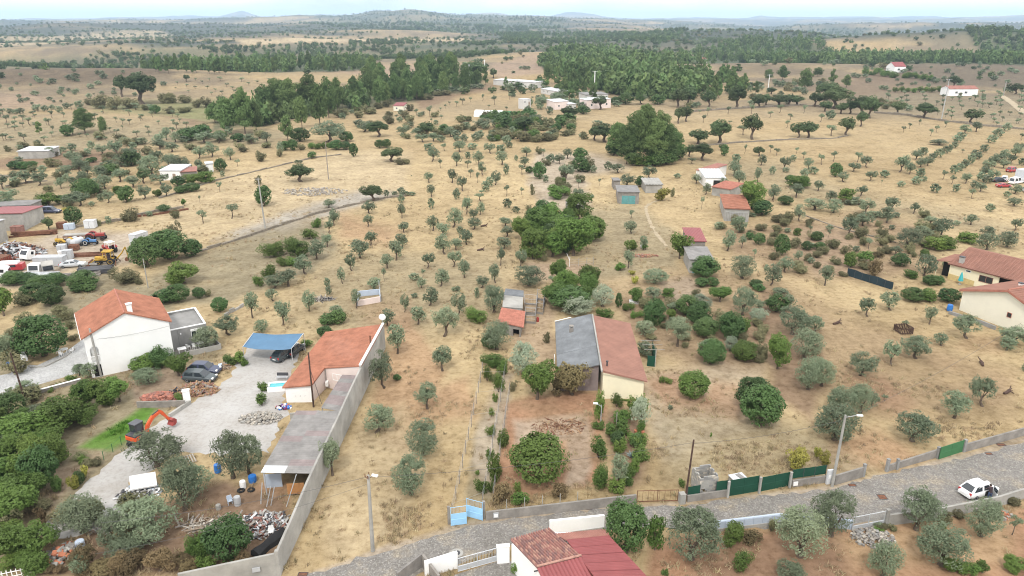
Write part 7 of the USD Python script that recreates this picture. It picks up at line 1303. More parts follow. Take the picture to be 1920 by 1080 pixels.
# the driver stepping out
def person(label, loc, rz, bend=.35):
    import manifold3d as mf
    J = {'hip': (0, 0, .92), 'waist': (.03, 0, 1.08), 'chest': (.18 * bend * 2, 0, 1.34), 'neck': (.27 * bend * 2, 0, 1.50), 'head': (.33 * bend * 2, 0, 1.64)}
    R = {'hip': .15, 'waist': .13, 'chest': .16, 'neck': .055, 'head': .105}
    for s, k in ((-1, 'r'), (1, 'l')):
        J |= {f'hj{k}': (0, s * .09, .90), f'kn{k}': (.08 if s > 0 else -.02, s * .10, .48), f'an{k}': (-.02 if s > 0 else -.10, s * .11, .09), f'to{k}': (.15 if s > 0 else .06, s * .12, .045), f'sh{k}': (.17 * bend * 2 + .02, s * .19, 1.42), f'el{k}': (.30, s * .25, 1.16), f'wr{k}': (.50, s * .2, 1.08), f'pa{k}': (.58, s * .19, 1.07)}
        R |= {f'hj{k}': .10, f'kn{k}': .062, f'an{k}': .045, f'to{k}': .04, f'sh{k}': .065, f'el{k}': .045, f'wr{k}': .032, f'pa{k}': .038}
        for f in range(4): J[f'f{f}{k}'] = (.68 - .012 * abs(f - 1.2), s * .19 + (f - 1.5) * .021, 1.04); R[f'f{f}{k}'] = .009; J[f'e{f}{k}'] = (.62, s * .19 + (f - 1.5) * .02, 1.075); R[f'e{f}{k}'] = .01
        J[f'th{k}'] = (.63, s * .19 - s * .055, 1.06); R[f'th{k}'] = .01
    def hull(bones):
        out = []
        for a, b in bones:
            sp = [mf.Manifold.sphere(R[q], 14).translate(J[q]) for q in (a, b)]; out.append(mf.Manifold.batch_hull(sp))
        m = mf.Manifold.batch_boolean(out, mf.OpType.Add).refine_to_length(.03); me = m.to_mesh(); tm_ = trimesh.Trimesh(me.vert_properties[:, :3], me.tri_verts); return trimesh.smoothing.filter_taubin(tm_, iterations=6)
    t = LTH('person', label, 'person', loc, rz)
    body = [('hip', 'waist'), ('waist', 'chest'), ('chest', 'neck'), ('neck', 'head')]
    for k in 'rl': body += [('hip', f'hj{k}'), (f'hj{k}', f'kn{k}'), (f'kn{k}', f'an{k}'), (f'an{k}', f'to{k}'), ('chest', f'sh{k}'), (f'sh{k}', f'el{k}'), (f'el{k}', f'wr{k}'), (f'wr{k}', f'pa{k}'), (f'pa{k}', f'th{k}')] + [(f'pa{k}', f'e{f}{k}') for f in range(4)] + [(f'e{f}{k}', f'f{f}{k}') for f in range(4)]
    t.add('body', hull(body), 'skin', None, True)
    for q in R: R[q] *= 1.16
    t.add('shirt', hull([('hip', 'waist'), ('waist', 'chest')] + [z for k in 'rl' for z in (('chest', f'sh{k}'), (f'sh{k}', f'el{k}'))]), 'cloth_dark', None, True); t.add('trousers', hull([z for k in 'rl' for z in (('hip', f'hj{k}'), (f'hj{k}', f'kn{k}'), (f'kn{k}', f'an{k}'))]), 'jeans', None, True); t.add('shoes', hull([(f'an{k}', f'to{k}') for k in 'rl']), 'black_rubber', None, True)
    hd = V(*J['head']); hb_ = trimesh.creation.icosphere(3, .118); hb_ = trimesh.Trimesh(hb_.vertices[:], hb_.faces[(hb_.vertices[hb_.faces].mean(1)[:, 2] > .02) | (hb_.vertices[hb_.faces].mean(1)[:, 0] < -.03)]); hb_.apply_translation(hd); t.add('hair', hb_, 'hair', None, True)
    t.add('nose', blob(hd + V(.105, 0, -.01), (.02, .014, .022), 1, 1, 0), 'skin')
    for s in (-1, 1): t.add('eye', blob(hd + V(.098, s * .035, .015), (.012, .014, .009), 2, 1, 0), 'plastic_white'); t.add('ear', blob(hd + V(0, s * .105, 0), (.02, .014, .03), 3, 1, 0), 'skin')
    t.add('mouth', box(hd + V(.1, 0, -.052), (.012, .045, .01)), 'red_paint')
rgt = V(math.sin(cdir), -math.cos(cdir)); pl = cw[:2] + rgt * 1.18 + V(math.cos(cdir), math.sin(cdir)) * .05
person('person in dark clothing leaning into the open door of the white car', (*pl, .012), cdir + math.radians(72))
# excavator
e0 = flat(262, 833); erz = math.atan2(*(flat(330, 776, .6) - flat(262, 815, .6))[:2][::-1])
x = LTH('mini_excavator', 'orange mini excavator with dark cab, its arm stretched over the drive', 'excavator', e0, erz)
for s in (-1, 1):
    tr = x.add('track', loft([[(px_, s * .72 + o, pz_) for px_, pz_ in [(-1.0, .3), (-.95, .08), (-.8, 0), (.8, 0), (.95, .08), (1.0, .3), (.9, .5), (.7, .56), (-.7, .56), (-.9, .5)]] for o in (-.16, .16)]), 'black_rubber')
    x.add('track_roller', join([tube([V(k, s * .72 - .165 * 1, .28), V(k, s * .72 + .165, .28)], [.16, .16], 10) for k in (-.75, -.25, .25, .75)]), 'metal_dark', tr)
    x.add('track_lugs', join([box((k, s * .72, -.0), (.06, .33, .03)) for k in np.arange(-.7, .75, .2)] + [box((k, s * .72, .555), (.06, .33, .03)) for k in np.arange(-.65, .7, .2)]), 'black_rubber', tr)
x.add('undercarriage', box((0, 0, .25), (1.1, 1.1, .35)), 'metal_dark'); x.add('turntable', cyl((0, 0, .6), .42, .14, 16), 'metal_dark')
bodyp = [(-1.05, -.55), (-.95, -.75), (-.3, -.85), (.55, -.85), (.75, -.6), (.75, .6), (.55, .85), (-.3, .85), (-.95, .75), (-1.05, .55)]
x.add('house', loft([[(a, b, z) for a, b in bodyp] for z in (.74, 1.05)]), 'metal_dark'); x.add('counterweight', loft([[(a - .02, b * 1.02, z) for a, b in [(-1.08, -.6), (-.95, -.8), (-.25, -.86), (-.25, .86), (-.95, .8), (-1.08, .6)]] for z in (1.052, 1.45)]), 'orange_paint', None); x.add('engine_hood', box((-.55, 0, 1.452), (.8, 1.5, .14)), 'metal_dark')
x.add('cab_frame', join([box((a, b, 1.05), (.09, .09, 1.42)) for a in (-.2, .72) for b in (-.1, .8)] + [box((.26, .35, 2.47), (1.1, 1.02, .1)), box((.26, .35, 1.055), (1.0, .95, .25))]), 'metal_dark'); x.add('cab_glass', join([box((.73, .35, 1.3), (.02, .8, 1.15)), box((-.21, .35, 1.5), (.02, .8, .95)), box((.26, -.11, 1.3), (.82, .02, 1.15)), box((.26, .81, 1.3), (.82, .02, 1.15))]), 'car_glass'); x.add('cab_roof', box((.26, .35, 2.571), (1.16, 1.08, .06)), 'cab_grey'); x.add('seat', box((.1, .35, 1.31), (.45, .45, .5)), 'cloth_dark')
def arm(pts, w0, ths, mat_, name):
    S = []
    for k, (p, th_) in enumerate(zip(pts, ths)):
        dv = V(*pts[min(k + 1, len(pts) - 1)]) - V(*pts[max(k - 1, 0)]); dv /= np.linalg.norm(dv); nz = V(-dv[2], 0, dv[0]); p3 = V(*p)
        S.append([p3 + nz * th_ / 2 + V(0, -w0 / 2, 0), p3 + nz * th_ / 2 + V(0, w0 / 2, 0), p3 - nz * th_ / 2 + V(0, w0 / 2, 0), p3 - nz * th_ / 2 + V(0, -w0 / 2, 0)])
    return x.add(name, loft(S), mat_)
bm = arm([(.75, -.35, .95), (1.15, -.35, 1.9), (1.9, -.35, 2.55), (3.0, -.35, 2.72)], .26, (.34, .42, .40, .26), 'orange_paint', 'boom'); st = arm([(2.85, -.35, 2.95), (3.1, -.35, 2.6), (4.0, -.35, 1.15)], .22, (.2, .36, .2), 'orange_paint', 'stick')
x.add('hydraulic_ram', rod((.95, -.35, 1.25), (1.95, -.35, 2.3), .06, 8), 'metal_bright', bm); x.add('hydraulic_ram', rod((1.9, -.35, 2.8), (2.85, -.35, 3.0), .055, 8), 'metal_dark', st)
x.add('bucket', loft([[(4.0 + a, -.35 + o, .75 + b) for a, b in [(-.1, .45), (.35, .5), (.65, .2), (.6, -.2), (.3, -.42), (-.05, -.35), (.2, 0)]] for o in (-.45, .45)]), 'red_paint'); x.add('dozer_blade', box((1.5, 0, .15), (.1, 1.75, .4)), 'metal_dark'); x.add('blade_arm', join([box((1.1, s * .4, .3), (.8, .1, .12)) for s in (-1, 1)]), 'metal_dark')
# farm machines of the scrap yard
def tractor(label, paint, loc, rz, s=1.0, cab=False, hubs='plastic_white'):
    t = LTH('tractor', label, 'tractor', loc, rz); S = lambda *a: tuple(k * s for k in a)
    t.add('hood', loft([[(xx * s, yy * s, zz * s) for yy, zz in [(-.3, .8), (.3, .8), (.32, 1.2), (.22, 1.38), (-.22, 1.38), (-.32, 1.2)]] for xx in (.1, 1.75)]), paint); t.add('chassis', box(S(.4, 0, .5), S(2.6, .42, .34)), 'metal_dark'); t.add('grille', box(S(1.77, 0, .82), S(.05, .5, .5)), 'metal_dark')
    t.add('seat', box(S(-.75, 0, 1.05), S(.5, .5, .42)), 'cloth_dark'); t.add('steering_wheel', rod(S(-.1, 0, 1.3), S(-.3, 0, 1.65), .05 * s), 'metal_dark'); t.add('exhaust', cyl(S(1.0, .18, 1.36), .045 * s, .7 * s, 6), 'rust')
    for q in (-1, 1):
        wheel(t, -.7 * s, q * .82 * s, .74 * s, .36 * s, None, hubs); wheel(t, 1.4 * s, q * .66 * s, .42 * s, .24 * s, None, hubs); t.add('mudguard', loft([[(-.7 * s + r_ * s * math.cos(a), q * .82 * s + o * s, .74 * s + r_ * s * math.sin(a)) for a in np.linspace(.3, 2.6, 8) for r_ in (.8,)] + [(-.7 * s + .84 * s * math.cos(a), q * .82 * s + o * s, .74 * s + .84 * s * math.sin(a)) for a in np.linspace(2.6, .3, 8)] for o in (-.22, .22)]), paint)
    if cab: t.add('cab', join([box((a * s, b * s, 1.0 * s), S(.07, .07, 1.25)) for a in (-1.25, .05) for b in (-.6, .6)] + [box(S(-.6, 0, 2.25), S(1.5, 1.4, .1))]), 'plastic_white')
    return t
tractor('old yellow tractor at the head of the machine row in the scrap yard', 'yellow_paint', at(121, 462), 2.8, 1.15, False, 'yellow_paint'); tractor('little blue tractor with white wheel hubs in the scrap yard', 'blue_paint', at(169, 459), .1, .85); tractor('red tractor, longest of the machine row', 'red_paint', at(180, 450), .15, 1.15, False, 'rust'); tractor('dusty red and white tractor standing alone in the scrap yard', 'red_paint', at(205, 474), 2.6, 1.05, True, 'rust')
q = at(142, 460)
def tank(label, loc, rz, m, ln=2.6, r=.65): t = LTH('water_tank', label, 'tank', loc, rz); t.add('drum', loft([[(xx, rr_ * math.cos(a), 1.05 + rr_ * math.sin(a)) for a in np.linspace(0, 6.283, 17)[:-1]] for xx, rr_ in ((-ln / 2 - .15, r * .6), (-ln / 2, r), (ln / 2, r), (ln / 2 + .15, r * .6))]), m, None, 40); t.add('axle', box((0, 0, .25), (.2, 1.7, .2)), 'metal_dark'); [wheel(t, 0, s_ * .95, .38, .2) for s_ in (-1, 1)]
tank('grey drum tanker trailer in the machine row', at(136, 460), 1.4, 'metal_grey'); tank('whitish drum tanker trailer between the grey one and the blue tractor', at(146, 461), 1.4, 'white_sheet')
t = LTH('flatbed_trailer', 'trailer with a long whitish cover behind the machine row', 'trailer', at(152, 449), .18); t.add('bed', box((0, 0, .8), (6.5, 1.7, .25)), 'rust'); t.add('cover', box((0, 0, 1.052), (6.2, 1.5, .25)), 'light_concrete'); [wheel(t, a_, s_ * .8, .4, .22) for a_ in (-1.2, 1.6) for s_ in (-1, 1)]
t = LTH('rusty_box', 'small rusty iron box in front of the machine row', 'box', at(139, 469), .1); t.add('body', box((0, 0, .1), (1.9, 1.2, 1.0)), 'rust'); t.add('rim', join([box((0, y_, 1.102), (2.0, .08, .08)) for y_ in (-.6, .6)]), 'rust')
b = LTH('backhoe_loader', 'yellow backhoe loader with raised rear arm at the low wall of the scrap yard', 'backhoe', at(205, 495), math.radians(10)); t = b
yp = 'yellow_paint'; b.add('hood', loft([[(xx, yy, zz) for yy, zz in [(-.45, .9), (.45, .9), (.45, 1.5), (.3, 1.65), (-.3, 1.65), (-.45, 1.5)]] for xx in (-2.3, -.7)]), yp); b.add('chassis', box((-.6, 0, .55), (3.8, .6, .4)), 'metal_dark')
b.add('cab_posts', join([box((a_, c_, 1.1), (.1, .1, 1.5)) for a_ in (-.6, .8) for c_ in (-.75, .75)]), yp); b.add('cab_roof', box((.1, 0, 2.6), (1.8, 1.75, .14)), yp); b.add('cab_floor', box((.1, 0, 1.0), (1.7, 1.6, .15)), yp); b.add('seat', box((.1, 0, 1.16), (.5, .5, .7)), 'cloth_dark')
for s in (-1, 1): wheel(b, .6, s * .95, .72, .4, None, yp); wheel(b, -1.7, s * .85, .5, .3, None, yp); b.add('loader_arm', join([rod((-.3, s * .75, 1.4), (-2.2, s * .75, 1.2), .1, 6), rod((-2.2, s * .75, 1.2), (-3.2, s * .75, .5), .1, 6)]), yp)
b.add('front_bucket', loft([[(-3.2 + a_, o, .1 + c_) for a_, c_ in [(0, 0), (-.9, 0), (-.2, .25), (-.15, .8), (.1, .8), (.15, .3)]] for o in (-1.1, 1.1)]), 'rust'); b.add('rear_boom', join([rod((1.5, 0, 1.0), (2.6, 0, 2.1), .14, 6), rod((2.6, 0, 2.1), (3.4, 0, 3.3), .13, 6)]), yp); b.add('dipper', rod((3.4, 0, 3.3), (3.7, 0, 1.3), .12, 6), yp); b.add('rear_bucket', loft([[(3.5 + a_, o, .5 + c_) for a_, c_ in [(.2, .8), (-.3, .7), (-.5, .3), (-.3, 0), (.2, .1)]] for o in (-.35, .35)]), 'rust'); b.add('stabilizer', join([rod((1.5, s * .6, .9), (1.6, s * 1.5, .05), .09, 6) for s in (-1, 1)]), 'rust')
def truckcab(label, loc, rz, m='plastic_white', tilt=0.0, group=None):
    t = LTH('truck_cab', label, 'truck cab', loc, rz, group)
    R_ = trimesh.transformations.rotation_matrix(tilt, [0, 1, 0]); P = [(-.9, 0), (.8, 0), (.95, .75), (.6, 1.75), (.4, 1.85), (-.8, 1.85), (-.9, 1.7)]
    def put(n_, mm, mt_): mm.apply_transform(R_); mm.apply_translation((0, 0, abs(math.sin(tilt)) * .9)); t.add(n_, mm, mt_)
    put('shell', loft([[(a_, o, c_) for a_, c_ in P] for o in (-1.0, 1.0)]), m)
    for o in (-1.008, 1.008): put('side_window', hexa([(-.55, min(o, o * .985), 1.0), (.0, min(o, o * .985), 1.0), (.0, max(o, o * .985), 1.0), (-.55, max(o, o * .985), 1.0), (-.55, min(o, o * .985), 1.6), (.0, min(o, o * .985), 1.6), (.0, max(o, o * .985), 1.6), (-.55, max(o, o * .985), 1.6)]), 'dark_glass')
    put('windscreen', hexa([(.96, -.8, .85), (.97, -.8, .85), (.97, .8, .85), (.96, .8, .85), (.66, -.8, 1.65), (.67, -.8, 1.65), (.67, .8, 1.65), (.66, .8, 1.65)]), 'dark_glass'); put('rear_window', box((-.905, .42, 1.05), (.02, .6, .5)), 'dark_glass'); put('rear_window', box((-.905, -.42, 1.05), (.02, .6, .5)), 'dark_glass')
truckcab('white scrapped truck cab with two dark rear windows, upright at the yard edge', at(68, 512), -1.4); truckcab('white scrapped truck cab tipped toward the silver wreck', at(92, 511), -1.0, 'light_concrete', tilt=.35); truckcab('white scrapped van body leaning on the scrap heap', at(51, 488), -1.9, tilt=-.3); truckcab('small white van nose lying among the scrap below the heap', at(9, 520), .4, tilt=.2)
t = LTH('flat_truck_bed', 'white flat truck bed lying before the scrapped cabs', 'truck bed', at(75, 521), .1); t.add('bed', box((0, 0, .3), (6.5, 2.0, .25)), 'white_sheet'); t.add('side_board', join([box((0, y_, .552), (6.3, .08, .3)) for y_ in (-.95, .95)]), 'white_sheet')
t = LTH('container', 'red iron container at the scrap heap', 'container', at(6, 500), 1.4); t.add('body', box((0, 0, .1), (2.6, 2.2, 2.0)), 'rust'); t.add('ribs', join([box((k, y_, .2), (.1, .06, 1.8)) for k in np.arange(-1.2, 1.3, .4) for y_ in (-1.13, 1.13)]), 'red_paint')
t = LTH('crushed_van', 'maroon and white crushed van at the foot of the scrap heap', 'van', at(24, 507), .2); t.add('body', box((0, 0, .3), (4.2, 1.7, 1.1)), 'car_red'); t.add('roof', box((-.3, 0, 1.402), (3.2, 1.5, .4)), 'plastic_white'); t.add('side_window', box((.2, -.86, .9), (1.6, .03, .4)), 'dark_glass')
def bundle(label, loc, rz, n, ln, r, m, seed, cat='beams', name='beam_stack', jitter=.08):
    t = LTH(name, label, cat, loc, rz); g = np.random.default_rng(seed)
    for k in range(n):
        y_ = (k % 6 - 2.5) * r * 2.2; z_ = (k // 6) * r * 2.1; l_ = ln * g.uniform(.75, 1.05); m_ = box((g.normal(0, .15), y_, z_), (l_, r * 2, r * 2), g.normal(0, jitter)); t.add('beam', m_, m)
bundle('stack of rusty-mauve steel beams behind the backhoe', at(155, 480), .12, 12, 8.5, .13, 'rust', 3, 'beams'); bundle('long rusty girders piled along the workshop fence', at(66, 440), .22, 14, 9, .16, 'rust', 4, 'girders'); bundle('grey and dark metal profiles stacked beside the yellow backhoe', at(178, 510), .3, 12, 6.0, .2, 'metal_dark', 6, 'profiles'); bundle('pale roof sheets and pipes on the ground behind the silver wreck', at(160, 497), .2, 8, 6, .16, 'light_concrete', 7, 'pipes'); bundle('dark planks lying beyond the round orange tree in the scrap yard', at(150, 517), .3, 10, 7, .15, 'grey_timber', 9, 'planks')
for lab, p, s_, m_, rz in (('upright grey metal panel box in the middle of the scrap yard', (118, 473), (1.6, 1.4, 1.5), 'metal_grey', .2), ('grey metal cabinet standing beside the steel beams', (129, 485), (1.7, 1.2, 1.7), 'metal_grey', .2), ('white front-loading machine beside the grey metal cabinet', (118, 479), (1.5, 1.2, .8), 'plastic_white', .5), ('pale blue-grey container box by the dark hedge of the yard', (171, 427), (2.2, 1.8, 1.7), 'white_sheet', .1), ('greyish metal box near the girders by the workshop', (131, 430), (2.0, 1.4, 1.2), 'panel_blue', .2), ('wide grey mesh container behind the scrapped cabs', (96, 497), (5.5, 2.0, 1.7), 'metal_grey', .05), ('bright white box trailer beside the great fig', (262, 456), (3.4, 1.8, 2.2), 'white_sheet', 1.2), ('tan stacked pallets at the scrap heap edge', (66, 470), (2.0, 1.3, .8), 'timber', .3), ('reddish crate near the girders by the workshop', (117, 428), (1.8, 1.4, 1.3), 'rust', .1), ('dusky red machine beside the grey workshop wall', (34, 436), (2.2, 1.6, 1.4), 'old_tile', .1)):
    t = LTH('yard_box', lab, 'box', at(*p), rz); t.add('body', box((0, 0, .08), s_), m_); t.add('lid', box((0, 0, s_[2] + .082), (s_[0] * 1.03, s_[1] * 1.03, .06)), m_); t.add('skid', join([box((k * s_[0] * .35, 0, 0), (.12, s_[1], .08)) for k in (-1, 1)]), 'timber'); t.add('door_seam', box((0, -s_[1] / 2 - .006, .2), (.05, .014, s_[2] * .8)), 'metal_dark')
# the right-hand scrap cars
car('white wrecked pickup at the edge of the far scrap yard', 'car_white', at(1905, 344), .5, 5.5, 2.0, 1.9, 'estate'); car('silver car by the bush below the far scrap yard', 'car_silver', at(1924, 360), 1.2, 4.3, 1.7, 1.5, 'hatch'); car('dark car half under olives at the far scrap yard', 'car_black', at(1872, 341), .2, 4.2, 1.7, 1.4, 'sedan'); car('white car facing the red wreck of the far scrap yard', 'car_white', at(1883, 339), .9, 4.0, 1.7, 1.5, 'hatch'); car('crushed red car at the corner of the far scrap yard', 'car_red', at(1881, 351), .1, 4.0, 1.7, 1.2, 'sedan'); car('red wreck behind the white pickup', 'car_red', at(1898, 322), .4, 4.4, 1.8, 1.6, 'hatch')
t = LTH('white_box_truck', 'big white truck box in the far scrap yard', 'truck', at(1922, 340), .4); t.add('box', box((0, 0, .9), (6.5, 2.6, 2.8)), 'white_sheet'); t.add('chassis', box((.6, 0, .5), (8.0, 1.2, .35)), 'metal_dark'); [wheel(t, a_, s_ * 1.1, .48, .3) for a_ in (-2, -1, 3.4) for s_ in (-1, 1)]; t.add('cab', box((4.2, 0, .7), (1.6, 2.4, 2.0)), 'car_white')
# ------------------------------------------------------------------ heaps, junk and small things
def rubble(name, label, cat, loc, rx, ry, hgt, n, size, mats, seed, long=1.0, kind=None, flatm=False, top_parts=40):
    """A heap of pieces: the largest are parts, the rest is one part."""
    t = LTH(name, label, cat, loc, 0); g = np.random.default_rng(seed); rest = {}
    for k in range(n):
        a, r_ = g.uniform(0, 6.283), g.uniform(0, 1) ** .6; x_, y_ = rx * r_ * math.cos(a), ry * r_ * math.sin(a); z_ = max(0, hgt * (1 - r_ ** 1.5) * g.uniform(.3, 1.0))
        s_ = size * g.uniform(.5, 1.5); l_ = long * g.uniform(.6, 1.4)
        m_ = box((0, 0, 0), (s_ * l_, s_ * g.uniform(.6, 1), s_ * g.uniform(.35, .9) * (.4 if flatm else 1))); m_.apply_transform(trimesh.transformations.euler_matrix(g.normal(0, .35), g.normal(0, .35), g.uniform(0, 6.28))); m_.apply_translation((x_, y_, z_)); mt_ = mats[g.integers(len(mats))]
        if k < top_parts: t.add(name.split('_')[-1] if False else 'piece', m_, mt_)
        else: rest.setdefault(mt_, []).append(m_)
    for mt_, L_ in rest.items(): tag(t.add('loose_pieces', join(L_), mt_), kind='stuff')
    return t
rubble('stone_heap', 'spread heap of pale field stones on the concrete yard', 'stone heap', flat(489, 785), 2.6, 1.5, .5, 420, .2, ['pale_stone', 'stone', 'pale_stone', 'light_concrete'], 1)
rubble('rubble_heap', 'heap of grey stone rubble inside the wide grey gate', 'rubble heap', flat(1636, 1009), 2.0, 1.5, .45, 320, .2, ['stone', 'render_grey', 'pale_stone', 'dark_concrete'], 2)
rubble('firewood_heap', 'big heap of split firewood beside the slate estate car', 'firewood heap', flat(371, 733), 2.6, 1.6, 1.15, 420, .17, ['cork', 'cork', 'old_tile', 'grey_timber'], 3, long=4.2)
rubble('kindling_heap', 'small heap of brown kindling on the dry grass behind the navy car', 'firewood heap', flat(417, 690), 1.1, .8, .6, 160, .12, ['timber', 'cork', 'grey_timber'], 4, long=4)
rubble('roof_tile_stack', 'stacks of orange clay tiles behind the low grey wall', 'tile stack', flat(304, 745), 2.6, 1.1, .65, 320, .3, ['old_tile', 'brick_tile', 'brick_tile'], 5, long=1.4, flatm=True)
rubble('dark_wood_heap', 'dark heap of old boards beside the orange tiles', 'wood heap', flat(334, 738), 1.2, .9, .8, 120, .14, ['grey_timber', 'cork', 'metal_dark'], 15, long=5)
rubble('scrap_heap', 'large heap of grey scrap metal beside the pale shed', 'scrap heap', at(28, 478), 5.5, 4.5, 2.6, 900, .42, ['metal_grey', 'light_concrete', 'rust', 'metal_dark', 'rust', 'metal_grey', 'old_tile', 'white_sheet'], 6, long=2.5, flatm=True)
rubble('scrap_heap', 'low spread of broken scrap along the bottom of the scrap yard', 'scrap heap', at(30, 520), 5.0, 2.0, .9, 350, .4, ['plastic_white', 'metal_dark', 'old_tile', 'white_sheet', 'rust'], 7, long=2.0, flatm=True)
rubble('junk_heap', 'heap of white household junk below the lean-to shed', 'junk heap', flat(490, 985), 2.6, 2.0, .9, 520, .2, ['white_sheet', 'light_concrete', 'light_concrete', 'metal_dark', 'rust', 'old_tile', 'metal_grey', 'grey_timber'], 8, long=3.0, flatm=True)
rubble('plank_heap', 'scatter of weathered planks beneath the middle olive of the junk yard', 'planks', flat(390, 985), 2.8, 1.2, .35, 90, .13, ['grey_timber', 'timber', 'pale_stone'], 9, long=11, flatm=True, top_parts=60)
rubble('plank_heap', 'tangle of grey boards between the two bottom olives of the junk yard', 'planks', flat(205, 985), 1.8, 1.4, .5, 90, .13, ['grey_timber', 'timber', 'light_concrete'], 10, long=9, flatm=True, top_parts=60)
rubble('debris_heap', 'broken panels and rubbish around the tilted white slab', 'debris', flat(262, 925), 2.2, 1.5, .4, 200, .2, ['plastic_white', 'light_concrete', 'metal_dark', 'panel_blue'], 11, long=2.5, flatm=True)
rubble('bag_heap', 'little pile of coloured bags and toys by the bicycles', 'bags', flat(532, 765), .9, .5, .4, 60, .25, ['purple_cloth', 'plastic_white', 'plastic_blue', 'cloth_dark', 'brick_red'], 12)
rubble('brick_pile', 'ring of fallen red bricks below the lone olive in the long plot', 'bricks', flat(1205, 480), 3.2, 1.1, .25, 200, .2, ['old_tile', 'cork', 'brick_tile', 'timber'], 13, long=1.6)
rubble('brush_pile', 'bleached brush pile with a pale pipe in the straw orchard', 'brush pile', flat(605, 562), 2.0, .9, .4, 140, .07, ['grey_timber', 'pale_stone', 'metal_dark'], 14, long=16)
rubble('block_pile', 'untidy pile of blocks and bricks at the corner of the junk yard', 'block pile', flat(122, 1040), 1.4, 1.6, .6, 90, .3, ['light_concrete', 'old_concrete', 'brick_red'], 16, long=1.6)
rubble('stone_scatter', 'spill of loose stones by the wall corner past the white car', 'stones', flat(1866, 966), 1.5, .9, .35, 120, .22, ['pale_stone', 'stone', 'brick_red'], 17)
rubble('rock_scatter', 'grey broken rock strewn over the pale straw slope', 'rocks', at(590, 360), 9, 5, .25, 260, .35, ['pale_stone', 'stone'], 18)
rubble('crop_litter', 'dark plant litter strewn over the bare red plot', 'litter', flat(1050, 800), 3.2, 2.0, .06, 320, .08, ['cork', 'rust'], 19, long=8, flatm=True, top_parts=0)
t = LTH('white_slab', 'large white slab tilted over junk beside the drive', 'slab', flat(271, 915), .5); t.add('slab', box((0, 0, .75), (2.4, 2.2, .16), 0, (.12, .1, 0)), 'plastic_white'); t.add('prop', join([box((a_, b_, 0), (.12, .12, .75)) for a_ in (-.8, .8) for b_ in (-.7, .7)]), 'grey_timber')
def barrel(label, p, m, r=.3, hgt=.9, cat='barrel', lid=None): q = flat(*p); t = TH('barrel', label, cat, q); t.add('drum', tube([q, q + V(0, 0, .04), q + V(0, 0, hgt * .5), q + V(0, 0, hgt)], [r * .92, r, r * 1.05, r], 16), m); t.add('rim', cyl(q + V(0, 0, hgt + .001), r * .9, .04, 14), lid or m)
barrel('blue-grey barrel in the bottom corner of the junk yard', (152, 1028), 'panel_blue', .38, .8); barrel('pale grey barrel by the folded chair in the junk yard', (446, 947), 'metal_grey', .32, .95); barrel('white canister lying on black tyres in the junk yard', (456, 915), 'plastic_white', .3, .8); barrel('bright blue drum behind the shaggy junk yard olive', (409, 885), 'plastic_blue', .35, .9); barrel('blue drum beside the leaning boards at the lean-to', (474, 903), 'plastic_blue', .4, .7); barrel('small whitish pot under the middle olive of the junk yard', (410, 955), 'light_concrete', .24, .5)
def tyre(label, p, r=.34, z=.0):
    q = flat(*p) + V(0, 0, z); t = TH('old_tyre', label, 'tyre', q); a = np.linspace(0, 6.283, 21)[:-1]
    tor = trimesh.creation.torus(r * .72, r * .28, major_sections=20, minor_sections=8); tor.apply_translation(q + V(0, 0, r * .28)); t.add('tread', tor, 'black_rubber', None, True)
tyre('black tyre under the white canister', (452, 921), .4); tyre('black tyre lying just beyond the white canister', (471, 920), .38); tyre('black tyre beside the yellow-flowering shrub along the drive', (92, 951), .3)
chair(flat(432, 945), .6, 'folded blue-grey chair beside the pale grey barrel', 'panel_blue'); chair(flat(489, 992), 2.2, 'white plastic chair thrown on the junk heap', 'plastic_white'); chair(flat(501, 985), 1.0, 'second white plastic chair on the junk heap, nearer the wall', 'plastic_white'); chair(flat(509, 1003), .2, 'white plastic chair tipped by the foot of the long wall', 'plastic_white')
t = LTH('black_sheeting', 'long fold of black sheeting at the foot of the long wall', 'sheeting', flat(507, 1022), 1.1); t.add('sheet', loft([[(a_, b_ * (1 + .2 * math.sin(a_ * 3)), c_) for b_, c_ in [(-.5, 0), (.5, 0), (.45, .5), (.1, .75), (-.4, .45)]] for a_ in np.linspace(-1.8, 1.8, 9)]), 'black_rubber')
for j, (p, ln, an, lab) in enumerate((((489, 945), 3.4, 1.2, 'pale aluminium pole leaning at the front of the lean-to shed'), ((500, 950), 3.2, .7, 'pale aluminium pole crossing beside the lean-to shed'), ((508, 948), 3.0, .85, 'pale aluminium pole, farther in under the lean-to edge'))):
    q = flat(*p); obj('leaning_pole', rod(q, q + V(.6 * math.cos(an), .5, ln * .62), .05, 6), 'metal_bright', label=lab, cat='pole')
t = LTH('slatted_frame', 'bleached wooden slatted bed frame near the drive', 'slats', flat(345, 868), .6)
for k in range(9): t.add('slat', box((-1.1 + k * .27, 0, .3), (.12, 1.7, .05)), 'pale_stone')
t.add('side_rail', join([box((0, y_, .24), (2.4, .08, .06)) for y_ in (-.8, .8)]), 'grey_timber')
q = flat(522, 729); t = LTH('inflatable_pool', 'small white tub pool with turquoise water beside the orange-roofed house', 'pool', q, .15); t.add('rim', join([box((0, y_, 0), (2.5, .22, .62)) for y_ in (-.75, .75)] + [box((x_, 0, 0), (.22, 1.28, .615)) for x_ in (-1.14, 1.14)]), 'plastic_white'); t.add('water', box((0, 0, 0), (2.05, 1.27, .48)), 'water')
t = LTH('garden_bench', 'grey metal bench behind the tub pool', 'bench', flat(530, 712), .0); t.add('seat', box((0, 0, .42), (1.5, .5, .05)), 'metal_grey'); t.add('backrest', box((0, .25, .5), (1.5, .05, .45)), 'metal_dark'); [t.add('leg', box((a_, b_, 0), (.06, .06, .42)), 'metal_grey') for a_ in (-.65, .65) for b_ in (-.2, .2)]
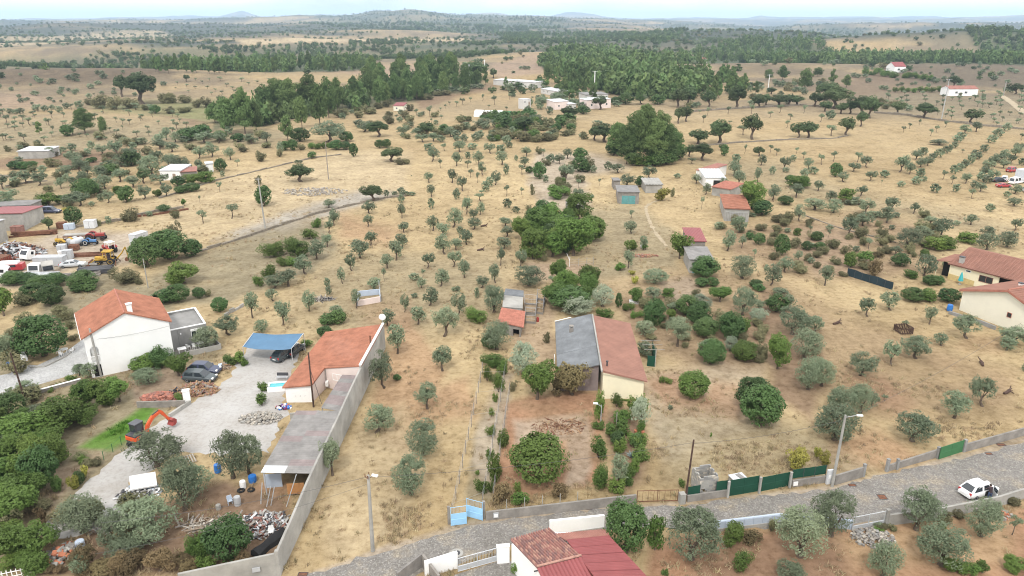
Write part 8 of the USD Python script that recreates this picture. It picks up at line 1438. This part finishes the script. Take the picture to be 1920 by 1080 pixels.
def bicycle(label, loc, rz, m):
    t = LTH('bicycle', label, 'bicycle', loc, rz)
    for x_ in (-.5, .5): tor = trimesh.creation.torus(.31, .022, major_sections=18, minor_sections=5); tor.apply_transform(trimesh.transformations.rotation_matrix(math.pi / 2, [1, 0, 0])); tor.apply_translation((x_, 0, .33)); t.add('wheel', tor, 'black_rubber')
    t.add('frame', join([rod(a_, b_, .02) for a_, b_ in (((-.5, 0, .33), (-.1, 0, .33)), ((-.5, 0, .33), (-.15, 0, .78)), ((-.1, 0, .33), (-.18, 0, .85)), ((-.1, 0, .33), (.36, 0, .75)), ((-.16, 0, .76), (.35, 0, .82)), ((.5, 0, .33), (.34, 0, .9)))]), m); t.add('saddle', box((-.2, 0, .86), (.24, .13, .06)), 'cloth_dark'); t.add('handlebar', rod((.33, -.26, .95), (.33, .26, .95), .016), 'metal_dark')
bicycle('bicycle leaning at the white end wall, nearer the tub pool', flat(552, 753) + V(0, -.15, 0), .05, 'metal_grey'); bicycle('bicycle leaning at the white end wall, nearer the dark pole', flat(569, 753) + V(0, -.1, 0), .1, 'panel_blue')
# low grey wall, white gate pier and plinth beside the lawn
lanewall('low grey wall between the lawn and the orange tile stacks', (258, 764), (348, 763), .8, .9, 'old_concrete'); lanewall('low pale kerb wall along the drive by the lawn', (357, 757), (318, 783), .5, .5, 'light_concrete', t=.3)
q = flat(352, 756); t = TH('white_gate_pillar', 'chunky white pillar beside the firewood heap', 'pillar', q); t.add('shaft', box(q, (.75, .6, 1.75), .3), 'white_paint'); t.add('cap', box(q + V(0, 0, 1.752), (.85, .7, .1), .3), 'white_paint')
t = TH('lawn_fence', 'thin green wire fence between the lawn and the drive', 'fence', flat(230, 835)); fp_ = [flat(*p) for p in ((195, 862), (212, 848), (228, 834), (244, 822))]
for p in fp_: t.add('post', cyl(p, .035, 1.1, 6), 'green_gate')
t.add('wire', join([rod(a_ + V(0, 0, z_), b_ + V(0, 0, z_), .012, 4) for a_, b_ in zip(fp_, fp_[1:]) for z_ in (.3, .6, .9, 1.05)]), 'green_gate')
t = LTH('white_corner_fence', 'bit of white picket railing in the bottom corner', 'fence', flat(25, 1086), .35)
for k in range(9): t.add('picket', box((-1.4 + k * .35, 0, 0), (.06, .05, 1.0)), 'white_paint')
t.add('rail', join([box((0, 0, z_), (3.1, .04, .06)) for z_ in (.3, .75)]), 'white_paint')
# the little walled pool in the orchard, the plot fences, the pallet cage, garden bits
pc = [flat(*p) for p in ((670, 574), (714, 566), (712, 552), (672, 556))]
t = TH('walled_basin', 'small open basin with pink and pale blue walls among the orchard olives', 'basin', np.mean(pc, 0))
for k, m_ in enumerate(('pink_paint', 'panel_blue', 'panel_blue', 'panel_blue')): a_, b_ = pc[k][:2], pc[(k + 1) % 4][:2]; t.add('wall', wallseg(a_ + (b_ - a_) * .03, b_ - (b_ - a_) * .03, 1.0, t=.18), m_)
for p in (pc[0], pc[1], pc[2]): t.add('post', cyl(p, .05, 2.6, 6), 'metal_grey')
pl_ = [flat(*p) for p in ((906, 968), (887, 860), (915, 760), (934, 690))]
t = TH('vine_trellis', 'rows of thin wires and pale stakes along the edge of the long plot', 'trellis', flat(905, 850)); L0_, L1_ = [], []
for u0, v0, u1, v1 in ((848, 972, 905, 700), (905, 950, 948, 700), (925, 940, 955, 740)):
    a_, b_ = flat(u0, v0), flat(u1, v1); nn = 11; ps = [a_ + (b_ - a_) * k / nn for k in range(nn + 1)]
    for p in ps: t.add('stake', cyl(p, .04, 1.7, 5), 'grey_timber')
    t.add('wire', join([rod(p + V(0, 0, z_), q_ + V(0, 0, z_), .008, 3) for p, q_ in zip(ps, ps[1:]) for z_ in (.7, 1.2, 1.65)]), 'metal_grey'); L0_.append(ps)
for k in range(0, 12, 2): t.add('cross_wire', rod(L0_[0][k] + V(0, 0, 1.65), L0_[1][k] + V(0, 0, 1.65), .012, 4), 'light_concrete')
for u_, v_ in ((905, 640), (938, 655), (1070, 497), (1085, 497)): pass
t = TH('plot_fence', 'white posts and wire of the inner plot fence below the big green trees', 'fence', flat(1080, 498)); fps = [flat(*p) for p in ((1068, 500), (1085, 499), (1100, 498), (1112, 497))]
for j, p in enumerate(fps): t.add('post', cyl(p, .05, 1.7 if j else 2.0, 6), 'plastic_white' if j == 0 else 'light_concrete')
t.add('brace', rod(fps[0] + V(-.6, .3, 2.6), fps[0] + V(0, 0, 1.2), .035), 'plastic_white'); t.add('wire', join([rod(a_ + V(0, 0, z_), b_ + V(0, 0, z_), .01, 3) for a_, b_ in zip(fps, fps[1:]) for z_ in (.4, .9, 1.4)]), 'metal_grey')
q = flat(1693, 623); t = LTH('pallet_cage', 'dark square of upright pallets round a sapling in the olive field', 'pallet cage', q, .15)
for k in range(4):
    a_ = k * math.pi / 2; 
    for j in range(7): t.add('slat', box((1.0 * math.cos(a_) + (-.84 + j * .28) * math.sin(a_), 1.0 * math.sin(a_) - (-.84 + j * .28) * math.cos(a_), .1), (.05, .16, .95), a_), 'post_wood')
    t.add('pallet_rail', join([box((.96 * math.cos(a_), .96 * math.sin(a_), z_), (.04, 1.9, .1), a_) for z_ in (.2, .85)]), 'post_wood')
for lab, p, rz in (('dark fallen stump with splayed roots near the lone right-hand olive', (1888, 738), .4), ('blackened stump on the open olive field', (1841, 684), 1.2), ('dark brush lump on the straw beside the pallet cage', (1568, 608), .3), ('charred log on the orchard straw', (906, 425), .1), ('short dark log lower on the orchard straw', (900, 470), .2)):
    q = flat(*p); t = LTH('dead_stump', lab.replace('right-hand', 'leaning'), 'stump', q, rz); t.add('trunk', tube([(-.6, 0, .15), (0, 0, .22), (.5, .1, .3)], [.16, .2, .22], 7), 'post_wood'); t.add('root', join([rod((.45, .1, .3), (.8 + .1 * k, -.35 + .25 * k, .05 + .22 * k), .06) for k in range(4)]), 'post_wood')
q = flat(1190, 570); obj('bathtub', join([box(q + V(0, 0, 0), (1.7, .12, .5)), box(q + V(0, .7, 0), (1.7, .12, .5)), box(q + V(-.8, .35, 0), (.1, .58, .5)), box(q + V(.8, .35, 0), (.1, .58, .5)), box(q + V(0, .35, 0), (1.5, .58, .15))]), 'plastic_white', label='white tub used as a trough beside the dusty track', cat='bathtub')
q = flat(1184, 858)
ag = TH('agave', 'blue-grey agave rosette among the low garden plants by the plot edge', 'agave', q)
for k in range(16):
    a_ = k * 2.4; el = .35 + .06 * k; r_ = 1.0 - .02 * k; d_ = V(math.cos(a_) * math.cos(el), math.sin(a_) * math.cos(el), math.sin(el)); s_ = V(-math.sin(a_), math.cos(a_), 0)
    p0_, p1_, p2_ = q + d_ * .05, q + d_ * r_ * .5 + V(0, 0, .06), q + d_ * r_; vv = [p0_ - s_ * .06, p0_ + s_ * .06, p1_ + s_ * .085, p1_ - s_ * .085, p2_, p1_ - V(0, 0, .05)]
    ag.add('leaf', trimesh.Trimesh(np.array(vv), np.array([(0, 1, 2), (0, 2, 3), (3, 2, 4), (0, 5, 1), (1, 5, 2), (3, 5, 0), (2, 5, 4), (5, 3, 4)]), process=False), 'agave')
for lab, p in (('terracotta pot at the head of the plot-edge garden strip', (1193, 812)), ('terracotta pot, the one nearer the path, in the plot-edge garden strip', (1204, 814))): q = flat(*p); t = TH('clay_pot', lab, 'pot', q); t.add('pot', tube([q, q + V(0, 0, .4)], [.18, .28], 12), 'brick_red'); t.add('soil', cyl(q + V(0, 0, .36), .24, .03, 10), 'cork')
q = flat(1262, 700); c0_ = flat(1213, 686); c1_ = flat(1228, 688)
t = TH('green_screen', 'tall dark green screen with an arbour of climbers beside the salmon roof', 'screen', flat(1222, 687)); t.add('panel', wallseg(c1_[:2], (c1_ + V(.3, 4.2, 0))[:2], 2.0, t=.04), 'green_mesh'); t.add('panel', wallseg(c0_[:2], c1_[:2], 1.6, t=.04), 'green_mesh'); t.add('post', cyl(c1_, .06, 2.6, 6), 'light_concrete'); t.add('arbour_bar', join([rod(c1_ + V(-1.6, k, 2.5), c1_ + V(1.2, k, 2.5), .035) for k in (.2, 1.8, 3.4)]), 'light_concrete')
q = flat(1190, 473); obj('white_sack', blob(flat(1205, 465) + V(0, 0, .35), (.55, .5, .5), 4), 'plastic_white', label='white sack propped against the lone olive by the bricks', cat='sack')
q = flat(408, 697); obj('blue_sheet', slab(q + V(-.2, -.3, .02), q + V(.3, -.4, .05), q + V(.4, .9, .9), q + V(-.1, .8, .8), .02), 'panel_blue', label='pale blue plastic sheet draped by the yard edge', cat='sheet')
q = flat(1008, 603); t = TH('red_jerrycan', 'small red object at the corner of the wire pen', 'container', q); t.add('body', box(q, (.35, .3, .7), .3), 'red_paint'); t.add('handle', box(q + V(0, 0, .72), (.2, .06, .08), .3), 'red_paint')
# young maize-like garden beds and dry-stone walls of the slope
def stonewall(label, pts, hgt, m='stone', seed=0, step=1.6, w=.5, name='stone_wall'):
    P = [at(*p) for p in pts]; t = TH(name, label, 'wall', P[len(P) // 2]); g = np.random.default_rng(seed); pieces = []
    for a_, b_ in zip(P, P[1:]):
        n = max(1, int(np.linalg.norm((b_ - a_)[:2]) / step))
        for k in range(n):
            q_ = a_ + (b_ - a_) * (k + .5) / n; q_ = V(q_[0], q_[1], ground(q_[0], q_[1])); pieces.append(box(q_ - V(0, 0, .15), (step * g.uniform(.95, 1.3), w * g.uniform(.7, 1.2), hgt * g.uniform(.4, .95) + .15), math.atan2((b_ - a_)[1], (b_ - a_)[0]) + g.normal(0, .08)))
    for m_ in pieces[:160]: t.add('stone', m_, m)
    if len(pieces) > 160: tag(t.add('farther_stones', join(pieces[160:]), m), kind='stuff')
M['dark_stone'] = mat('dark_stone', (.22, .19, .15), .95, noise=1.5, amt=.35)
stonewall('dry stone wall climbing the straw slope from the fig to the top oak', [(375, 472), (440, 452), (520, 425), (590, 402), (665, 384), (720, 372), (760, 368)], .7, 'dark_stone', 1)
stonewall('dark stone terrace wall along the drop of the terraced slope', [(130, 428), (190, 420), (235, 412), (290, 398), (345, 390)], .8, 'dark_stone', 2); stonewall('reddish earth bank wall above the scrap yard', [(250, 408), (300, 402), (352, 393)], .6, 'rust', 3)
stonewall('dark field wall behind the right-hand straw field up to the oak clump'.replace('right-hand', 'broad'), [(1300, 210), (1400, 203), (1500, 198), (1560, 202)], 1.2, 'dark_stone', 4, 3, .8); stonewall('dark field wall below the rows of young olives', [(1640, 212), (1700, 217), (1760, 226), (1840, 236), (1960, 246)], 1.3, 'dark_stone', 5, 3, .9); stonewall('low dark wall curving under the straw field oaks', [(1590, 255), (1560, 260), (1480, 262), (1380, 268), (1290, 276)], .6, 'dark_stone', 6, 3, .7)
stonewall('low stone wall of the long slope beside the terraced garden trees', [(300, 372), (400, 340), (520, 312), (590, 296), (640, 290)], .5, 'dark_stone', 7, 2.2); stonewall('stone kerb below the farm shed hedge', [(10, 350), (50, 343), (88, 340)], .6, 'dark_stone', 8); stonewall('short stone kerb closing the terraced field', [(0, 330), (30, 334)], .6, 'dark_stone', 9)
stonewall('grey garden kerb through the vegetable rows', [(1510, 405), (1580, 430), (1680, 455)], .3, 'dark_stone', 10, 1.2, .3); stonewall('low block wall stepping up beside the annex', [(420, 594), (440, 583), (458, 574)], .9, 'light_concrete', 12, 1.0, .25)
# ------------------------------------------------------------------ put the trees in, each named by what stands nearest
LM = [('the blue gate', 875, 985), ('the concrete lamp pole', 699, 1033), ('the white car', 1833, 926), ('the white notice panel', 1560, 912), ('the rusty gate', 1284, 943), ('the block kiosk', 1325, 928), ('the bright green gate', 1782, 856),
 ('the wide grey gate', 1630, 990), ('the stone rubble heap', 1636, 1009), ('the sliding gate', 895, 1063), ('the lane house', 1060, 1040), ('the white garden wall', 1080, 994), ('the cream end wall', 1170, 748), ('the salmon roof', 1165, 670), ('the slate-grey roof', 1080, 650),
 ('the red tiled shed', 958, 620), ('the wire pens', 1000, 590), ('the walled basin', 690, 565), ('the brush pile', 605, 562), ('the pink house', 660, 690), ('the blue tarpaulin', 510, 650), ('the long boundary wall', 600, 915), ('the lean-to shed', 540, 880), ('the white slab', 271, 915), ('the junk heap', 490, 985),
 ('the orange excavator', 262, 833), ('the firewood heap', 371, 733), ('the slate estate car', 376, 713), ('the tile stacks', 304, 745), ('the bright lawn', 215, 820), ('the annex', 345, 640), ('the white gabled house', 240, 690), ('the white parasol', 48, 683), ('the round yard table', 122, 663), ('the yard pole', 50, 760), ('the kerb wall', 110, 725),
 ('the bottom white railing', 25, 1086), ('the block pile', 122, 1040), ('the backhoe', 205, 495), ('the silver wreck', 137, 500), ('the lone tractor', 205, 474), ('the scrap heap', 28, 478), ('the dusky red workshop', 40, 432), ('the dark blue car', 96, 399), ('the white-roofed house', 320, 338), ('the farm shed', 62, 297), ('the tiny pale hut', 395, 323),
 ('the pale slope pole', 616, 336), ('the lattice-like pole', 498, 432), ('the grey rock strewn slope', 590, 360), ('the charred log', 906, 425), ('the concrete tank', 1080, 392), ('the teal-doored shed', 1176, 382), ('the tank shed', 1225, 362), ('the gleaming metal shed', 1338, 351), ('the white barn', 1375, 412), ('the crimson roof shed', 1303, 476), ('the grey tin shed', 1310, 510),
 ('the fallen bricks', 1205, 478), ('the white tub', 1190, 570), ('the green screen', 1222, 687), ('the agave', 1184, 858), ('the pallet cage', 1693, 623), ('the dark screen fence', 1630, 530), ('the ochre-based house', 1800, 520), ('the cream gable house', 1850, 600), ('the blue barrel', 1780, 583), ('the splayed stump', 1888, 738), ('the blackened stump', 1841, 684), ('the dark brush lump', 1568, 608),
 ('the white pickup', 1905, 344), ('the crushed red car', 1881, 351), ('the polytunnel', 920, 220), ('the white cube house', 988, 205), ('the pinkish hamlet house', 1053, 205), ('the long white barn', 965, 162), ('the tall hamlet pole', 1114, 178), ('the forest edge pole', 1440, 167), ('the white farmhouse', 1805, 180), ('the farmhouse pole', 1765, 225), ('the far red-roofed house', 1686, 136), ('the red-roofed hut', 748, 208),
 ('the big dark slope oak', 266, 195), ('the big pine clump', 1200, 300), ('the brown field scar', 345, 224), ('the terrace wall', 240, 412), ('the red earth bank', 305, 402), ('the great fig', 300, 500), ('the plot fence', 1090, 498), ('the trellis stakes', 905, 800), ('the bare red plot', 1050, 830), ('the stone slope wall', 590, 402), ('the curving field wall', 1480, 262), ('the upper field wall', 1400, 203), ('the lower field wall', 1760, 226), ('the slope path', 1225, 420), ('the orchard gap', 800, 600), ('the vegetable kerb', 1580, 430), ('the far pale house', 1318, 119), ('the far pole pair', 877, 154), ('the spill of stones', 1866, 966)]
DESC = {'o': 'bare-trunked grey-green olive tree', 'O': 'bushy round olive tree', 'S': 'pale silvery olive tree', 'd': 'dense dark green tree', 'g': 'fresh green leafy tree', 'y': 'yellow-green tree', 'k': 'dark spreading oak', 'e': 'glossy bright green round tree', 'p': 'tall dark pine', 'b': 'dry olive-brown shrub', 'r': 'russet-leaved shrub', 's': 'small thin olive tree', 'D': 'dark leafy bush', 'G': 'bright green bush'}
ORD = ['nearest', 'second nearest', 'third nearest', 'fourth nearest', 'fifth nearest', 'sixth nearest', 'seventh nearest', 'eighth nearest']
GRP = {'o': 'olive trees with bare trunks', 'O': 'bushy olive trees', 'S': 'silvery olive trees', 'd': 'dense dark trees', 'g': 'fresh green trees', 'y': 'yellow-green trees', 'k': 'dark oaks', 'e': 'glossy round trees', 'p': 'tall pines', 'b': 'dry shrubs', 'r': 'russet shrubs', 's': 'small thin olive trees', 'D': 'dark bushes', 'G': 'bright bushes'}
LMP = [(n_, at(u_, v_)) for n_, u_, v_ in LM]
def inview(p): u_, v_ = proj(*p); return -40 < u_ < 1960 and v_ < 1180
best = {}
for code in KINDS:
    ids = [i for i, t in enumerate(TREES) if t[0] == code and inview(t[1])]
    for j, (n_, q_) in enumerate(LMP):
        for r_, i in enumerate(sorted(ids, key=lambda i: math.dist(TREES[i][1][:2], q_[:2]))[:8]): best.setdefault(i, []).append((r_, math.dist(TREES[i][1][:2], q_[:2]), j))
CAP, cnt, FARREST = 295, {}, []
order = sorted(range(len(TREES)), key=lambda i: -TREES[i][2] * TREES[i][3] / depth_of(TREES[i][1]) ** 2)
for i in order:
    code, p, w_, h_, lo = TREES[i]; name, cat, fn, nv, leaf_, bush = KINDS[code]
    if not inview(p): continue
    cnt[name] = cnt.get(name, 0) + 1
    if cnt[name] > CAP: FARREST.append(TREES[i]); continue
    if i in best: r_, _, j = min(best[i]); lab = f'{DESC[code]}, {ORD[r_]} of its kind to {LMP[j][0]}'
    else:
        j = min(range(len(LMP)), key=lambda j: math.dist(LMP[j][1][:2], p[:2])); lab = f'{DESC[code]} among many alike around {LMP[j][0]}'
    var = trng.randrange(nv); path = proto(code, var, lo)
    x = UsdGeom.Xform.Define(stage, '/World/' + numbered('/World', name)); x.AddTranslateOp().Set(Gf.Vec3d(p[0], p[1], ground(p[0], p[1]) - .03)); x.AddRotateZOp().Set(trng.uniform(0, 360)); x.AddScaleOp().Set(Gf.Vec3f(w_, w_, h_))
    pr = x.GetPrim(); pr.GetReferences().AddInternalReference(path); pr.SetInstanceable(True)
    tag(pr, lab, cat, GRP[code] + (' of ' + LMP[j][0].replace('the ', '', 1) if i not in best else ''))
# ------------------------------------------------------------------ the far woods, orchards and scrub: too many to count
def scatter(name, label, cat, protos, P, S, Zr, idx, kind='stuff'):
    pi = UsdGeom.PointInstancer.Define(stage, '/World/' + name); tg = []
    for k, (m_, mt_) in enumerate(protos):
        q = usdkit.mesh(stage, f'/World/{name}/kind_{k}', m_, M[mt_]); q.CreateDoubleSidedAttr(True); tg.append(q.GetPath())
    pi.CreatePrototypesRel().SetTargets(tg); pi.CreateProtoIndicesAttr(Vt.IntArray.FromNumpy(np.asarray(idx, np.int32))); pi.CreatePositionsAttr(Vt.Vec3fArray.FromNumpy(np.asarray(P, np.float32))); pi.CreateScalesAttr(Vt.Vec3fArray.FromNumpy(np.asarray(S, np.float32)))
    pi.CreateOrientationsAttr(Vt.QuathArray([Gf.Quath(math.cos(a / 2), 0, 0, math.sin(a / 2)) for a in Zr])); tag(pi.GetPrim(), label, cat, None, kind)
g = np.random.default_rng(77)
def farcrown(seed, n, size, tall):
    rr_ = np.random.default_rng(seed); bl = [((0, 0, .5), (.34, .34, .42))] + [((.2 * math.cos(a), .2 * math.sin(a), .45 + .2 * rr_.random()), (.2, .2, .22)) for a in np.arange(5) * 1.26]
    if tall: bl = [((0, 0, .3), (.36, .36, .25)), ((.05, 0, .52), (.3, .3, .25)), ((0, .04, .75), (.2, .2, .24))]
    return crown(bl, n, size, .55, seed, fill=.1, ragged=.35)
fp = [(farcrown(1, 110, .14, False), 'oak_leaf'), (farcrown(2, 110, .14, False), 'oak_leaf'), (farcrown(3, 110, .13, True), 'pine_leaf'), (farcrown(4, 110, .13, True), 'pine_leaf'), (farcrown(5, 90, .14, False), 'olive_leaf'), (farcrown(6, 90, .15, False), 'shrub_leaf')]
PP, SS, II = [], [], []
# stands of pine and oak by outline
for (wgt, poly), n_, hh, pine in zip(WOODS, (260, 1500, 900, 420, 1800, 1500, 2200, 1900, 200), (11, 12, 12, 9, 6, 9, 12, 12, 9), (.95, .9, .95, .5, .05, .4, .2, .3, .9)):
    P_ = np.asarray(poly, float); lo_, hi_ = P_.min(0), P_.max(0); c_ = 0
    A_, B_ = flat(lo_[0], max(hi_[1], 40)), flat(hi_[0], max(hi_[1], 40))
    uv = g.uniform(lo_, hi_, (n_ * 6, 2)); ok = inside(uv[:, 0], uv[:, 1], poly) > 0; uv = uv[ok]
    for u_, v_ in uv[:n_]:
        d_ = ray(u_, v_); t_ = CAM_H / -d_[2] if d_[2] < -1e-4 else 0
        if not 300 < t_ < 14000: continue
        x_, y_ = d_[0] * t_, d_[1] * t_
        if float(fb(x_, y_, 110, 51)) < (-.02 if pine < .5 else -.13): continue
        PP.append((x_, y_)); s_ = hh * g.uniform(.7, 1.25); SS.append((s_ * g.uniform(.5, .8) if g.random() < pine else s_ * g.uniform(.9, 1.3), s_)); II.append(g.integers(2, 4) if g.random() < pine else g.integers(0, 2))
# loose oaks, olives and scrub over the open country between, thicker where the land is darker
N_ = 56000; rr2 = np.exp(g.uniform(math.log(430), math.log(7500), N_)); th2 = g.uniform(-.72, .72, N_); X_, Y_ = rr2 * np.sin(th2), rr2 * np.cos(th2)
f_ = fb(X_, Y_, 420, 31, 5) * 4 + fb(X_, Y_, 160, 32, 4) * 3 + fb(X_, Y_, 1500, 33, 4) * 2
u_, v_ = proj(X_, Y_, np.zeros(N_)); keep = (g.random(N_) < np.clip(.20 + .35 * sm(rr2, 900, 1800) + f_ * .9, .05, 1) * sm(rr2, 380, 800) * .62)
for nope in ([(-40, 150), (-40, 235), (420, 235), (600, 165), (640, 135), (700, 120), (300, 105)], [(590, 118), (870, 118), (870, 160), (640, 165)], [(780, 210), (860, 165), (1030, 150), (1030, 110), (920, 120), (900, 160)], [(1500, 130), (1960, 165), (1960, 260), (1500, 260)], [(1030, 95), (1100, 100), (1100, 122), (1035, 116)]):
    keep &= ~((inside(u_, v_, nope) > 0) & (g.random(N_) < .85))
for x_, y_, r_ in zip(X_[keep], Y_[keep], rr2[keep]):
    s_ = g.uniform(3.0, 7.5) * (1 + min(r_, 5000) / 9000); PP.append((x_, y_)); SS.append((s_ * g.uniform(.9, 1.4), s_ * .8)); II.append(g.choice([0, 0, 1, 1, 2, 4, 4, 5]))
PP = np.array(PP); ZZ = hz(PP[:, 0], PP[:, 1]) - .1; SS = np.array(SS)
scatter('far_woodland', 'far-off woods, orchards and scrub darkening the hills to the horizon', 'woodland', fp, np.column_stack([PP, ZZ]), np.column_stack([SS[:, 0], SS[:, 0], SS[:, 1]]), g.uniform(0, 6.28, len(PP)), II)
if FARREST:
    scatter('far_orchard', 'farther small trees of the orchards, too many to count', 'orchard', [(farcrown(8, 160, .11, False), 'olive_leaf'), (farcrown(9, 160, .11, True), 'pine_leaf')], [t[1] for t in FARREST], [(t[2], t[2], t[3]) for t in FARREST], g.uniform(0, 6.28, len(FARREST)), [1 if t[0] == 'p' else 0 for t in FARREST])
# ------------------------------------------------------------------ dry grass tufts and weeds over the near ground
def tuft(seed, n, hgt, spread):
    r_ = np.random.default_rng(seed); Vv, F_ = [], []
    for k in range(n):
        a, o = r_.uniform(0, 6.28), r_.uniform(0, spread); b_ = V(o * math.cos(a), o * math.sin(a), 0); tip = b_ + V(r_.normal(0, .5), r_.normal(0, .5), hgt * r_.uniform(.5, 1.1)) * V(hgt, hgt, 1); s_ = V(math.cos(a + 1.57), math.sin(a + 1.57), 0) * .045
        i_ = len(Vv); Vv += [b_ - s_, b_ + s_, tip]; F_.append((i_, i_ + 1, i_ + 2))
    return trimesh.Trimesh(np.array(Vv), np.array(F_), process=False)
M['straw_blade'] = leafmat('straw_blade', (.36, .285, .175), (.50, .41, .27), .8, .2); M['weed_blade'] = leafmat('weed_blade', (.27, .225, .13), (.36, .30, .19), .8, .2); M['grass_blade'] = leafmat('grass_blade', (.05, .13, .012), (.12, .22, .03), .7, .25)
n_ = 46000; vv_ = g.uniform(330, 1100, n_) ; uu_ = g.uniform(-30, 1950, n_)
d0 = (uu_ - 960) / FPX; b0_ = (540 - vv_) / FPX; dz = -_S + b0_ * _C; t_ = CAM_H / -dz; gx_, gy_ = d0 * t_, (_C + b0_ * _S) * t_
bare = np.zeros(n_, bool)
for poly, z_ in ((ROAD, 3), (YARD, 2), (PATIO, 2), (FORE, 1)): bare |= inside(uu_, vv_, poly) > -6
FOOT = []
for bx in ([(930, 640), (985, 645), (990, 540), (940, 535)], [(1035, 755), (1215, 755), (1190, 600), (1040, 600)], [(135, 710), (385, 660), (385, 560), (140, 580)], [(525, 770), (690, 770), (725, 605), (610, 615)], [(950, 1100), (1220, 1100), (1140, 995), (950, 1005)], [(1795, 640), (1960, 640), (1960, 500), (1760, 480)], [(480, 920), (620, 900), (700, 690), (550, 760)], [(0, 540), (260, 520), (260, 430), (0, 430)]): bare |= inside(uu_, vv_, bx) > -2
lawn = inside(uu_, vv_, [(150, 838), (215, 800), (275, 762), (300, 770), (262, 805), (240, 830), (205, 845)]) > -2
soil = np.zeros(n_)
for c_, st_, so_, poly in COVER:
    if c_ in (RED, BROWN, PINK, DUST): soil = np.maximum(soil, where(uu_, vv_, poly, so_) * st_)
nz = meshkit.fbm(np.stack([gx_ / 5, gy_ / 5, np.zeros(n_)], -1), 3, 9)
keep = ~bare & (g.random(n_) < (1 - .8 * soil) * np.clip(nz * 5 - 2.6, .03, .8)); gx_, gy_, lawn, nz = gx_[keep], gy_[keep], lawn[keep], nz[keep]; k_ = len(gx_)
ii = np.where(lawn, 4, np.where(g.random(k_) < .05, g.integers(2, 4, k_), g.integers(0, 2, k_))); sz = g.uniform(.5, 1.25, k_) * np.where(lawn, .9, 1)
scatter('dry_grass', 'tufts of dry straw grass and weeds over the plots', 'grass', [(tuft(1, 16, .42, .45), 'straw_blade'), (tuft(2, 16, .32, .6), 'straw_blade'), (tuft(3, 16, .35, .35), 'weed_blade'), (tuft(4, 14, .5, .3), 'weed_blade'), (tuft(5, 26, .3, .5), 'grass_blade')], np.column_stack([gx_, gy_, hz(gx_, gy_)]), np.column_stack([sz, sz, sz]), g.uniform(0, 6.28, k_), ii)
